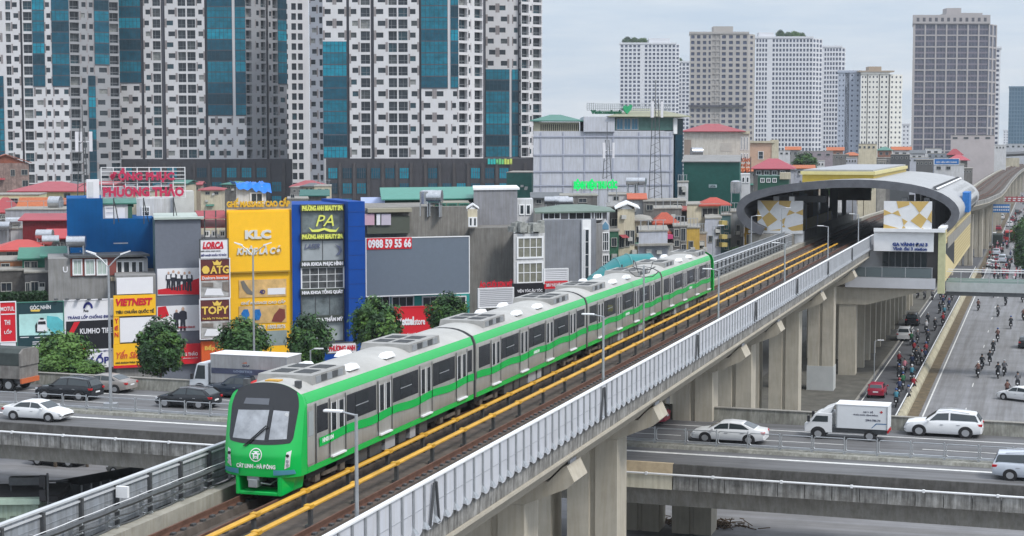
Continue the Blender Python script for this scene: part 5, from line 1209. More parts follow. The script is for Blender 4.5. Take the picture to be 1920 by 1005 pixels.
# ================================================================ trees
leafm=M('leaf_green',(.035,.10,.02),.6,var=.45,scale=.9);leafm2=M('leaf_light',(.075,.16,.025),.6,var=.4,scale=1.2);leafm3=M('leaf_dark',(.018,.055,.016),.6,var=.4,scale=.9);bark=M('bark',(.10,.08,.06),.9,var=.3,scale=4)
def crown_mesh(nm,r,h,N,seed,mats,size=.24,flat=1.):
    q=random.Random(seed);m=MB();cl=[]
    for k in range(int(N/42)):
        while 1:
            v=Vector((q.uniform(-1,1),q.uniform(-1,1),q.uniform(-1,1)))
            if .35<v.length<1: break
        v=v.normalized()*(v.length**.4)*q.uniform(.74,1.14);cl.append((Vector((v.x*r,v.y*r,v.z*h)),q.choices(range(len(mats)),[5,2,3][:len(mats)])[0],q.uniform(.16,.42)*r))
    for c,mi,cr in cl:
        for j in range(42):
            d=Vector((q.gauss(0,1),q.gauss(0,1),q.gauss(0,1)));p=c+d.normalized()*cr*q.random()**.5
            u=Vector((q.gauss(0,1),q.gauss(0,1),q.gauss(0,.6))).normalized();n=(c.normalized()*1.1+Vector((q.gauss(0,.6),q.gauss(0,.6),q.gauss(0,.6)+.5))).normalized();u=(u-n*u.dot(n)).normalized();v=n.cross(u);s=size*q.uniform(.6,1.25)
            m.poly([p-u*s,p-v*s*.45+n*.02,p+u*s,p+v*s*.45+n*.02],mi)
    return m.mesh(nm,mats)
CR=[crown_mesh('crown',2.2,2.4,7600,1,[leafm,leafm2,leafm3]),crown_mesh('crown',2.2,2.2,7000,2,[leafm,leafm3,leafm2]),crown_mesh('crown',2.4,1.8,7000,3,[leafm2,leafm,leafm2])]
def tree(px,py,rad,d,ci,label,hs=1.,name='street_tree'):
    c=Dp(px,py,d);s=rad*d/F/2.3;roofy=d>1000 or label.startswith(('tiny','small round','climbing'));zb=c.z-2.4*s*hs-.3 if roofy else 0
    t=thing(name,label,'tree',(c.x,c.y,zb),R.uniform(0,6));zc=c.z-zb
    o=bpy.data.objects.new('crown',CR[ci]);COL.objects.link(o);o.parent=t;o.location=(0,0,zc);o.scale=(s,s,s*hs)
    m=MB();m.tube([(0,0,0),(.1,0,zc*.5),(0,.1,zc)],.22*max(.6,s),8,r2=.09*s)
    for a in range(5): m.tube([(0,.02,zc-1.6*s),(1.2*s*math.cos(a*1.26),1.2*s*math.sin(a*1.26),zc+.3*s)],.06*s,5,r2=.025*s)
    m.build('trunk',bark,t)
for px,py,rad,d,ci,hs,lb in ((300,652,43,140,0,1.05,'round dense green street tree between the yellow bird-nest sign and the red shop sign'),(456,643,44,144,1,.95,'round street tree in front of the tall yellow building, behind the box truck'),(580,642,39,140,0,1.1,'street tree hiding the foot of the bright blue building, left one'),(706,613,44,146,1,1.1,'tall street tree between the blue building and the red store'),(840,592,40,152,0,.85,'street tree at the right corner of the red store, half behind the train'),(118,660,45,138,2,.9,'bushy tree in front of the black and red tyre sign'),(100,682,40,136,2,.5,'light green wide bush below the dark green billboard'),(160,690,32,136,2,.5,'light green low branch right of the wide bush at the left')):
    tree(px,py,rad,d,ci,lb,hs)
for px,py,rad,d,ci,hs,lb in ((1237,388,14,250,0,.9,'small round roof tree between the green clinic sign and the red tiled houses'),(1345,487,26,205,1,.7,'dark shrubby tree below the white balcony house near the train tail'),(1385,473,16,200,2,.7,'small bright green tree by the orange wall left of the station'),(1510,305,22,420,0,.7,'dark tree beyond the station roof left of the yellow skylight'),(1926,440,26,330,1,1.2,'large dark tree at the right edge beside the traffic jam'),(1928,476,24,300,0,1.1,'lower dark tree at the right edge beside the red bus'),(1370,455,14,215,1,.8,'dark little tree behind the grey house beside the station shell'),(1176,79,9,1303,0,0.9,'left roof tree on the leftmost skyline tower'),(1190,78,8,1305,1,0.9,'middle roof tree on the leftmost skyline tower'),(1205,77,8,1302,2,0.8,'right roof tree on the leftmost skyline tower'),(1463,66,8,1153,0,1,'left roof garden tree on the broad white skyline tower'),(1478,68,8,1156,1,0.9,'second roof garden tree on the broad white skyline tower'),(1490,66,9,1153,2,0.9,'third roof garden tree on the broad white skyline tower'),(1504,69,7,1156,0,0.9,'right roof garden tree on the broad white skyline tower'),(1272,114,7,1316,1,0.8,'green roof tuft on the lower white block of the leftmost skyline tower'),(1276,430,9,235,1,1,'tiny potted tree on the red tiled terrace'),(1212,402,8,240,2,1.3,'climbing plant on the cream house right of the gabled blue window')):
    tree(px,py,rad,d,ci,lb,hs,'tree')
for i,(px,py,rad,d) in enumerate(((1560,352,16,300),(1585,350,16,310),(1600,345,14,340),(1620,352,14,330))):
    tree(px,py,rad,d,0,'green tree glimpsed through the open middle of the station, %s from left'%ords[i],1,'tree')
for i,(x,y,h) in enumerate(((-24,350,5),(-27,372,6),(-19.5,505,6),(-21,540,7),(-22,590,7),(-20,650,8),(-23,700,8),(-30,330,6))):
    P3=Vector((x,y,h))-CP;dd=P3.dot(FW);tree(PX0+F*P3.dot(RT)/dd,PY0-F*P3.dot(UP)/dd,3.0*F/dd,dd,i%3,'dull green tree in the row beside the far viaduct, %s from the station'%ords[i],1,'tree')
R.seed(3)
# ================================================================ shop row and houses
rw=random.Random(11)
def dx(x): return 148+.019*x
def body(fr,t,x0,x1,ytop,dep,mat,z0=0.,name='wall',y=0.,ybot=None):
    u0,u1=fr.u(x0),fr.u(x1);z=fr.uz((x0+x1)/2,ytop)[1]
    if ybot is not None: z0=fr.uz((x0+x1)/2,ybot)[1]
    m=MB(lambda p:(p[0]+max(0,p[1])*fr.k,p[1],p[2]));m.box(u0,y,z0,u1,y+dep,z);m.build(name,mat,t);return u0,u1,z
def bld(name,label,cat,x0,x1,ytop,dep,mat,d=None,a=22,z0=0.,ybot=None):
    fr=FR(x0,d or dx(x0),a);t=thing(name,label,cat,fr.O,fr.ang);q=body(fr,t,x0,x1,ytop,dep,mat,z0,ybot=ybot);t['_u']=0;del t['_u'];return fr,t,q
def gable(fr,t,x0,x1,yeave,yridge,dep,mat,ov=.4,along=True,name='roof',y=0.):
    u0,u1=fr.u(x0)-ov,fr.u(x1)+ov;z0=fr.uz((x0+x1)/2,yeave)[1];z1=max(z0+.4,fr.uz((x0+x1)/2,yridge,dep/2)[1] if 1 else 0);m=MB(lambda p:(p[0]+max(0,p[1])*fr.k,p[1],p[2]))
    if along: # ridge parallel to facade
        m.extx([(y-ov,z0),(y+dep/2,z1),(y+dep+ov,z0),(y+dep+ov,z0+.12),(y+dep/2,z1+.14),(y-ov,z0+.12)],u0,u1)
        m.extx([(y+.1,z0-.3),(y+dep-.1,z0-.3),(y+dep/2,z1-.02)],u0+ov+.05,u1-ov-.05)
    else:
        c=(u0+u1)/2;m.ext([(u0,z0),(c,z1),(u1,z0),(u1,z0+.12),(c,z1+.14),(u0,z0+.12)],y-ov,y+dep)
        m.ext([(u0+ov,z0-.2),(u1-ov,z0-.2),(c,z1-.02)],y+.05,y+dep-.1)
    return m.build(name,mat,t)
def hip(fr,t,x0,x1,yeave,yridge,dep,mat,ov=.5,name='roof',y=0.):
    u0,u1=fr.u(x0)-ov,fr.u(x1)+ov;z0=fr.uz((x0+x1)/2,yeave)[1];z1=max(z0+.4,fr.uz((x0+x1)/2,yridge,dep/2)[1]);k=min(dep/2,(u1-u0)/2)*.8
    m=MB(lambda p:(p[0]+max(0,p[1])*fr.k,p[1],p[2]));A=[(u0,y-ov,z0),(u1,y-ov,z0),(u1,y+dep+ov,z0),(u0,y+dep+ov,z0),(u0+k,y+dep/2,z1),(u1-k,y+dep/2,z1)]
    m.add(A,[(0,1,5,4),(1,2,5),(2,3,4,5),(3,0,4),(3,2,1,0)]);m.box(u0,y-ov,z0-.15,u1,y-ov+.08,z0-.005);return m.build(name,mat,t)
def wins(fr,t,rects,nx=2,ny=1,fm=None,gm=None,off=0.,fw=.06):
    for r in rects:
        u0,z0,u1,z1=fr.rect(*r,off);window(t,u0,z0,u1,z1,off,nx,ny,fm,gm,fw)
def wgrid(fr,t,x0,x1,nx,y0,y1,ny,fx=.6,fy=.6,pn=2,fm=None,gm=None):
    wins(fr,t,[(x0+(x1-x0)*(i+.5-fx/2)/nx,y0+(y1-y0)*(j+.5-fy/2)/ny,x0+(x1-x0)*(i+.5+fx/2)/nx,y0+(y1-y0)*(j+.5+fy/2)/ny) for i in range(nx) for j in range(ny)],pn,1,fm,gm)
def tank(x,y,d,label,r=.6,l=1.6,up=0):
    p=Dp(x,y,d);zb=p.z-r
    t=thing('water_tank',label,'water tank',(p.x,p.y,zb),PHI+R.uniform(-.3,.3))
    m=MB();
    if up: m.tube([(0,0,.0),(0,0,l)],r,14);m.ball((0,0,l),r*.98,10,sz=.35)
    else: m.tube([(-l/2,0,r),(l/2,0,r)],r,14)
    m.build('tank',M('stainless',(.5,.51,.53),.22,.85,var=.2,scale=2),t,smooth=40)
    m=MB()
    for s in (-.4,.4): m.box(s*l-.05,-r*.8,-1.2,s*l+.05,r*.8,r*.3)
    m.build('stand',steel,t)
dullf=P('dull_frame',(.33,.33,.31))
gconc=M('grey_render',(.25,.25,.25),.9,var=.2,scale=.6,streak=.25);bluew=M('blue_wall_paint',(.0,.085,.27),.85,spec=.2,var=.14,scale=.6,streak=.06);greyp=M('grey_panel',(.135,.15,.185),.6,var=.08,scale=3)
blueg=M('shop_blue',(.0,.055,.29),.7,spec=.25,var=.12,scale=.8);ylw=P('shop_yellow',(.85,.47,.012),.55,var=.04);redp=P('shop_red',(.58,.012,.025),.45,var=.04);whp=P('sign_white',(.72,.72,.75),.5,var=.03)
drk=P('sign_dark',(.012,.045,.055),.5);blkp=P('sign_black',(.012,.012,.016),.45,var=.05);cream=M('cream_wall',(.55,.50,.38),.8,var=.15,scale=.7,streak=.25);white2=M('white_wall',(.55,.56,.58),.8,var=.12,scale=.6,streak=.25)
goldl=P('gold_letters',(.75,.52,.10),.4,var=0);navy=P('navy_letters',(.015,.02,.17),.5,var=0);yellowl=P('yellow_letters',(.72,.75,.14),.4,var=0);redl2=P('red_letters',(.55,.01,.03),.5,var=0);blkl=P('black_letters',(.02,.02,.02),.6,var=0)
def board(name,label,x0,y0,x1,y1,mat,frm=None,cat='billboard',d=None,a=22,off=-.35):
    fr=FR(x0,(d or dx(x0)),a);t=thing(name,label,cat,fr.w(0,0,0),fr.ang)
    fpan(fr,t,'board',mat,x0,y0,x1,y1,off,.12)
    u0,z0,u1,z1=fr.rect(x0,y0,x1,y1,off)
    m=MB();f=.09;m.box(u0-f,off-.05,z0-f,u0,off+.15,z1+f);m.box(u1,off-.05,z0-f,u1+f,off+.15,z1+f);m.box(u0,off-.05,z1,u1,off+.15,z1+f);m.box(u0,off-.05,z0-f,u1,off+.15,z0);m.build('frame',frm or darks,t)
    return fr,t
def T(fr,t,s,mat,x0,y0,x1,y1,off=-.36,**k): return ftext(fr,s,t,mat,x0,y0,x1,y1,off,**k)
def shape(fr,t,name,mat,pts,off=-.355,th=.02):
    m=MB();P_=[fr.uz(x,y,off) for x,y in pts];m.ext(P_,off-th,off);return m.build(name,mat,t)
# --- 1 blue stepped building and what stands on it
fr,t,q=bld('building','big plain bright blue party wall with a stepped top, left of the grey panelled building','building',125,193,372,9,bluew,d=158)
body(fr,t,193,290,410,9,bluew,name='lower_wall')
m=MB();u,z=fr.uz(289,470);m.box(u-.1,-.12,4,u+.25,0-.01,fr.uz(287,412)[1]);m.build('drain_pipe',P('pipe_teal',(.2,.33,.36)),t)
for x0,x1,y in ((213,240,455),(150,151,470)): fpan(fr,t,'plaster_patch',white2,x0,y,x1,y+2,-.02,.015)
fr2,t2,q=bld('rooftop_shed','small shed with white doors and green tin roof on the blue stepped building','shed',193,240,383,4,white2,d=160,ybot=411)
wins(fr2,t2,[(197,388,215,408)],1,2,gm=whp);fpan(fr2,t2,'door',whp,220,390,234,409,-.05,.05);gable(fr2,t2,192,252,383,374,4,greenr,ov=.2)
fpan(fr2,t2,'green_side',M('shed_green',(.04,.12,.08),.8),240,385,248,410,-.02,3)
fr2,t2,q=bld('rooftop_house','pale rooftop room with a barred window behind the red lattice sign','house',256,362,372,6,white2,d=166,ybot=414)
wins(fr2,t2,[(266,388,280,405)],3,2);body(fr2,t2,325,362,358,2.5,M('stair_white',(.5,.51,.5),.8,var=.1),name='stair_block',y=-.6,ybot=412)
for k,(x,y) in enumerate(((175,350),(166,350))): pass
fr2,t2,q=bld('service_box','white metal cabinet standing left of the red lattice sign','cabinet',163,187,337,1.6,whp,d=159,ybot=372)
fpan(fr2,t2,'door',P('cab_door',(.6,.61,.63)),165,341,175,370,-.04,.04)
# DONG PHUC PHUONG THAO lattice sign
fr,t=FR(190,156,8),None
t=thing('rooftop_sign','white lattice rooftop sign with big red letters above the blue building','sign',fr.O,fr.ang)
m=MB();u0,z0,u1,z1=fr.rect(190,314,347,371)
for k in range(8): u=u0+(u1-u0)*k/7;m.box(u-.04,-.04,z0,u+.04,.04,z1)
m.build('lattice_post',white,t)
m=MB()
for k in range(9): z=z0+(z1-z0)*k/8;m.box(u0-.03,.042,z-.03,u1+.03,.09,z+.03)
m.build('lattice_rail',white,t)
m=MB()
for k in (1,3.5,6): u=u0+(u1-u0)*k/7;m=MB();m.tube([(u,0,z0),(u,0,z0-2.4)],.05,5);m.tube([(u,0,z0-.1),(u+.3,1.6,z0-2.3)],.04,5);m.build('support',darks,t)
sr=P('sign_red_letters',(.52,.03,.09),.4,var=.05)
ftext(fr,'ĐỒNG PHỤC',t,sr,206,315,327,342,-.12,.12,.05);ftext(fr,'PHƯƠNG THẢO',t,sr,193,345,345,369,-.12,.12,.05)
# --- 2 grey panelled building with two fashion posters
fr,t,q=bld('building','tall narrow grey panelled building with two team posters and a red shop front','building',290,376,411,10,greyp,d=154)
m=MB(lambda p:(p[0]+max(0,p[1])*fr.k,p[1],p[2]));m.box(q[0]-.15,-.3,q[2],q[1]+.25,10,q[2]+.18);m.build('roof_edge',P('pale_green_trim',(.4,.46,.42)),t)
def poster(fr,t,x0,y0,x1,y1,pe): 
    o=fpan(fr,t,'poster',whp,x0,y0,x1,y1,-.06,.06);return o
o=poster(fr,t,295,503,375,553,0);shape(fr,t,'red_swoosh',redp,[(296,543),(330,538),(352,528),(375,521),(375,552),(296,552)],-.062)
suit=P('suit_dark',(.02,.022,.035),.7,var=0);skn=P('poster_skin',(.5,.33,.25),.7,var=0)
def fig(fr,t,x,y0,y1,off=-.09,shirt=None):
    w=(y1-y0)*.17;h=y1-y0
    shape(fr,t,'printed_figure',suit,[(x-w*.7,y1),(x-w*.55,y0+h*.55),(x-w,y0+h*.5),(x-w*.9,y0+h*.22),(x-w*.3,y0+h*.16),(x+w*.3,y0+h*.16),(x+w*.9,y0+h*.22),(x+w,y0+h*.5),(x+w*.55,y0+h*.55),(x+w*.7,y1),(x+w*.15,y1),(x,y0+h*.6),(x-w*.15,y1)],off)
    shape(fr,t,'printed_head',skn,[(x-w*.3,y0+h*.15),(x-w*.36,y0+h*.06),(x,y0),(x+w*.36,y0+h*.06),(x+w*.3,y0+h*.15)],off-.01)
for x,a,b in ((316,509,541),(325,506,544),(335,508,545),(346,509,544),(355,508,546)): 
    fig(fr,t,x,a,b)
    shape(fr,t,'printed_shirt',whp,[(x-3.4,a+14),(x-2.8,a+6),(x+2.8,a+6),(x+3.4,a+14)],-.105)
o=poster(fr,t,294,573,377,621,0);shape(fr,t,'red_tag',redp,[(296,576),(311,574),(317,591),(296,600)],-.062)
fig(fr,t,331,580,616);fig(fr,t,343,575,620);T(fr,t,'THỜI TRANG CÔNG SỞ',redl2,334,611,365,615,-.1)
fpan(fr,t,'shop_front',redp,338,645,378,682,-.5,.5);T(fr,t,'FASHION',whp,302,506,316,510,-.08) if 0 else None
T(fr,t,'NG THẢO',whp,341,659,371,667,-.52);T(fr,t,'ĐỒNG PHỤC CAO CẤP',whp,343,670,371,672.5,-.52)
# --- 3 concrete house with window band, white-windowed room
fr,t,q=bld('house','stained grey concrete house with a red window band above the tyre billboards','house',88,212,484,9,gconc,d=153)
body(fr,t,130,216,482,6,P('brick_red_band',(.22,.06,.05)),name='window_band',y=-.1,ybot=517)
body(fr,t,208,276,486,6,white2,name='side_room',y=.4,ybot=522)
m=MB();u0,u1=fr.u(128),fr.u(278);z=fr.uz(200,482)[1];m.box(u0,-.5,z,u1,4,z+.2);m.build('flat_roof',darks,t)
pg2=P('pane_green',(.42,.5,.46),.3,var=.15,scale=1.2)
wins(fr,t,[(137,487,153,515),(160,487,177,515),(182,487,200,515)],2,1,gm=pg2,off=-.12)
wins(fr,t,[(219,490,229,517),(231,490,243,517),(246,490,256,517),(259,490,268,517)],1,1,off=.39)
fpan(fr,t,'plinth_band',M('tan_band',(.4,.34,.24),.9,var=.3),208,519,278,526,-.3,1)
T(fr,t,'U',whp,118,500,127,511,-.02);
# --- billboards on the left
fr,t=board('tyre_shop_sign','narrow red tyre shop sign with white letters at the left edge',1,567,29,640,redp,whp)
fpan(fr,t,'lower_board',whp,1,640,30,662,-.35,.12);fpan(fr,t,'divider',whp,2,588,29,590,-.38,.03)
T(fr,t,'MOTUL',whp,1,575,27,583);T(fr,t,'THI',whp,8,600,19,609);T(fr,t,'LỐP',whp,8,617,22,626)
fr,t=board('car_camera_billboard','dark green billboard with a white car seen from above on a pale turquoise road',33,567,119,690,drk,greenr)
T(fr,t,'GÓC NHÌN',whp,56,571,95,580);fpan(fr,t,'picture',P('picture_turquoise',(.42,.68,.66),.5,var=.25,scale=.5),36,588,119,628,-.37,.02)
shape(fr,t,'printed_road',P('printed_teal',(.10,.45,.50),.5,var=.2,scale=1),[(88,592),(108,594),(118,602),(118,620),(104,627),(88,612)],-.372)
shape(fr,t,'gold_strip',goldl,[(57,581),(76,580),(74,584),(58,584)],-.37)
shape(fr,t,'printed_car',whp,[(71,603),(73,599),(85,599),(87,603),(89,621),(69,621)],-.40);shape(fr,t,'printed_windscreen',blkp,[(72,603),(85,602),(86,608),(71,608)],-.43);shape(fr,t,'printed_roof_box',blkp,[(75,596),(82,596),(82,599),(75,599)],-.43);shape(fr,t,'printed_shadow',blkp,[(66,610),(69,604),(70,622),(86,622),(86,624),(67,623)],-.40)
for k,(a,b,y) in enumerate(((38,54,632),(65,90,632),(61,95,640),(61,90,644),(61,86,649))): fpan(fr,t,'text_line',whp,a,y,b,y+1.3,-.37,.02)
fr,t=board('tyre_billboard','tyre billboard of white top, black field with a red arrow and white lower panel',122,563,212,688,whp,whp)
shape(fr,t,'black_field',blkp,[(124,603),(212,599),(212,654),(146,657),(124,632)],-.37)
shape(fr,t,'red_arrow',redp,[(124,633),(139,604),(150,603),(135,630),(166,656),(158,657),(147,652)],-.39)
T(fr,t,'KUMHO TIRE',whp,150,615,211,625,-.40);T(fr,t,'TRÁNG LỐP CHỐNG ĐINH',navy,127,589,211,597,-.37,shear=.1)
m=MB();
u0,z0,u1,z1=fr.rect(156,566,174,578,-.37)
pts=[(u0+(u1-u0)*(.5+.5*math.cos(a)),z0+(z1-z0)*math.sin(a)) for a in [math.pi*k/12 for k in range(13)]]+[(u0+(u1-u0)*(.5+.3*math.cos(a)),z0+(z1-z0)*.6*math.sin(a)) for a in [math.pi*(12-k)/12 for k in range(13)]]
for k in range(12): m.ext([pts[k],pts[k+1],pts[24-k],pts[25-k]],-.40,-.37)
m.build('logo',navy,t);T(fr,t,'Fwo',blkl,157,580,166,585,-.37)
fpan(fr,t,'lower_board',whp,122,655,213,690,-.42,.06);T(fr,t,'THI LỐP',navy,133,663,205,683,-.44,bold=.03);T(fr,t,'TƯ VẤN KỸ THUẬT TẠI VIỆT NAM',navy,150,656.5,210,660,-.44);T(fr,t,'0913 255 666',blkl,168,685,192,688,-.44)
m=MB()
for k in range(5): u=fr.u(100+k*20.5);z=fr.uz(100+k*20.5,561)[1];m.box(u-.15,-.9,z-.0,u+.15,-.5,z+.12)
m.build('spot_lamp',darks,t)
# --- bird nest building
fr,t,q=bld('building','narrow shop with yellow bird-nest signs and two blank white panels','building',213,290,516,8,gconc,d=151.5)
fpan(fr,t,'blank_panel',whp,219,520,287,551,-.3,.1)
fpan(fr,t,'sign_board',ylw,213,553,292,592,-.4,.12);fpan(fr,t,'side_board',ylw,213,592,224,645,-.35,.1);fpan(fr,t,'blank_panel',whp,225,595,288,641,-.35,.1);fpan(fr,t,'sign_board',ylw,213,644,291,687,-.4,.12);fpan(fr,t,'red_edge',redp,213,684,291,689,-.42,.03)
T(fr,t,'VIETNEST',redl2,217,559,286,573,-.42,bold=.05,shear=.2);T(fr,t,'TIÊU CHUẨN QUỐC TẾ',blkl,217,579,289,588,-.42,bold=.03)
T(fr,t,'Yến Sào',P('orange_red',(.6,.1,.03)),218,656,262,672,-.42,bold=.02,shear=.3);T(fr,t,'NHÀ KHÁCH THẢO TRIỆU',blkl,217,677,266,682,-.42)
for k,s in enumerate('YẾN'): T(fr,t,s,redl2,215,597+k*13,222,606+k*13,-.37)
# --- pink roof top house and LORCO ATG TOPY column
fr,t,q=bld('house','low house with a faded pink canopy roof above the pump sign','house',376,428,447,7,P('dim_wall',(.16,.15,.15)),d=157)
for y,dd in ((397,0),(414,.5)):
    u0,z0,u1,z1=fr.rect(377,y,424,y+13,-.5+dd);m=MB();m.hull2([(u0-.2,-.8+dd,z0),(u1+.2,-.8+dd,z0),(u1+.2,-.8+dd,z0+.06),(u0-.2,-.8+dd,z0+.06)],[(u0-.2,1.2+dd,z1),(u1+.2,1.2+dd,z1),(u1+.2,1.2+dd,z1+.06),(u0-.2,1.2+dd,z1+.06)]);m.build('canopy',pinkr,t)
m=MB()
for x in (381,402,421): u=fr.u(x);m.box(u-.05,-.6,q[2],u+.05,-.5,q[2]+2.6)
m.build('post',darks,t);wgrid(fr,t,380,424,3,430,446,1)
fr,t=board('pump_sign','white square sign with red logo letters over the two gold-lettered brown boards',376,449,427,484,whp,d=154)
T(fr,t,'LORCA',redl2,380,453,419,466,-.37,bold=.05,shear=.2);fpan(fr,t,'red_underline',redl2,381,465.5,418,467,-.38,.02);T(fr,t,'BẾP CỦA MỌI NHÀ',blkl,377,469,414,472,-.37);T(fr,t,'BẾP NHẬP KHẨU TỪ ĐỨC',navy,377,475,425,481,-.37,shear=.15)
brn=P('sign_brown',(.11,.025,.025),.5);oran=P('sign_orange',(.62,.10,.02),.5)
inter=P('interior_print',(.42,.41,.40),.6,var=.5,scale=1.3);inter2=P('interior_print_dark',(.2,.17,.15),.6,var=.3,scale=2)
for nm,y0,word,sub in (('ATG',486,'ATG','Dualcare Inverter'),('TOPY',562,'TOPY','Vua Bếp Từ Thông Minh')):
    fr,t=board('kitchen_billboard',('upper' if nm=='ATG' else 'lower')+' brown billboard with gold letters, a crown and a kitchen photo',376,y0,430,y0+72,brn,whp,d=154)
    T(fr,t,word,goldl,(394 if nm=='ATG' else 378),y0+12,429,y0+27,-.37,bold=.03)
    shape(fr,t,'crown',goldl,[(401,y0+11),(398,y0+3),(403,y0+6),(407,y0+1),(411,y0+6),(416,y0+3),(413,y0+11)],-.37)
    if nm=='ATG': shape(fr,t,'round_emblem',goldl,[(378,y0+20),(381,y0+14),(387,y0+12),(392,y0+16),(393,y0+22),(389,y0+27),(382,y0+27)],-.37)
    fpan(fr,t,'red_strip' if nm=='ATG' else 'text_strip',oran if nm=='ATG' else brn,377,y0+30,430,y0+39,-.38,.03);T(fr,t,sub,whp if nm=='ATG' else goldl,379,y0+32,428,y0+37.5,-.4)
    fpan(fr,t,'picture',inter,377,y0+40,429,y0+71,-.38,.03);shape(fr,t,'printed_counter',whp,[(383,y0+68),(388,y0+55),(414,y0+55),(420,y0+68)],-.4);shape(fr,t,'printed_cupboard',inter2,[(379,y0+44),(400,y0+44),(400,y0+52),(379,y0+52)],-.4);shape(fr,t,'printed_cupboard',inter2,[(417,y0+43),(429,y0+42),(429,y0+62),(417,y0+58)],-.4)
fr,t,q=bld('building','thin building carrying the kitchen billboards with an orange shop front','building',377,430,486,8,gconc,d=154.6)
fpan(fr,t,'shop_front',oran,378,640,431,690,-.5,.4);T(fr,t,'Bếp Đức',goldl,384,646,427,658,-.52)
# --- tall yellow building
fr,t,q=bld('building','tall yellow building with big grey-white letters and massage chair adverts','building',425,547,394,9,ylw)
fpan(fr,t,'yellow_panel',P('panel_yellow',(.90,.50,.015),.5,var=.04),429,397,543,508,-.25,.24);m=MB();u0,z0,u1,z1=fr.rect(427,508,545,511,-.27);m.box(u0,-.3,z0,u1,-.2,z1);m.build('panel_edge',P('dark_yellow',(.4,.24,.02)),t)
lw=P('letter_grey_white',(.62,.62,.6),.4,var=0)
T(fr,t,'KLC',lw,459,431,508,448,-.28,bold=.06,th=.1);T(fr,t,'KHỎE LÀ CÓ',lw,444,460,527,477,-.28,bold=.04,shear=.2,th=.1)
for y0,y1,k in ((524,557,0),(573,606,1)):
    fpan(fr,t,'advert',P('advert_orange',(.62,.40,.16),.5,var=.35,scale=1),448,y0,537,y1,-.06,.05)
    if k==0:
        shape(fr,t,'printed_chair',P('chair_grey',(.16,.15,.13)),[(451,528),(457,526),(466,540),(474,548),(473,553),(463,551),(455,541)],-.075)
        fpan(fr,t,'oval_strip',whp,502,540,535,552,-.09,.03);T(fr,t,'4D',navy,487,543,497,551,-.09)
    else:
        for x in (455,477): shape(fr,t,'printed_capsule',P('capsule_blue',(.02,.16,.45),.3,var=.4,scale=4),[(x-3,(588)),(x+2,580),(x+10,580),(x+13,590),(x+9,600),(x+1,600)],-.075)
        shape(fr,t,'printed_chair',P('chair_brown',(.18,.04,.03)),[(509,603),(514,590),(524,578),(534,580),(535,596),(528,604)],-.075)
    T(fr,t,'GHẾ MASSAGE CAO CẤP' if k==0 else 'HOTLINE: 1800.0076',lw,452 if k==0 else 462,562 if k==0 else 609,535,570 if k==0 else 617,-.08,shear=.2)
fpan(fr,t,'window_panel',P('grey_glass_panel',(.25,.3,.3),.2,var=.3,scale=.6),482,620,538,648,-.02,.04);T(fr,t,'KLC',whp,512,661,535,668,-.3)
t2=thing('rooftop_sign','gold letter sign of the massage shop standing on the yellow building','sign',fr.O,fr.ang)
T(fr,t2,'GHẾ MASSAGE CAO CẤP',P('gold_rooftop',(.70,.42,.03),.4),425,371,543,388,.3,th=.15,bold=.04);u0,z0,u1,z1=fr.rect(425,387,543,392,.4);m=MB();m.box(u0,.38,z0,u1,.46,z1+.2);m.build('sign_rail',steel,t2)
fr2=fr
t3=thing('tarpaulin','crumpled bright blue tarpaulin over the rooftop shed of the yellow building','tarpaulin',fr.O,fr.ang)
m=MB();NX,NY_=16,6;u0,z0,u1,z1=fr.rect(442,341,508,366,1.5);rq=random.Random(4)
V=[(u0+(u1-u0)*i/NX,1.2+j*.5,z1-.25*abs(math.sin(i*.9))-.0-j*.0-(.9 if j==0 else 0)*(.4+.6*i/NX)+rq.uniform(-.1,.1)) for j in range(NY_+1) for i in range(NX+1)]
m.add(V,[(j*(NX+1)+i,j*(NX+1)+i+1,(j+1)*(NX+1)+i+1,(j+1)*(NX+1)+i) for j in range(NY_) for i in range(NX)]);m.build('sheet',P('tarp_bright',(.01,.17,.62),.5,var=.2,scale=2),t3,smooth=1)
t4=thing('rooftop_shed','little white rooftop shed under the blue tarpaulin','shed',fr.O,fr.ang);body(fr,t4,444,500,350,4,white2,y=1.6,ybot=393);wins(fr,t4,[(470,362,492,380)],2,1,off=1.6)
# --- blue beauty spa building
fr,t,q=bld('building','bright blue clad building with a beauty spa and dental clinic in its glazed middle','building',547,648,383,9,blueg,d=158)
fa=FR(648,158.6,-28);sideo=thing('x','x','x');bpy.data.objects.remove(sideo)
m=MB();a=fr.loc(fr.w(fr.u(648),0,0));b=fr.loc(fa.w(fa.u(684),0,0)) if 0 else None
u0=fr.u(646);u1=fr.u(684,400,-1.2);z=fr.uz(660,377)[1];m.box(u0,-1.2,0,u1,8,z);m.build('side_bay',blueg,t)
for k in range(13): 
    m=MB();zz=z-1-k*1.35;m.box(u0-.01,-1.215,zz,u1+.01,-1.201,zz+.04);m.build('panel_joint',P('joint_blue',(.004,.03,.16)),t)
gmm=P('clinic_glass',(.16,.19,.20),.15,var=.6,scale=.8,spec=.6)
fl=[(395,436,gmm),(450,489,P('frosted',(.33,.36,.38),.3,var=.15,scale=.7)),(501,541,gmm),(552,592,gmm),(603,640,P('pale_pane',(.34,.38,.38),.25,var=.3,scale=.6))]
for i,(a,b,g) in enumerate(fl):
    if i==2: wins(fr,t,[(565,a,644,b)],5,3,gm=P('clinic_bars',(.10,.105,.11),.2,var=.7,scale=1.6))
    else: wins(fr,t,[(565,a,644,b)],3 if i==3 else 2,1,gm=g,fm=darks)
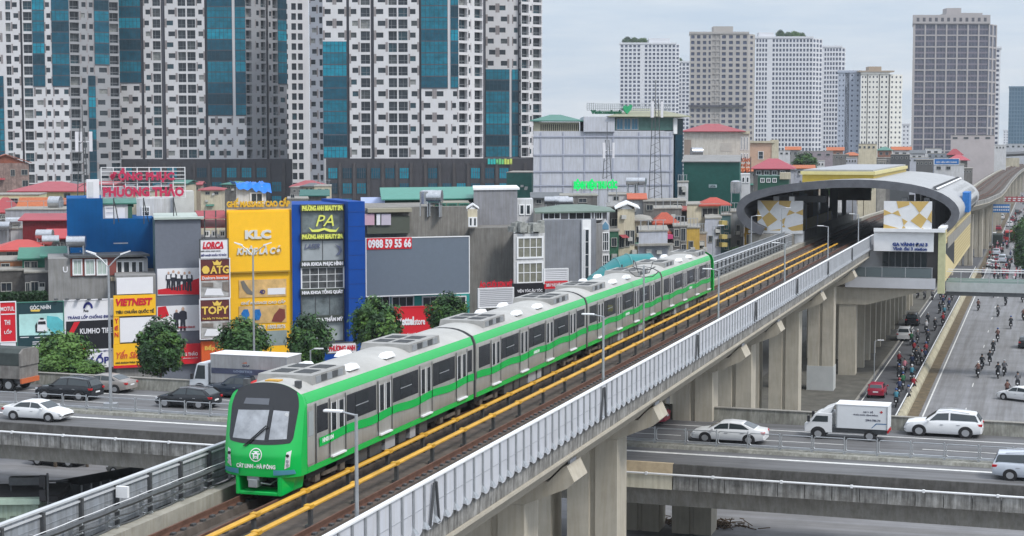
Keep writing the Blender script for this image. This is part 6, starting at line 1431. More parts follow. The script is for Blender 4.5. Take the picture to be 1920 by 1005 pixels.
for s,y0,y1,mt in (('PHƯƠNG ANH BEAUTY SPA',385,395,yellowl),('PHƯƠNG ANH BEAUTY SPA',439,448,yellowl),('NHA KHOA PHỤC HÌNH',491,500,whp),('NHA KHOA TỔNG QUÁT',543,552,whp),('NHA KHOA THẨM MỸ',594,603,whp)):
    fpan(fr,t,'sign_band',P('band_dark',(.015,.035,.10) if y0>460 else (.05,.06,.05)),564,y0-2,645,y1+1,-.3,.29);T(fr,t,s,mt,566,y0-1.5,643,y1,-.32,bold=.05,th=.08)
T(fr,t,'PA',yellowl,592,403,626,424,-.2,bold=.0,shear=.3,name='emblem');shape(fr,t,'moustache_emblem',yellowl,[(579,426),(586,431),(597,430),(608,427),(619,430),(630,431),(636,425),(630,435),(618,435),(608,431),(597,435),(585,435)],-.2)
T(fr,t,'LASER',P('faint_blue',(.12,.14,.22)),571,457,600,466,-.12,shear=.3);shape(fr,t,'arc_mark',P('faint_blue',(.12,.14,.22)),[(628,458),(638,462),(641,470),(636,478),(630,478),(636,470),(635,465)],-.12)
fr,t=board('ground_sign','white ground floor sign with red letters under the blue building',614,643,668,661,whp,d=153);T(fr,t,'PHƯƠNG ANH',redl2,617,646,666,658,-.37,bold=.04)
# --- big blank billboard, teal shop, red store
fr,t,q=bld('building','long weathered grey building behind the blank grey billboard','building',684,894,388,12,M('weathered_render',(.235,.225,.21),.9,var=.25,scale=.5,streak=.4),d=168)
body(fr,t,683,762,405,4,P('terrace_dark',(.08,.09,.07)),name='terrace_room',y=-1,ybot=437);body(fr,t,682,764,390,4.5,P('terrace_roof',(.30,.28,.21)),name='terrace_roof',y=-1.4,ybot=397)
o=thing('laundry','white and pink laundry hanging on the terrace beside the blue side bay','laundry',fr.O,fr.ang)
for a,b,mt in ((684,702,P('cloth_pink',(.55,.35,.42))),(706,713,whp),(715,733,P('cloth_lilac',(.5,.45,.52)))): fpan(fr,o,'cloth',mt,a,401,b,422,-1.2,.05)
fr2,t2,q2=bld('house','back building with a long green metal roof behind the blank billboard','house',722,890,374,10,P('dark_green_wall',(.01,.07,.05)),d=182);gable(fr2,t2,722,890,374,353,12,P('seafoam_roof',(.06,.23,.18),.5,var=.12),ov=.6)
fr2,t2,q2=bld('house','low brownish rooftop room with green windows right of the steel tank','house',812,880,380,6,P('olive_room',(.22,.21,.16)),d=172,ybot=396);wgrid(fr2,t2,815,880,3,381,390,1,.8,.8,2,greenr,P('greenish',(.02,.09,.06)))
tank(815,370,171,'shiny steel water tank on the roof behind the blank billboard',.75,1.5)
tank(797,372,171,'grey pyramid topped tank left of the shiny tank behind the billboard',.55,1.2,up=1)
fr2,t2,q2=bld('house','small cream turret with arched windows on the weathered grey wall','house',877,895,392,2.5,cream,d=167,ybot=426);wins(fr2,t2,[(879,408,885,424),(887,408,893,424)],1,1)
gable(fr2,t2,876,896,392,388,2.5,white,ov=.1,along=False)
fr,t=board('blank_billboard','huge blank blue-grey billboard in a white frame with a red phone number strip',687,446,879,552,P('billboard_bluegrey',(.125,.155,.195),.6,var=.05,scale=2),white,d=163)
fpan(fr,t,'phone_strip',redp,688,446,772,467,-.42,.07);T(fr,t,'0988 59 55 66',whp,690,448,771,465,-.45,bold=.04,name='phone_number')
fr,t,q=bld('shop','teal shop building with a band of windows under the blank billboard','shop',687,880,553,8,P('teal_wall',(.02,.30,.28),.6),d=165)
wins(fr,t,[(690,556,730,575),(735,556,775,575),(792,556,835,575),(840,556,873,575)],3,1)
fr,t=board('store_sign','bright red store front with white lettering between two street trees',741,576,812,634,redp,redp,d=160);T(fr,t,'viettel',whp,744,594,776,610,-.38,bold=.05);T(fr,t,'store',whp,777,598,797,609,-.38,bold=.02);T(fr,t,'dịch vụ di động',whp,763,624,783,630,-.38)
# --- grey blocks to the right
fr,t,q=bld('building','plain grey concrete building with a raised top right of the blank billboard','building',880,965,427,14,M('mid_render',(.20,.195,.185),.9,var=.25,scale=.5,streak=.35),d=170)
fr,t,q=bld('building','bluish unpainted block with white capping above the plain grey concrete building','building',888,970,356,10,M('bluish_render',(.25,.255,.28),.9,var=.2,scale=.6,streak=.25),d=176);m=MB(lambda p:(p[0]+max(0,p[1])*fr.k,p[1],p[2]));m.box(q[0]-.1,-.15,q[2],q[1]+.2,10,q[2]+.2);m.build('capping',white,t)
body(fr,t,968,1000,374,4,white2,name='white_stair',y=.5,ybot=440);wins(fr,t,[(974,384,982,402),(986,384,994,402)],1,1,off=.5)
fr,t,q=bld('shop','narrow white fronted shop house with two tall barred windows and black sign','shop',963,1022,438,9,white2,d=168)
for y0,y1 in ((445,483),(492,530)): wins(fr,t,[(970,y0,1017,y1)],4,2,gm=P('curtained',(.20,.20,.16),.4,var=.3,scale=2),fw=.09)
fpan(fr,t,'black_sign',blkp,963,531,1022,562,-.4,.3);T(fr,t,'VIỆN TÓC ÂU TÓC',whp,970,541,1017,549,-.42)
m=MB();rq=random.Random(9)
for k in range(14): u=fr.u(965+k*4);z=fr.uz(970,430)[1];m.box(u,rq.uniform(-.4,1),z+rq.uniform(-.6,.2),u+rq.uniform(.3,.9),rq.uniform(1,2),z+rq.uniform(.25,.8))
m.build('scrap_sheeting',P('scrap',(.32,.33,.31),.7,var=.4,scale=3),t)
fr,t=board('slatted_sign','white slatted shop sign with a row of red letters above it',898,541,962,575,whp,white,d=163)
T(fr,t,'ÁO CƯỚI SƠN MỸ',redl2,899,525,961,539,-.37,bold=.05)
for k in range(9): fpan(fr,t,'slat',grey,900,543+k*3.6,961,544+k*3.6,-.4,.04)
fr,t=board('slatted_sign','small white slatted panel over a red sign right of the black sign',1021,505,1064,530,whp,white,d=164);fpan(fr,t,'red_strip',redp,1021,527,1065,541,-.4,.1);T(fr,t,'SIÊU THỊ ĐỒ CHƠI',whp,1024,530,1062,538,-.42)
for k in range(6): fpan(fr,t,'slat',grey,1023,507+k*3.6,1063,508+k*3.6,-.38,.03)
fr,t,q=bld('building','blank blue-grey building with a tall slim window framed in white','building',1020,1118,412,12,M('blank_bluegrey',(.215,.23,.26),.9,var=.2,scale=.5,streak=.2),d=172)
fpan(fr,t,'white_frame',white,1092,412,1108,528,-.3,.3);wins(fr,t,[(1096,430,1104,524)],1,4,off=-.32,fw=.05)
body(fr,t,1108,1130,420,8,gconc,name='side_wall',y=.3)
fr2,t2,q2=bld('house','rooftop storey with dark openings under a long grey-green roof','house',1014,1138,396,8,P('top_room',(.13,.125,.13)),d=174,ybot=416);hip(fr2,t2,1008,1142,396,383,8,P('greygreen_roof',(.13,.18,.15),.6,var=.15))
wins(fr2,t2,[(1018,398,1050,411),(1066,398,1108,411),(1114,398,1128,411)],3,1,gm=dark)
fr,t,q=bld('house','slim white house with a pointed blue gable window','house',1126,1143,434,7,white2,d=176)
u0,z0,u1,z1=fr.rect(1127,410,1143,432,-.05);m=MB();m.ext([(u0,z0),(u1,z0),(u1,z0+(z1-z0)*.45),((u0+u1)/2,z1),(u0,z0+(z1-z0)*.45)],-.05,3);m.build('gable',white2,t)
m=MB();m.ext([(u0+.12,z0+.1),(u1-.12,z0+.1),(u1-.12,z0+(z1-z0)*.42),((u0+u1)/2,z1-.3),(u0+.12,z0+(z1-z0)*.42)],-.1,-.055);m.build('gable_glass',P('gable_blue',(.12,.25,.36),.2),t);wins(fr,t,[(1129,436,1141,470),(1129,478,1141,505)],3,2)
# teal canopy
fr=FR(1100,150,12);t=thing('walkway_canopy','turquoise arched canopy descending beside the train roof','canopy',fr.O,fr.ang)
cm=P('canopy_teal',(.015,.2,.21),.45,var=.15,scale=1);pa=[(1101,524),(1118,507),(1140,490),(1163,474),(1185,466),(1228,465)]
m=MB();A=[];Bk=[]
for x,y in pa: 
    u,z=fr.uz(x,y,0);A.append((u,z));
rings=[]
for (u,z) in A:
    rings.append([(u,1.7*math.cos(a)+1.6,z-1.4+.8*math.sin(a)) for a in [math.pi*k/8 for k in range(9)]])
for q1,q2 in zip(rings,rings[1:]): m.add(q1+q2,[(i,i+1,9+i+1,9+i) for i in range(8)])
m.build('canopy_skin',cm,t,smooth=1)
m=MB()
for (u,z) in A: 
    ppts=[(u,1.72*math.cos(a)+1.6,z-1.38+.82*math.sin(a)) for a in [math.pi*k/8 for k in range(9)]];m.tube(ppts,.03,4)
m.build('canopy_rib',P('rib_teal',(.15,.4,.4)),t)
m=MB()
for (u,z) in A[2:]:
    for y in (-.6,3.8): m.tube([(u,y,0),(u,y,z-1)],.07,5)
m.build('canopy_post',darks,t)
m=MB();m.box(A[3][0],-.7,A[-1][1]-3.0,A[-1][0],-.6,A[-1][1]-2.9);m.build('walkway_rail',steel,t)
# --- colourful little houses right of centre
rwd=0
def small(label,x0,x1,y0,d,mat,roof=None,wn=None,a=20,dep=8,ybot=None,nx=2,name='house',gm=None,fmm=None,rt='hip'):
    fr,t,q=bld(name,label,'house',x0,x1,y0,dep,mat,d=d,a=a,ybot=ybot)
    if roof:
        (hip if rt=='hip' else gable)(fr,t,x0-1,x1+1,y0,roof[0],dep,roof[1],**({} if rt=='hip' else {'along':rt=='gable'}))
    else:
        m=MB(lambda p:(p[0]+max(0,p[1])*fr.k,p[1],p[2]));m.box(q[0]-.08,-.1,q[2],q[1]+.08,dep,q[2]+.14);m.build('roof_slab',conc,t)
    for r in (wn or []): wins(fr,t,[r],nx,1,gm=gm,fm=fmm or dullf,fw=.035)
    if d<420:
        W=q[1]-q[0]
        for k in range(rw.randint(1,3)):
            a=q[0]+W*rw.uniform(.05,.8);z=q[2]-rw.uniform(1,5);m=MB();m.box(a,-.35,z,a+.55,-.02,z+.42);m.build('air_conditioner',P('ac_white',(.45,.45,.43)),t)
        if rw.random()<.6:
            a=q[0]+W*rw.uniform(.05,.5);z=q[2]-rw.uniform(2.5,4);m=MB();m.hull2([(a,-1.0,z-.3),(a+W*.4,-1.0,z-.3),(a+W*.4,-1.0,z-.25),(a,-1.0,z-.25)],[(a,0,z),(a+W*.4,0,z),(a+W*.4,0,z+.05),(a,0,z+.05)]);m.build('awning',rw.choice([steel,pinkr,greenr,gconc]),t)
        if rw.random()<.5 and not roof:
            m=MB();
            for kk in range(4): a=q[0]+W*(.1+.26*kk);m.box(a-.03,.2,q[2]+.14,a+.03,.26,q[2]+1.1)
            m.box(q[0]+.1,.2,q[2]+1.1,q[1]-.1,.26,q[2]+1.16);m.build('roof_railing',steel,t)
    return fr,t,q
ochre=M('ochre_wall',(.50,.33,.07),.8,var=.2,streak=.2);dimg=M('dim_grey_wall',(.17,.165,.16),.9,var=.3,scale=.8,streak=.4);lila=M('pale_blue_wall',(.40,.42,.48),.8,var=.12,streak=.15);mint=M('mint_wall',(.12,.2,.17),.8,var=.2)
small('dark narrow house with a magenta curtain and laundry left of the cream gabled house',1143,1160,386,190,dimg,(378,gconc),[(1146,410,1157,424)])
small('green fronted slim house with a lit green shop sign below the cream gable',1143,1160,434,180,M('green_front',(.03,.12,.07),.7,var=.3),None,[(1146,446,1156,462)])
small('cream narrow house with a white gabled roof, stained wall and tall windows',1158,1190,392,184,cream,(380,white),[(1160,440,1170,464),(1172,432,1180,462),(1182,432,1189,458)],rt='front')
small('small cream house with climbing plants between cream gable and pale blue box',1188,1212,412,192,cream,(402,conc),[(1192,424,1202,438),(1192,444,1202,458)])
fr,t,q=small('pale blue windowless box house with a flat overhanging slab roof',1198,1252,434,170,lila,None,[],dep=9)
fpan(fr,t,'overhang',conc,1196,457,1264,461,-.8,.8);fpan(fr,t,'lower_wall',M('pale_stained',(.45,.46,.46),.9,var=.2,streak=.5),1198,461,1262,500,.05,.3)
for k,(x0,x1,y0,y1,lb) in enumerate(((1228,1263,398,418,'upper red tiled terrace roof beside the dark slab roof house'),(1226,1248,421,436,'lower small red tiled roof under the bigger red one'))):
    small('little house with the '+lb,x0,x1,y1,196-k*6,dimg,(y0,M('red_tiles',(.33,.06,.03),.75,var=.3,scale=4)),[(x0+4,y1+3,x0+14,y1+12)],dep=5)
small('dark grey house with a slab roof behind the red tiled terraces',1226,1278,392,204,dimg,None,[(1264,404,1275,414),(1264,420,1275,432)])
fr,t,q=small('grey fronted thin house with three stacked white framed windows',1262,1288,425,190,dimg,None,[(1264,430,1272,444),(1276,428,1285,452),(1264,450,1273,462),(1277,458,1286,480)])
fpan(fr,t,'pink_balcony',P('magenta_sign',(.45,.05,.15)),1252,440,1262,448,-.9,.9)
small('ochre yellow house with stained side wall below the cream balcony house',1288,1312,428,194,ochre,None,[(1291,452,1299,468)])
small('tan plastered house between the ochre house and the pale blue balcony house',1308,1325,438,196,M('tan_wall',(.33,.25,.17),.8,var=.25),None,[(1311,452,1320,466)])
fr,t,q=small('cream balcony house with a bright red roof in front of the green metal hall',1288,1348,384,206,cream,None,[(1316,390,1346,406)],nx=3,gm=dark)
hip(fr,t,1314,1362,384,370,6,M('bright_red_roof',(.36,.05,.03),.7,var=.25,scale=3))
fr,t,q=small('pale blue house with barred balconies right of the tan plastered house',1322,1352,410,198,lila,None,[(1328,442,1338,454),(1342,426,1350,440),(1342,448,1350,462)])
for y in (414,440,455): fpan(fr,t,'balcony',P('balcony_yellow',(.45,.36,.12)),1354,y,1364,y+8,-.8,1)
small('thin teal windowed house with little yellow balconies',1352,1370,404,202,M('teal_grey',(.07,.14,.15),.8,var=.3),None,[(1358,416,1365,430),(1358,436,1365,450),(1358,456,1365,468)],gm=P('teal_pane',(.02,.16,.18),.2))
small('tall grey house touching the left curve of the station shell',1369,1395,398,205,M('grey_house',(.26,.27,.28),.9,var=.15,streak=.2),None,[(1380,422,1387,436),(1380,450,1387,460)])
small('orange-yellow strip house squeezed against the station end wall',1396,1414,426,200,M('orange_wall',(.52,.30,.04),.8,var=.2),None,[(1400,440,1408,456)])
# --- bank building
bw_=M('white_grid_wall',(.50,.52,.585),.85,var=.08,scale=.3,streak=.22)
fr,t,q=bld('office_building','large pale windowless office block with a green-roofed top floor and thin wall grid','building',1000,1262,246,26,bw_,d=300,a=14)
ln=P('wall_joint',(.36,.38,.46))
for x in (1013,1055,1095,1148,1197,1256): fpan(fr,t,'pilaster',ln,x,248,x+2.5,372,-.12,.11)
for y in (255,289,320,346): fpan(fr,t,'floor_band',ln,1000,y,1262,y+2.5,-.18,.05)
body(fr,t,1000,1086,229,16,P('top_cream',(.4,.38,.28),var=.2),name='top_floor',y=.5,ybot=246);hip(fr,t,998,1086,226,215,16,greenr,ov=.6)
body(fr,t,1092,1150,219,18,bw_,name='centre_block',y=-.6,ybot=247)
body(fr,t,1150,1262,218,18,M('top_green',(.07,.16,.14),.5,var=.25),name='top_floor',y=.2,ybot=244)
wins(fr,t,[(1156,222,1168,243),(1170,222,1182,243),(1184,222,1196,243)],2,1,gm=P('blue_pane',(.05,.17,.26),.15),off=.18,fm=grey)
hip(fr,t,1148,1280,218,203,20,M('khaki_roof',(.27,.27,.19),.7,var=.15),ov=1.2)
body(fr,t,1262,1280,222,20,M('dark_curtain',(.02,.05,.06),.3,var=.3),name='street_side',y=.6)
fpan(fr,t,'white_fin',white,1263,222,1270,251,-.2,.5);fpan(fr,t,'street_glass',tealg[3],1266,253,1279,370,-.1,.6)
for k in range(20): fpan(fr,t,'vent_slot',dark,1014+k*3.9,233,1015.2+k*3.9,245,.4,.09)
t2=thing('rooftop_sign','green bank name and logo on a wire lattice above the pale office block','sign',fr.O,fr.ang)
gr=P('bank_green',(.0,.10,.045),.5,var=0)
T(fr,t2,'Vietcombank',gr,1108,206,1167,214,2,th=.3,bold=.03);shape(fr,t2,'logo',P('logo_green',(.02,.30,.13)),[(1167,202),(1171,197),(1176,200),(1181,196),(1185,198),(1182,206),(1175,214),(1170,209)],2,.4)
m=MB();u0,z0,u1,z1=fr.rect(1101,195,1256,207,2.6)
for k in range(40): u=u0+(u1-u0)*k/39;m.box(u-.05,2.6,z0,u+.05,2.7,z1 if k>3 else z1+.2)
m.build('lattice_post',steel,t2);m=MB()
for k in range(4): z=z0+(z1-z0)*k/3;m.box(u0,2.71,z-.05,u1,2.8,z+.05)
m.build('lattice_rail',steel,t2)
def mast(label,x,y0,y1,d,name='antenna_mast',w=.5,arms=1):
    p0,p1=Dp(x,y1,d),Dp(x,y0,d);h=p1.z-p0.z;t=thing(name,label,'mast',(p0.x,p0.y,p0.z),PHI)
    m=MB()
    for s,q in ((-1,-1),(1,-1),(0,1)): m.tube([(s*w,q*w*.7,0),(s*w*.4,q*w*.3,h)],.06,5)
    for k in range(int(h/1.2)): f=1-.6*k*1.2/h;z=k*1.2;m.tube([(-w*f,-w*.7*f,z),(w*f,-w*.7*f,z+.6),(0,w*.7*f,z+1.1)],.03,4)
    m.build('lattice',darks,t)
    for k in range(3*arms):
        a=k*2.09;m=MB();m.box(math.cos(a)*.9-.16,math.sin(a)*.9-.1,h-2.6,math.cos(a)*.9+.16,math.sin(a)*.9+.1,h-.4);m.tube([(0,0,h-1.5),(math.cos(a)*.9,math.sin(a)*.9,h-1.5)],.04,4);m.build('antenna_panel',whp,t)
    m=MB();m.tube([(0,0,h),(0,0,h+2.5)],.05,5);m.build('tip',darks,t)
mast('tall dark antenna mast in front of the pale office block',1228,185,372,235,w=.9)
mast('shorter antenna mast with white panels beside the lit green clinic sign',1138,262,335,240,w=.6)
mast('slim antenna mast with white panels at the left above the red hipped roof',157,240,372,190,w=.6)
# lit green hospital sign
fr=FR(1075,215,14);t=thing('clinic_sign','glowing green letter sign on a steel frame in front of the pale block','sign',fr.O,fr.ang)
T(fr,t,'BỆNH VIỆN THU CÚC',P('neon_green',(.0,.62,.13),.4,var=0,em=.35),1076,335,1157,358,0,th=.15,bold=.06);u0,z0,u1,z1=fr.rect(1074,338,1157,357,.1)
m=MB()
for k in range(6): u=u0+(u1-u0)*k/5;m.tube([(u,.25,z0-2.2),(u,.25,z1)],.06,5)
m.box(u0,.3,z0,u1,.36,z0+.1);m.build('frame',steel,t)
for x,y,lb in ((1035,377,'left steel tank on the roof below the pale block'),(1052,376,'banded steel tank next to the left one below the pale block'),(1060,378,'end-on steel tank right of the banded tank'),(1186,340,'pair-left steel tank at the foot of the pale block'),(1200,340,'pair-right steel tank at the foot of the pale block')): tank(x,y,200 if y>350 else 240,lb,.55,1.7)
# --- green metal hall, red roofed cream building etc
fr,t,q=bld('warehouse','dark green corrugated metal hall right of the pale office block','warehouse',1281,1386,304,30,deepg,d=262,a=-8)
m=MB()
for k in range(46): u=q[0]+(q[1]-q[0])*k/46;m.box(u,-.04,0,u+.06,-.005,q[2])
m.build('corrugation',P('deep_green_rib',(.008,.08,.065),.5),t);gable(fr,t,1281,1384,304,292,22,gconc,ov=.3)
fpan(fr,t,'number_board',P('pale_board',(.35,.45,.48)),1329,346,1344,352,-.12,.06);T(fr,t,'LIOA',blkl,1331,347,1342,351,-.14)
fr,t,q=bld('building','cream building with a faded red roof behind the dark green hall','building',1281,1405,246,26,M('warm_white',(.56,.53,.48),.8,var=.12,streak=.2),d=380,a=-5)
hip(fr,t,1281,1390,246,232,20,pinkr,ov=.8);fpan(fr,t,'cornice',cream,1391,246,1406,251,-.4,.5);wgrid(fr,t,1388,1404,3,254,284,1,.4,.8,1);wgrid(fr,t,1388,1404,3,286,306,1,.4,.8,1);fpan(fr,t,'wall_recess',P('recess_tan',(.28,.22,.18)),1283,262,1296,300,-.05,.04);fpan(fr,t,'panel_outline',P('recess_tan2',(.45,.42,.38)),1351,268,1372,284,-.06,.05)
tank(1306,285,370,'steel tank beside the cream building with the faded red roof',1.0,2.4)
fr,t,q=bld('building','peach building with cream corner right of the faded red roof','building',1405,1448,266,16,M('peach_wall',(.50,.33,.24),.8,var=.12),d=440,a=-5)
fpan(fr,t,'cream_corner',cream,1447,262,1460,300,-.2,6);wins(fr,t,[(1422,284,1431,298)],1,2)
m=MB();u0,z0,u1,z1=fr.rect(1403,264,1452,268);m.box(u0,-.5,z0,u1,10,z1);m.build('cornice',cream,t)
fr,t,q=bld('house','long pink-red hipped roof house above the station shell at left','house',1412,1480,316,14,dimg,d=330,a=-10);hip(fr,t,1412,1482,316,297,16,M('pinkish_red',(.32,.05,.07),.6,var=.15),ov=.8);wgrid(fr,t,1415,1475,4,318,330,1)
fr,t,q=bld('house','greenish low house in front of the pink-red hipped roof','house',1420,1478,330,10,M('greenish',(.10,.16,.14),.8,var=.3),d=300,a=-10);fpan(fr,t,'cream_wall',cream,1462,324,1482,336,-.3,4);wgrid(fr,t,1424,1458,3,332,344,1)
t=thing('rooftop_sign','tangled red and orange rooftop letter sign left of the pink-red roof','sign',FR(1387,300,0).O,PHI);f_=FR(1387,300,0)
for k,y in enumerate((296,306,316)): T(f_,t,['LOAN','ĐIỆN','TV'][k],P('rust_letters',(.45,.10,.03)),1388,y,1406,y+8,0,bold=.04,th=.2)
m=MB();
for x in (1387,1397,1407): u=f_.u(x);m.tube([(u,.2,f_.uz(x,335)[1]),(u,.2,f_.uz(x,294)[1])],.08,5)
m.build('frame',darks,t)
fr,t,q=bld('house','narrow white service tower under the tangled red rooftop sign','house',1388,1406,326,6,white2,d=250,a=0);wins(fr,t,[(1391,332,1396,342),(1399,332,1404,342)],1,1);tank(1380,352,245,'white box-like tank beside the narrow white service tower',.8,1.6,up=1)
# --- old roofs at the left
def hs(label,x0,x1,yw,yr,d,wm,rm,rt='hip',a=10,dep=8,wn=(),ybot=None,name='house',nx=2):
    return small(label,x0,x1,yw,d,wm,(yr,rm) if rm else None,list(wn),a,dep,ybot,nx,name,rt=rt)
hs('pinkish old house with a brown pitched roof and side windows at the far left edge',-30,56,306,290,330,M('old_pink',(.28,.2,.18),.9,var=.4,streak=.4),M('brown_roof',(.25,.08,.05),.8,var=.3),'front',20,16,[(40,318,52,328),(42,338,53,350),(20,318,28,330)])
hs('wide yellow house under a long faded red roof at the left',22,158,358,340,255,M('pale_yellow',(.58,.52,.30),.8,var=.15,streak=.2),M('rose_roof',(.32,.06,.075),.6,var=.15,scale=1),'hip',8,16,[(120,362,132,372)])
hs('pale yellow flat roofed annex below the long faded red roof',-20,74,366,None,235,M('pale_yellow2',(.56,.51,.32),.8,var=.15),None,'hip',8,8,[(20,372,34,384)])
hs('house with an orange tiled slope beside the ribbed steel tank',37,84,392,372,222,gconc,orng,'gable',8,7)
hs('small orange tiled roof right of the ribbed steel tank',90,124,384,373,226,gconc,M('dull_orange',(.3,.1,.05),.8,var=.3,scale=4),'gable',8,7)
tank(104,380,218,'ribbed steel tank lying between the two orange tiled roofs',.85,1.5)
hs('dark red rounded tin roof house at the left edge',-16,18,398,370,225,dimg,brickr,'hip',8,9)
hs('grey plaster house with a thin pale parapet behind the red corrugated shed',10,126,394,None,212,M('lilac_grey',(.33,.33,.36),.9,var=.15,streak=.25),None,'hip',8,9,[(0,402,10,410)])
hs('white plaster terrace wall at the left behind the red hipped roof',-12,71,430,None,196,white2,None,'hip',10,9,[(3,405,10,409)])
fr,t,q=hs('crimson corrugated shed against the blue stepped building',42,126,414,402,190,M('crimson_metal',(.22,.012,.02),.55,var=.15),M('crimson_roof',(.32,.04,.055),.5,var=.1),'gable',6,8)
m=MB()
for k in range(30): u=q[0]+(q[1]-q[0])*k/30;m.box(u,-.04,q[2]-6,u+.07,-.004,q[2])
m.build('corrugation',P('crimson_rib',(.16,.01,.015),.5),t)
hs('small house with a bright red pitched roof and dark gable beside the blue wall',88,124,448,431,181,P('dark_gable',(.1,.1,.11)),M('scarlet_roof',(.38,.03,.035),.5,var=.1),'gable',8,6,[(104,454,110,462),(114,454,120,462)])
fr,t,q=hs('open pavilion under a wide scarlet hipped roof at the left',-6,84,468,449,172,P('pavilion_wall',(.30,.28,.25),var=.4),M('scarlet_roof2',(.42,.035,.025),.5,var=.12),'hip',14,7,[(12,472,34,485)])
hs('old terracotta fronted house below the scarlet pavilion',-6,40,490,None,165,M('terracotta',(.33,.14,.07),.9,var=.3),None,'hip',16,7,[(2,494,18,504)])
hs('dark soot stained house at the left edge above the hanging plants',-6,44,508,None,161,M('soot_wall',(.09,.085,.08),.9,var=.4),None,'hip',18,7,[(2,530,22,546)])
hs('house with green tin roof, white goods on its balcony and a green gable',40,90,486,466,163,M('green_gable',(.03,.16,.11),.7,var=.2),M('jade_roof',(.035,.18,.12),.5,var=.15),'gable',14,8,[(46,490,56,502),(58,490,70,502)])
hs('narrow dark balcony house with white rails between soot wall and concrete house',44,87,512,None,158,P('balcony_dark',(.07,.07,.075),var=.3),None,'hip',18,6,[(48,530,56,548),(58,528,72,550),(74,530,84,548)])
hs('long jade roof strip joining the concrete house to the blue wall',82,132,482,464,160,gconc,M('jade_roof2',(.04,.19,.135),.5,var=.15),'gable',14,5)
for x,y,d,lb in ((24,416,198,'white steel tank on the white terrace wall at the left'),(6,424,196,'small steel tank at the left edge below the other one'),(95,451,176,'round steel tank beside the small scarlet roof'),(84,440,178,'little upright tank left of the small scarlet roof'),(143,453,157,'long steel tank in front of the blue stepped wall'),(470,362,160,'horizontal white tank on the roof behind the gold letter sign')): tank(x,y,d,lb,.55,1.7)
fr,t,q=bld('planter','mass of hanging green plants under the soot stained house','plants',0,88,566,1,P('planter_dark',(.05,.05,.045)),d=152,ybot=572)
m=MB();rq=random.Random(3);u0,z0,u1,z1=fr.rect(0,548,88,566,-.3)
for k in range(2200):
    c=Vector((rq.uniform(u0,u1),rq.uniform(-.8,.8),z0+(z1-z0)*rq.random()**1.3));a=Vector((rq.gauss(0,1),rq.gauss(0,1),rq.gauss(0,1))).normalized()*.16;b=Vector((rq.gauss(0,1),rq.gauss(0,1),rq.gauss(0,1))).normalized()*.1;m.poly([c-a,c-b,c+a,c+b])
m.build('foliage',leafm3,t)
# back fill between the shop row and the towers
hs('white house with a faded red roof glimpsed between tower podiums',548,608,350,338,330,white2,pinkr,'hip',5,14,[(556,354,566,362),(574,354,584,362),(592,354,600,362)])
hs('grey service house left of the white glimpsed one above the blue building',540,578,374,None,210,M('grey_service',(.27,.27,.27),.9,var=.2),None,'hip',8,8,[(545,364,552,371)])
hs('dark teal roofed shed just above the beauty spa sign',568,612,368,357,230,dimg,deepg,'gable',6,9)
hs('light blue tarpaulin roofed shelter left of the long green roof',684,724,388,372,190,gconc,P('pale_blue_roof',(.30,.36,.55),.6),'gable',12,6)
hs('dark green metal box with a number plate between towers and pale block',950,997,324,None,330,deepg,None,'hip',-5,16,name='warehouse')
hs('grey roofed house low between the pale block and the raised bluish block',1000,1050,372,362,230,gconc,M('slate_roof',(.12,.13,.14),.8,var=.2),'gable',8,8,[(1005,374,1015,382)])
hs('house with dark solar racks under the glowing green sign',1050,1120,368,None,212,dimg,None,'hip',8,8,[(1060,372,1075,380),(1085,372,1100,380)])
hs('white low house with a tiny orange roof at the foot of the pale block',1140,1185,366,None,232,white2,None,'hip',8,10,[(1150,368,1160,376)])
hs('tiny orange-red roofed room in front of the pale block right part',1181,1206,374,364,228,white2,M('orange_red_roof',(.42,.10,.05),.7,var=.2),'gable',8,6)
hs('grey slab roofed house with pyramid shaped tin cover by the tall mast',1206,1286,378,None,226,dimg,None,'hip',8,10,[(1212,384,1224,394),(1262,382,1280,394)])
hs('white stair tower with dark windows at the corner of the pale office block',1270,1290,342,None,255,white2,None,'hip',8,6,[(1272,350,1285,366)])
hs('dim reddish house behind the small terraces, left of the cream balcony house',1264,1292,396,388,215,dimg,M('dim_red',(.25,.06,.05),.8,var=.3),'gable',8,6)
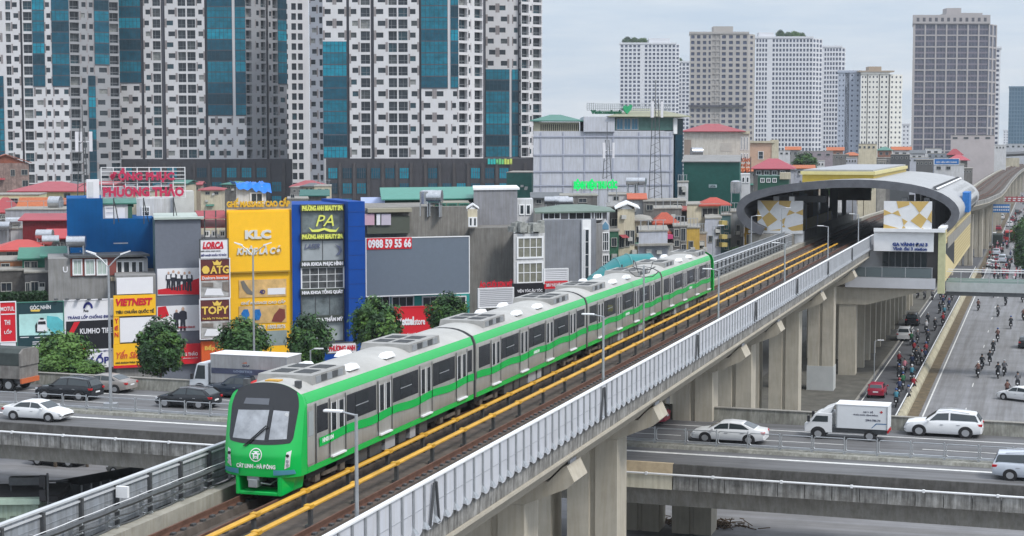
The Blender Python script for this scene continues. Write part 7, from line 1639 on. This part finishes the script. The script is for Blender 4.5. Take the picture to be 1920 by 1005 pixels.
for x0,x1,y0,d,mt,lb in ((1478,1500,318,420,white2,'white low house left of the dark tree beyond the station'),(1495,1560,284,560,M('mauve_wall',(.27,.23,.25),.8,var=.2),'mauve low block under the broad white tower'),(1440,1480,283,600,white2,'small white block left of the mauve low block'),(1556,1590,290,620,dimg,'dim low house right of the mauve block'),(1585,1606,296,540,lila,'pale blue low house left of the cream stepped block'),(1608,1642,270,520,cream,'cream stepped low block in front of the mid-height white tower'),(1640,1668,296,560,dimg,'low grey house right of the cream stepped block'),(1668,1704,290,520,P('dark_flat',(.06,.065,.07)),'dark flat building left of the office tower foot'),(1700,1740,296,600,lila,'low bluish house at the left foot of the office tower'),(1738,1782,288,640,M('dusty_blue',(.2,.22,.26),.8,var=.2),'dusty blue block under the office tower'),(1780,1862,254,660,M('pinkish_grey',(.42,.38,.38),.85,var=.12,scale=.2),'wide pinkish grey block before the right foot of the office tower'),(1860,1884,272,720,white2,'white house just right of the pinkish grey block'),(1884,1925,270,900,M('dusty_white',(.4,.42,.45),.85,var=.2),'pale house under the dark blue tower'),(1716,1748,300,430,P('dark_frame',(.1,.1,.1)),'dark framed balcony house above the station roof end'),(1800,1822,316,420,dimg,'dim house right of the blue banner roof'),(1826,1850,300,760,M('soft_green',(.1,.14,.13),.9,var=.3),'greenish dim house left of the bending viaduct'),(1846,1866,296,800,lila,'pale house beside the bending viaduct'),(1866,1880,292,820,white2,'small white house left of the far bridge crossing'),(1520,1545,302,480,white2,'tiny white house under the mauve block'),(1644,1660,300,470,conc,'tiny grey house over the right end of the yellow skylight')):
    w_=(x1-x0)/4
    hs(lb,x0,x1,y0,None,d,mt,None,'hip',0,10,[(x0+w_*k+w_*.3,y0+(4 if d<600 else 3),x0+w_*k+w_*.75,y0+(8 if d<600 else 6.5)) for k in range(4)],nx=1)
hs('low house with a dark red upper roof by the office tower foot',1776,1800,290,279,520,dimg,M('dark_red_roof',(.25,.03,.04),.7,var=.2),'hip',0,12)
hs('low house with a pink-red roof in front of the dark red one',1778,1812,300,290,480,dimg,M('mid_red_roof',(.38,.07,.09),.7,var=.2),'hip',0,12)
fr,t=board('blue_shop_roof_sign','blue roof sign with white lettering above the far end of the station',1752,298,1798,308,P('blue_sign_far',(.015,.13,.38)),white,'sign',400,0);T(fr,t,'VẬT LIỆU XÂY DỰNG',whp,1755,302,1794,306,-.38)
hs('grey white house carrying the blue roof sign',1750,1806,309,None,402,white2,None,'hip',0,8,[(1756,312,1764,318),(1774,312,1782,318)])
# rows of further low houses standing behind the nearer ones
rq=random.Random(31);mats=[gconc,white2,cream,dimg,lila,M('beige_h',(.38,.33,.27),.8,var=.2,streak=.2),M('brick_h',(.25,.12,.08),.9,var=.3)]
rf=[pinkr,M('slate_roof',(.12,.13,.14),.8,var=.2),greenr,orng,None,None,None]
mn=['grey','white','cream','dim grey','pale blue','beige','brick'];rn=['faded red','slate','green','orange']
seen=set()
def row(x0,x1,d,yb,where,step):
    x=x0;i=0
    while x<x1:
        wpx=step*rq.uniform(.7,1.4);yt=yb+rq.uniform(-6,8);k=rq.randrange(7);r=rq.randrange(7);dd=d*rq.uniform(.96,1.04)
        pos='%s, %s from its left end'%(where,ords[i] if i<20 else 'last')
        lb=('%s house'%mn[k])+(' with a %s roof'%rn[r] if r<4 else ' with a flat roof')+' in the '+pos
        lb=lb.replace(', %s from its left end',', ')
        if len(lb.split())>16: lb=lb.replace(' house with a',',').replace('from its left end','from left')
        hs(lb,x,x+wpx-1,yt,(yt-6 if r<4 else None),dd,mats[k],rf[r],rq.choice(['hip','gable']),rq.uniform(-8,8),rq.uniform(8,14),[(x+wpx*.2,yt+4,x+wpx*.4,yt+9),(x+wpx*.6,yt+4,x+wpx*.8,yt+9)])
        x+=wpx;i+=1
row(125,440,360,350,'back row between the left podiums',30)
row(545,620,300,352,'gap row between the podiums',26)
row(1440,1740,700,284,'far row beyond the station',26)
row(1390,1560,380,322,'near row left of the station roof',30)
row(1750,1925,1100,276,'farthest row at the right',20)
row(1000,1290,420,352,'row behind the pale office block',60)
# --- lamps, kiosk, skip and small things
def dlamp(px,pyb,pyt,label,base=None,pts=None):
    p=Zp(px,pyb,FZ+.2) if base is None else base;h=26-(pyt-HY)/F*(p-CP).dot(FW)-p.z
    t=thing('street_lamp',label,'street lamp',(p.x,p.y,p.z),PHI)
    m=MB();m.tube([(0,0,0),(0,0,h-.8)],.12,8,r2=.07);m.box(-.45,-.35,-.2,.45,.35,.35);m.build('pole',steel,t)
    for s in (-1,1):
        m=MB();m.tube([(0,0,h-.9),(s*.5,0,h-.35),(s*1.0,0,h)],.045,6);m.build('arm',steel,t)
        m=MB();m.hull2([(s*.85,-.16,h-.08),(s*.85,.16,h-.08),(s*.85,.16,h+.04),(s*.85,-.16,h+.04)],[(s*1.5,-.1,h+.16),(s*1.5,.1,h+.16),(s*1.5,.1,h+.24),(s*1.5,-.1,h+.24)]);m.build('lamp_head',white,t)
dlamp(208,765,474,'tall two-armed street lamp rising from the flyover median at the left')
q=Dp(472,HY,137);dlamp(472,700,457,'tall two-armed street lamp in front of the yellow building',Vector((q.x,q.y,0)))
for px,py,d,lb in ((582,657,130,'short single lamp post in front of the tree by the blue building'),(1640,640,186,'grey lamp with a curved arm between the viaduct piers')):
    q=Dp(px,py,d);t=thing('street_lamp',lb,'street lamp',(q.x,q.y,0),PHI);m=MB();m.tube([(0,0,0),(0,0,q.z),(.35,0,q.z+.15)],.06,6);m.build('pole',steel,t);m=MB();m.box(.3,-.09,q.z+.1,1.0,.09,q.z+.18);m.build('lamp_head',white,t)
# roof signal camera etc bottom-left
def gbox(name,label,cat,px,py,w,dp,h,mat,a=0.,z=.02):
    p=Zp(px,py,0);t=thing(name,label,cat,(p.x,p.y,z),PHI+a);m=MB();m.box(0,0,0,w,dp,h);return t,m
p=Zp(-20,1036,0);t=thing('kiosk','pale green kiosk with a flat dark roof in the bottom left corner','kiosk',(p.x,p.y,.02),PHI+math.radians(4))
kd=(p-CP).dot(FW);sc=kd/F;m=MB();m.box(0,0,0,92*sc,3.6,3.1);m.build('wall',M('mint_render',(.30,.38,.31),.85,var=.2,scale=1.2,streak=.25),t)
m=MB();m.box(-.3,-.35,3.1,92*sc+.15,0+.3,3.45);m.build('fascia',M('mint_fascia',(.36,.46,.38),.8,var=.15),t)
m=MB();m.box(-.3,.3,3.1,92*sc+1.2,4.4,3.5);m.build('flat_roof',M('felt_roof',(.035,.035,.037),.95,var=.3),t)
m=MB();m.box(.9,1.8,3.9,3.3,2.5,4.4);
for x in (1.0,3.1): m.tube([(x,2,3.5),(x,2,4.0)],.06,5)
m.tube([(3.3,2.1,4.1),(4.6,2.1,4.12)],.06,5);m.build('roof_duct',darks,t)
for k in range(4): m=MB();m.box(.6+k*.75,-.02,1.4+.2*(k%2),1.1+k*.75,-.005,2.2+.1*(k%3));m.build('wall_stain',P('stain',(.12,.15,.12),var=.4,scale=4),t)
p=Zp(92,1040,0);t=thing('traffic_light','black traffic light on a thin pole behind the green kiosk','traffic light',(p.x,p.y,0),PHI)
zt=Dp(88,885,(p-CP).dot(FW)).z;m=MB();m.tube([(0,0,0),(0,0,zt)],.07,6);m.build('pole',darks,t)
for z in (zt-.5,zt-1.4): m=MB();m.box(-.5,-.15,z-.35,-.1,.15,z+.35);m.build('signal_head',trim,t)
# open-top dump trailer
p=Zp(150,1000,0);t=thing('dump_truck','dark open-topped dump truck body parked beside the left barrier','truck',(p.x,p.y,.02),PHI+math.radians(50))
L_,W2,h0,h1=6.5,2.6,1.0,3.2;m=MB()
m.box(0,0,h0,.12,W2,h1);m.box(L_-.12,0,h0,L_,W2,h1);m.box(.12,0,h0,L_-.12,.12,h1);m.box(.12,W2-.12,h0,L_-.12,W2,h1);m.box(.12,.12,h0,L_-.12,W2-.12,h0+.15);bd=m.build('dump_body',M('dark_body',(.05,.055,.06),.8,.2,var=.3,scale=2),t)
for k in range(9): x=.1+k*(L_-.3)/8;m=MB();m.box(x,-.07,h0,x+.12,-.005,h1);m.build('side_rib',steel,bd)
m=MB();m.box(.3,.5,.4,L_+1.8,W2-.5,h0-.01);m.build('chassis',darks,t);m=MB();m.box(L_+.2,.1,.6,L_+1.9,W2-.1,2.6);m.build('cab',P('cab_teal',(.03,.12,.14)),t,bevel=.06)
for x in (1.0,2.2,L_+1): 
    for y in (.25,W2-.25): m=MB();m.wheel((x,y,.48),.48,.3);m.build('wheel',tyre,t)
# pile of dry branches under the flyover
p=Zp(1310,985,0);t=thing('branch_heap','dark heap of dry branches on the asphalt under the flyover','heap',(p.x,p.y,.02),0)
m=MB();rq=random.Random(8)
for k in range(420):
    c=Vector((rq.gauss(0,1.2),rq.gauss(0,.5),rq.uniform(.02,.35)));d=Vector((rq.gauss(0,1),rq.gauss(0,1),rq.gauss(0,.2))).normalized()*rq.uniform(.2,.5);m.tube([c-d,c+d],.035,4)
m.build('branches',M('dry_branch',(.10,.07,.045),.95,var=.4,scale=5),t)
# far elevated crossing at the right edge
t=thing('far_overpass','distant dark overpass crossing above the bending viaduct at the right edge','overpass',(0,0,0))
a=Dp(1876,290,820);b=Dp(1990,284,820);m=MB();m.tube([a,b],1.1,4);m.build('deck',darks,t)
m=MB();q=Dp(1895,300,820);m.box(q.x-6,q.y,0,q.x+4,q.y+3,q.z+1);m.build('abutment',cream,t)
# ================================================================ haze
m=MB();m.box(-3000,-60,-1.2,3000,3400,230)
hz=bpy.data.materials.new('haze_air');hz.use_nodes=True;ht=hz.node_tree;ht.nodes.clear()
ho=ht.nodes.new('ShaderNodeOutputMaterial');pv=ht.nodes.new('ShaderNodeVolumePrincipled');pv.inputs['Color'].default_value=(.80,.86,.93,1);pv.inputs['Density'].default_value=.00013;pv.inputs['Anisotropy'].default_value=.1
ht.links.new(pv.outputs[0],ho.inputs['Volume'])
o=m.build('haze',hz);tag(o,'thin pale city haze',kind='stuff')
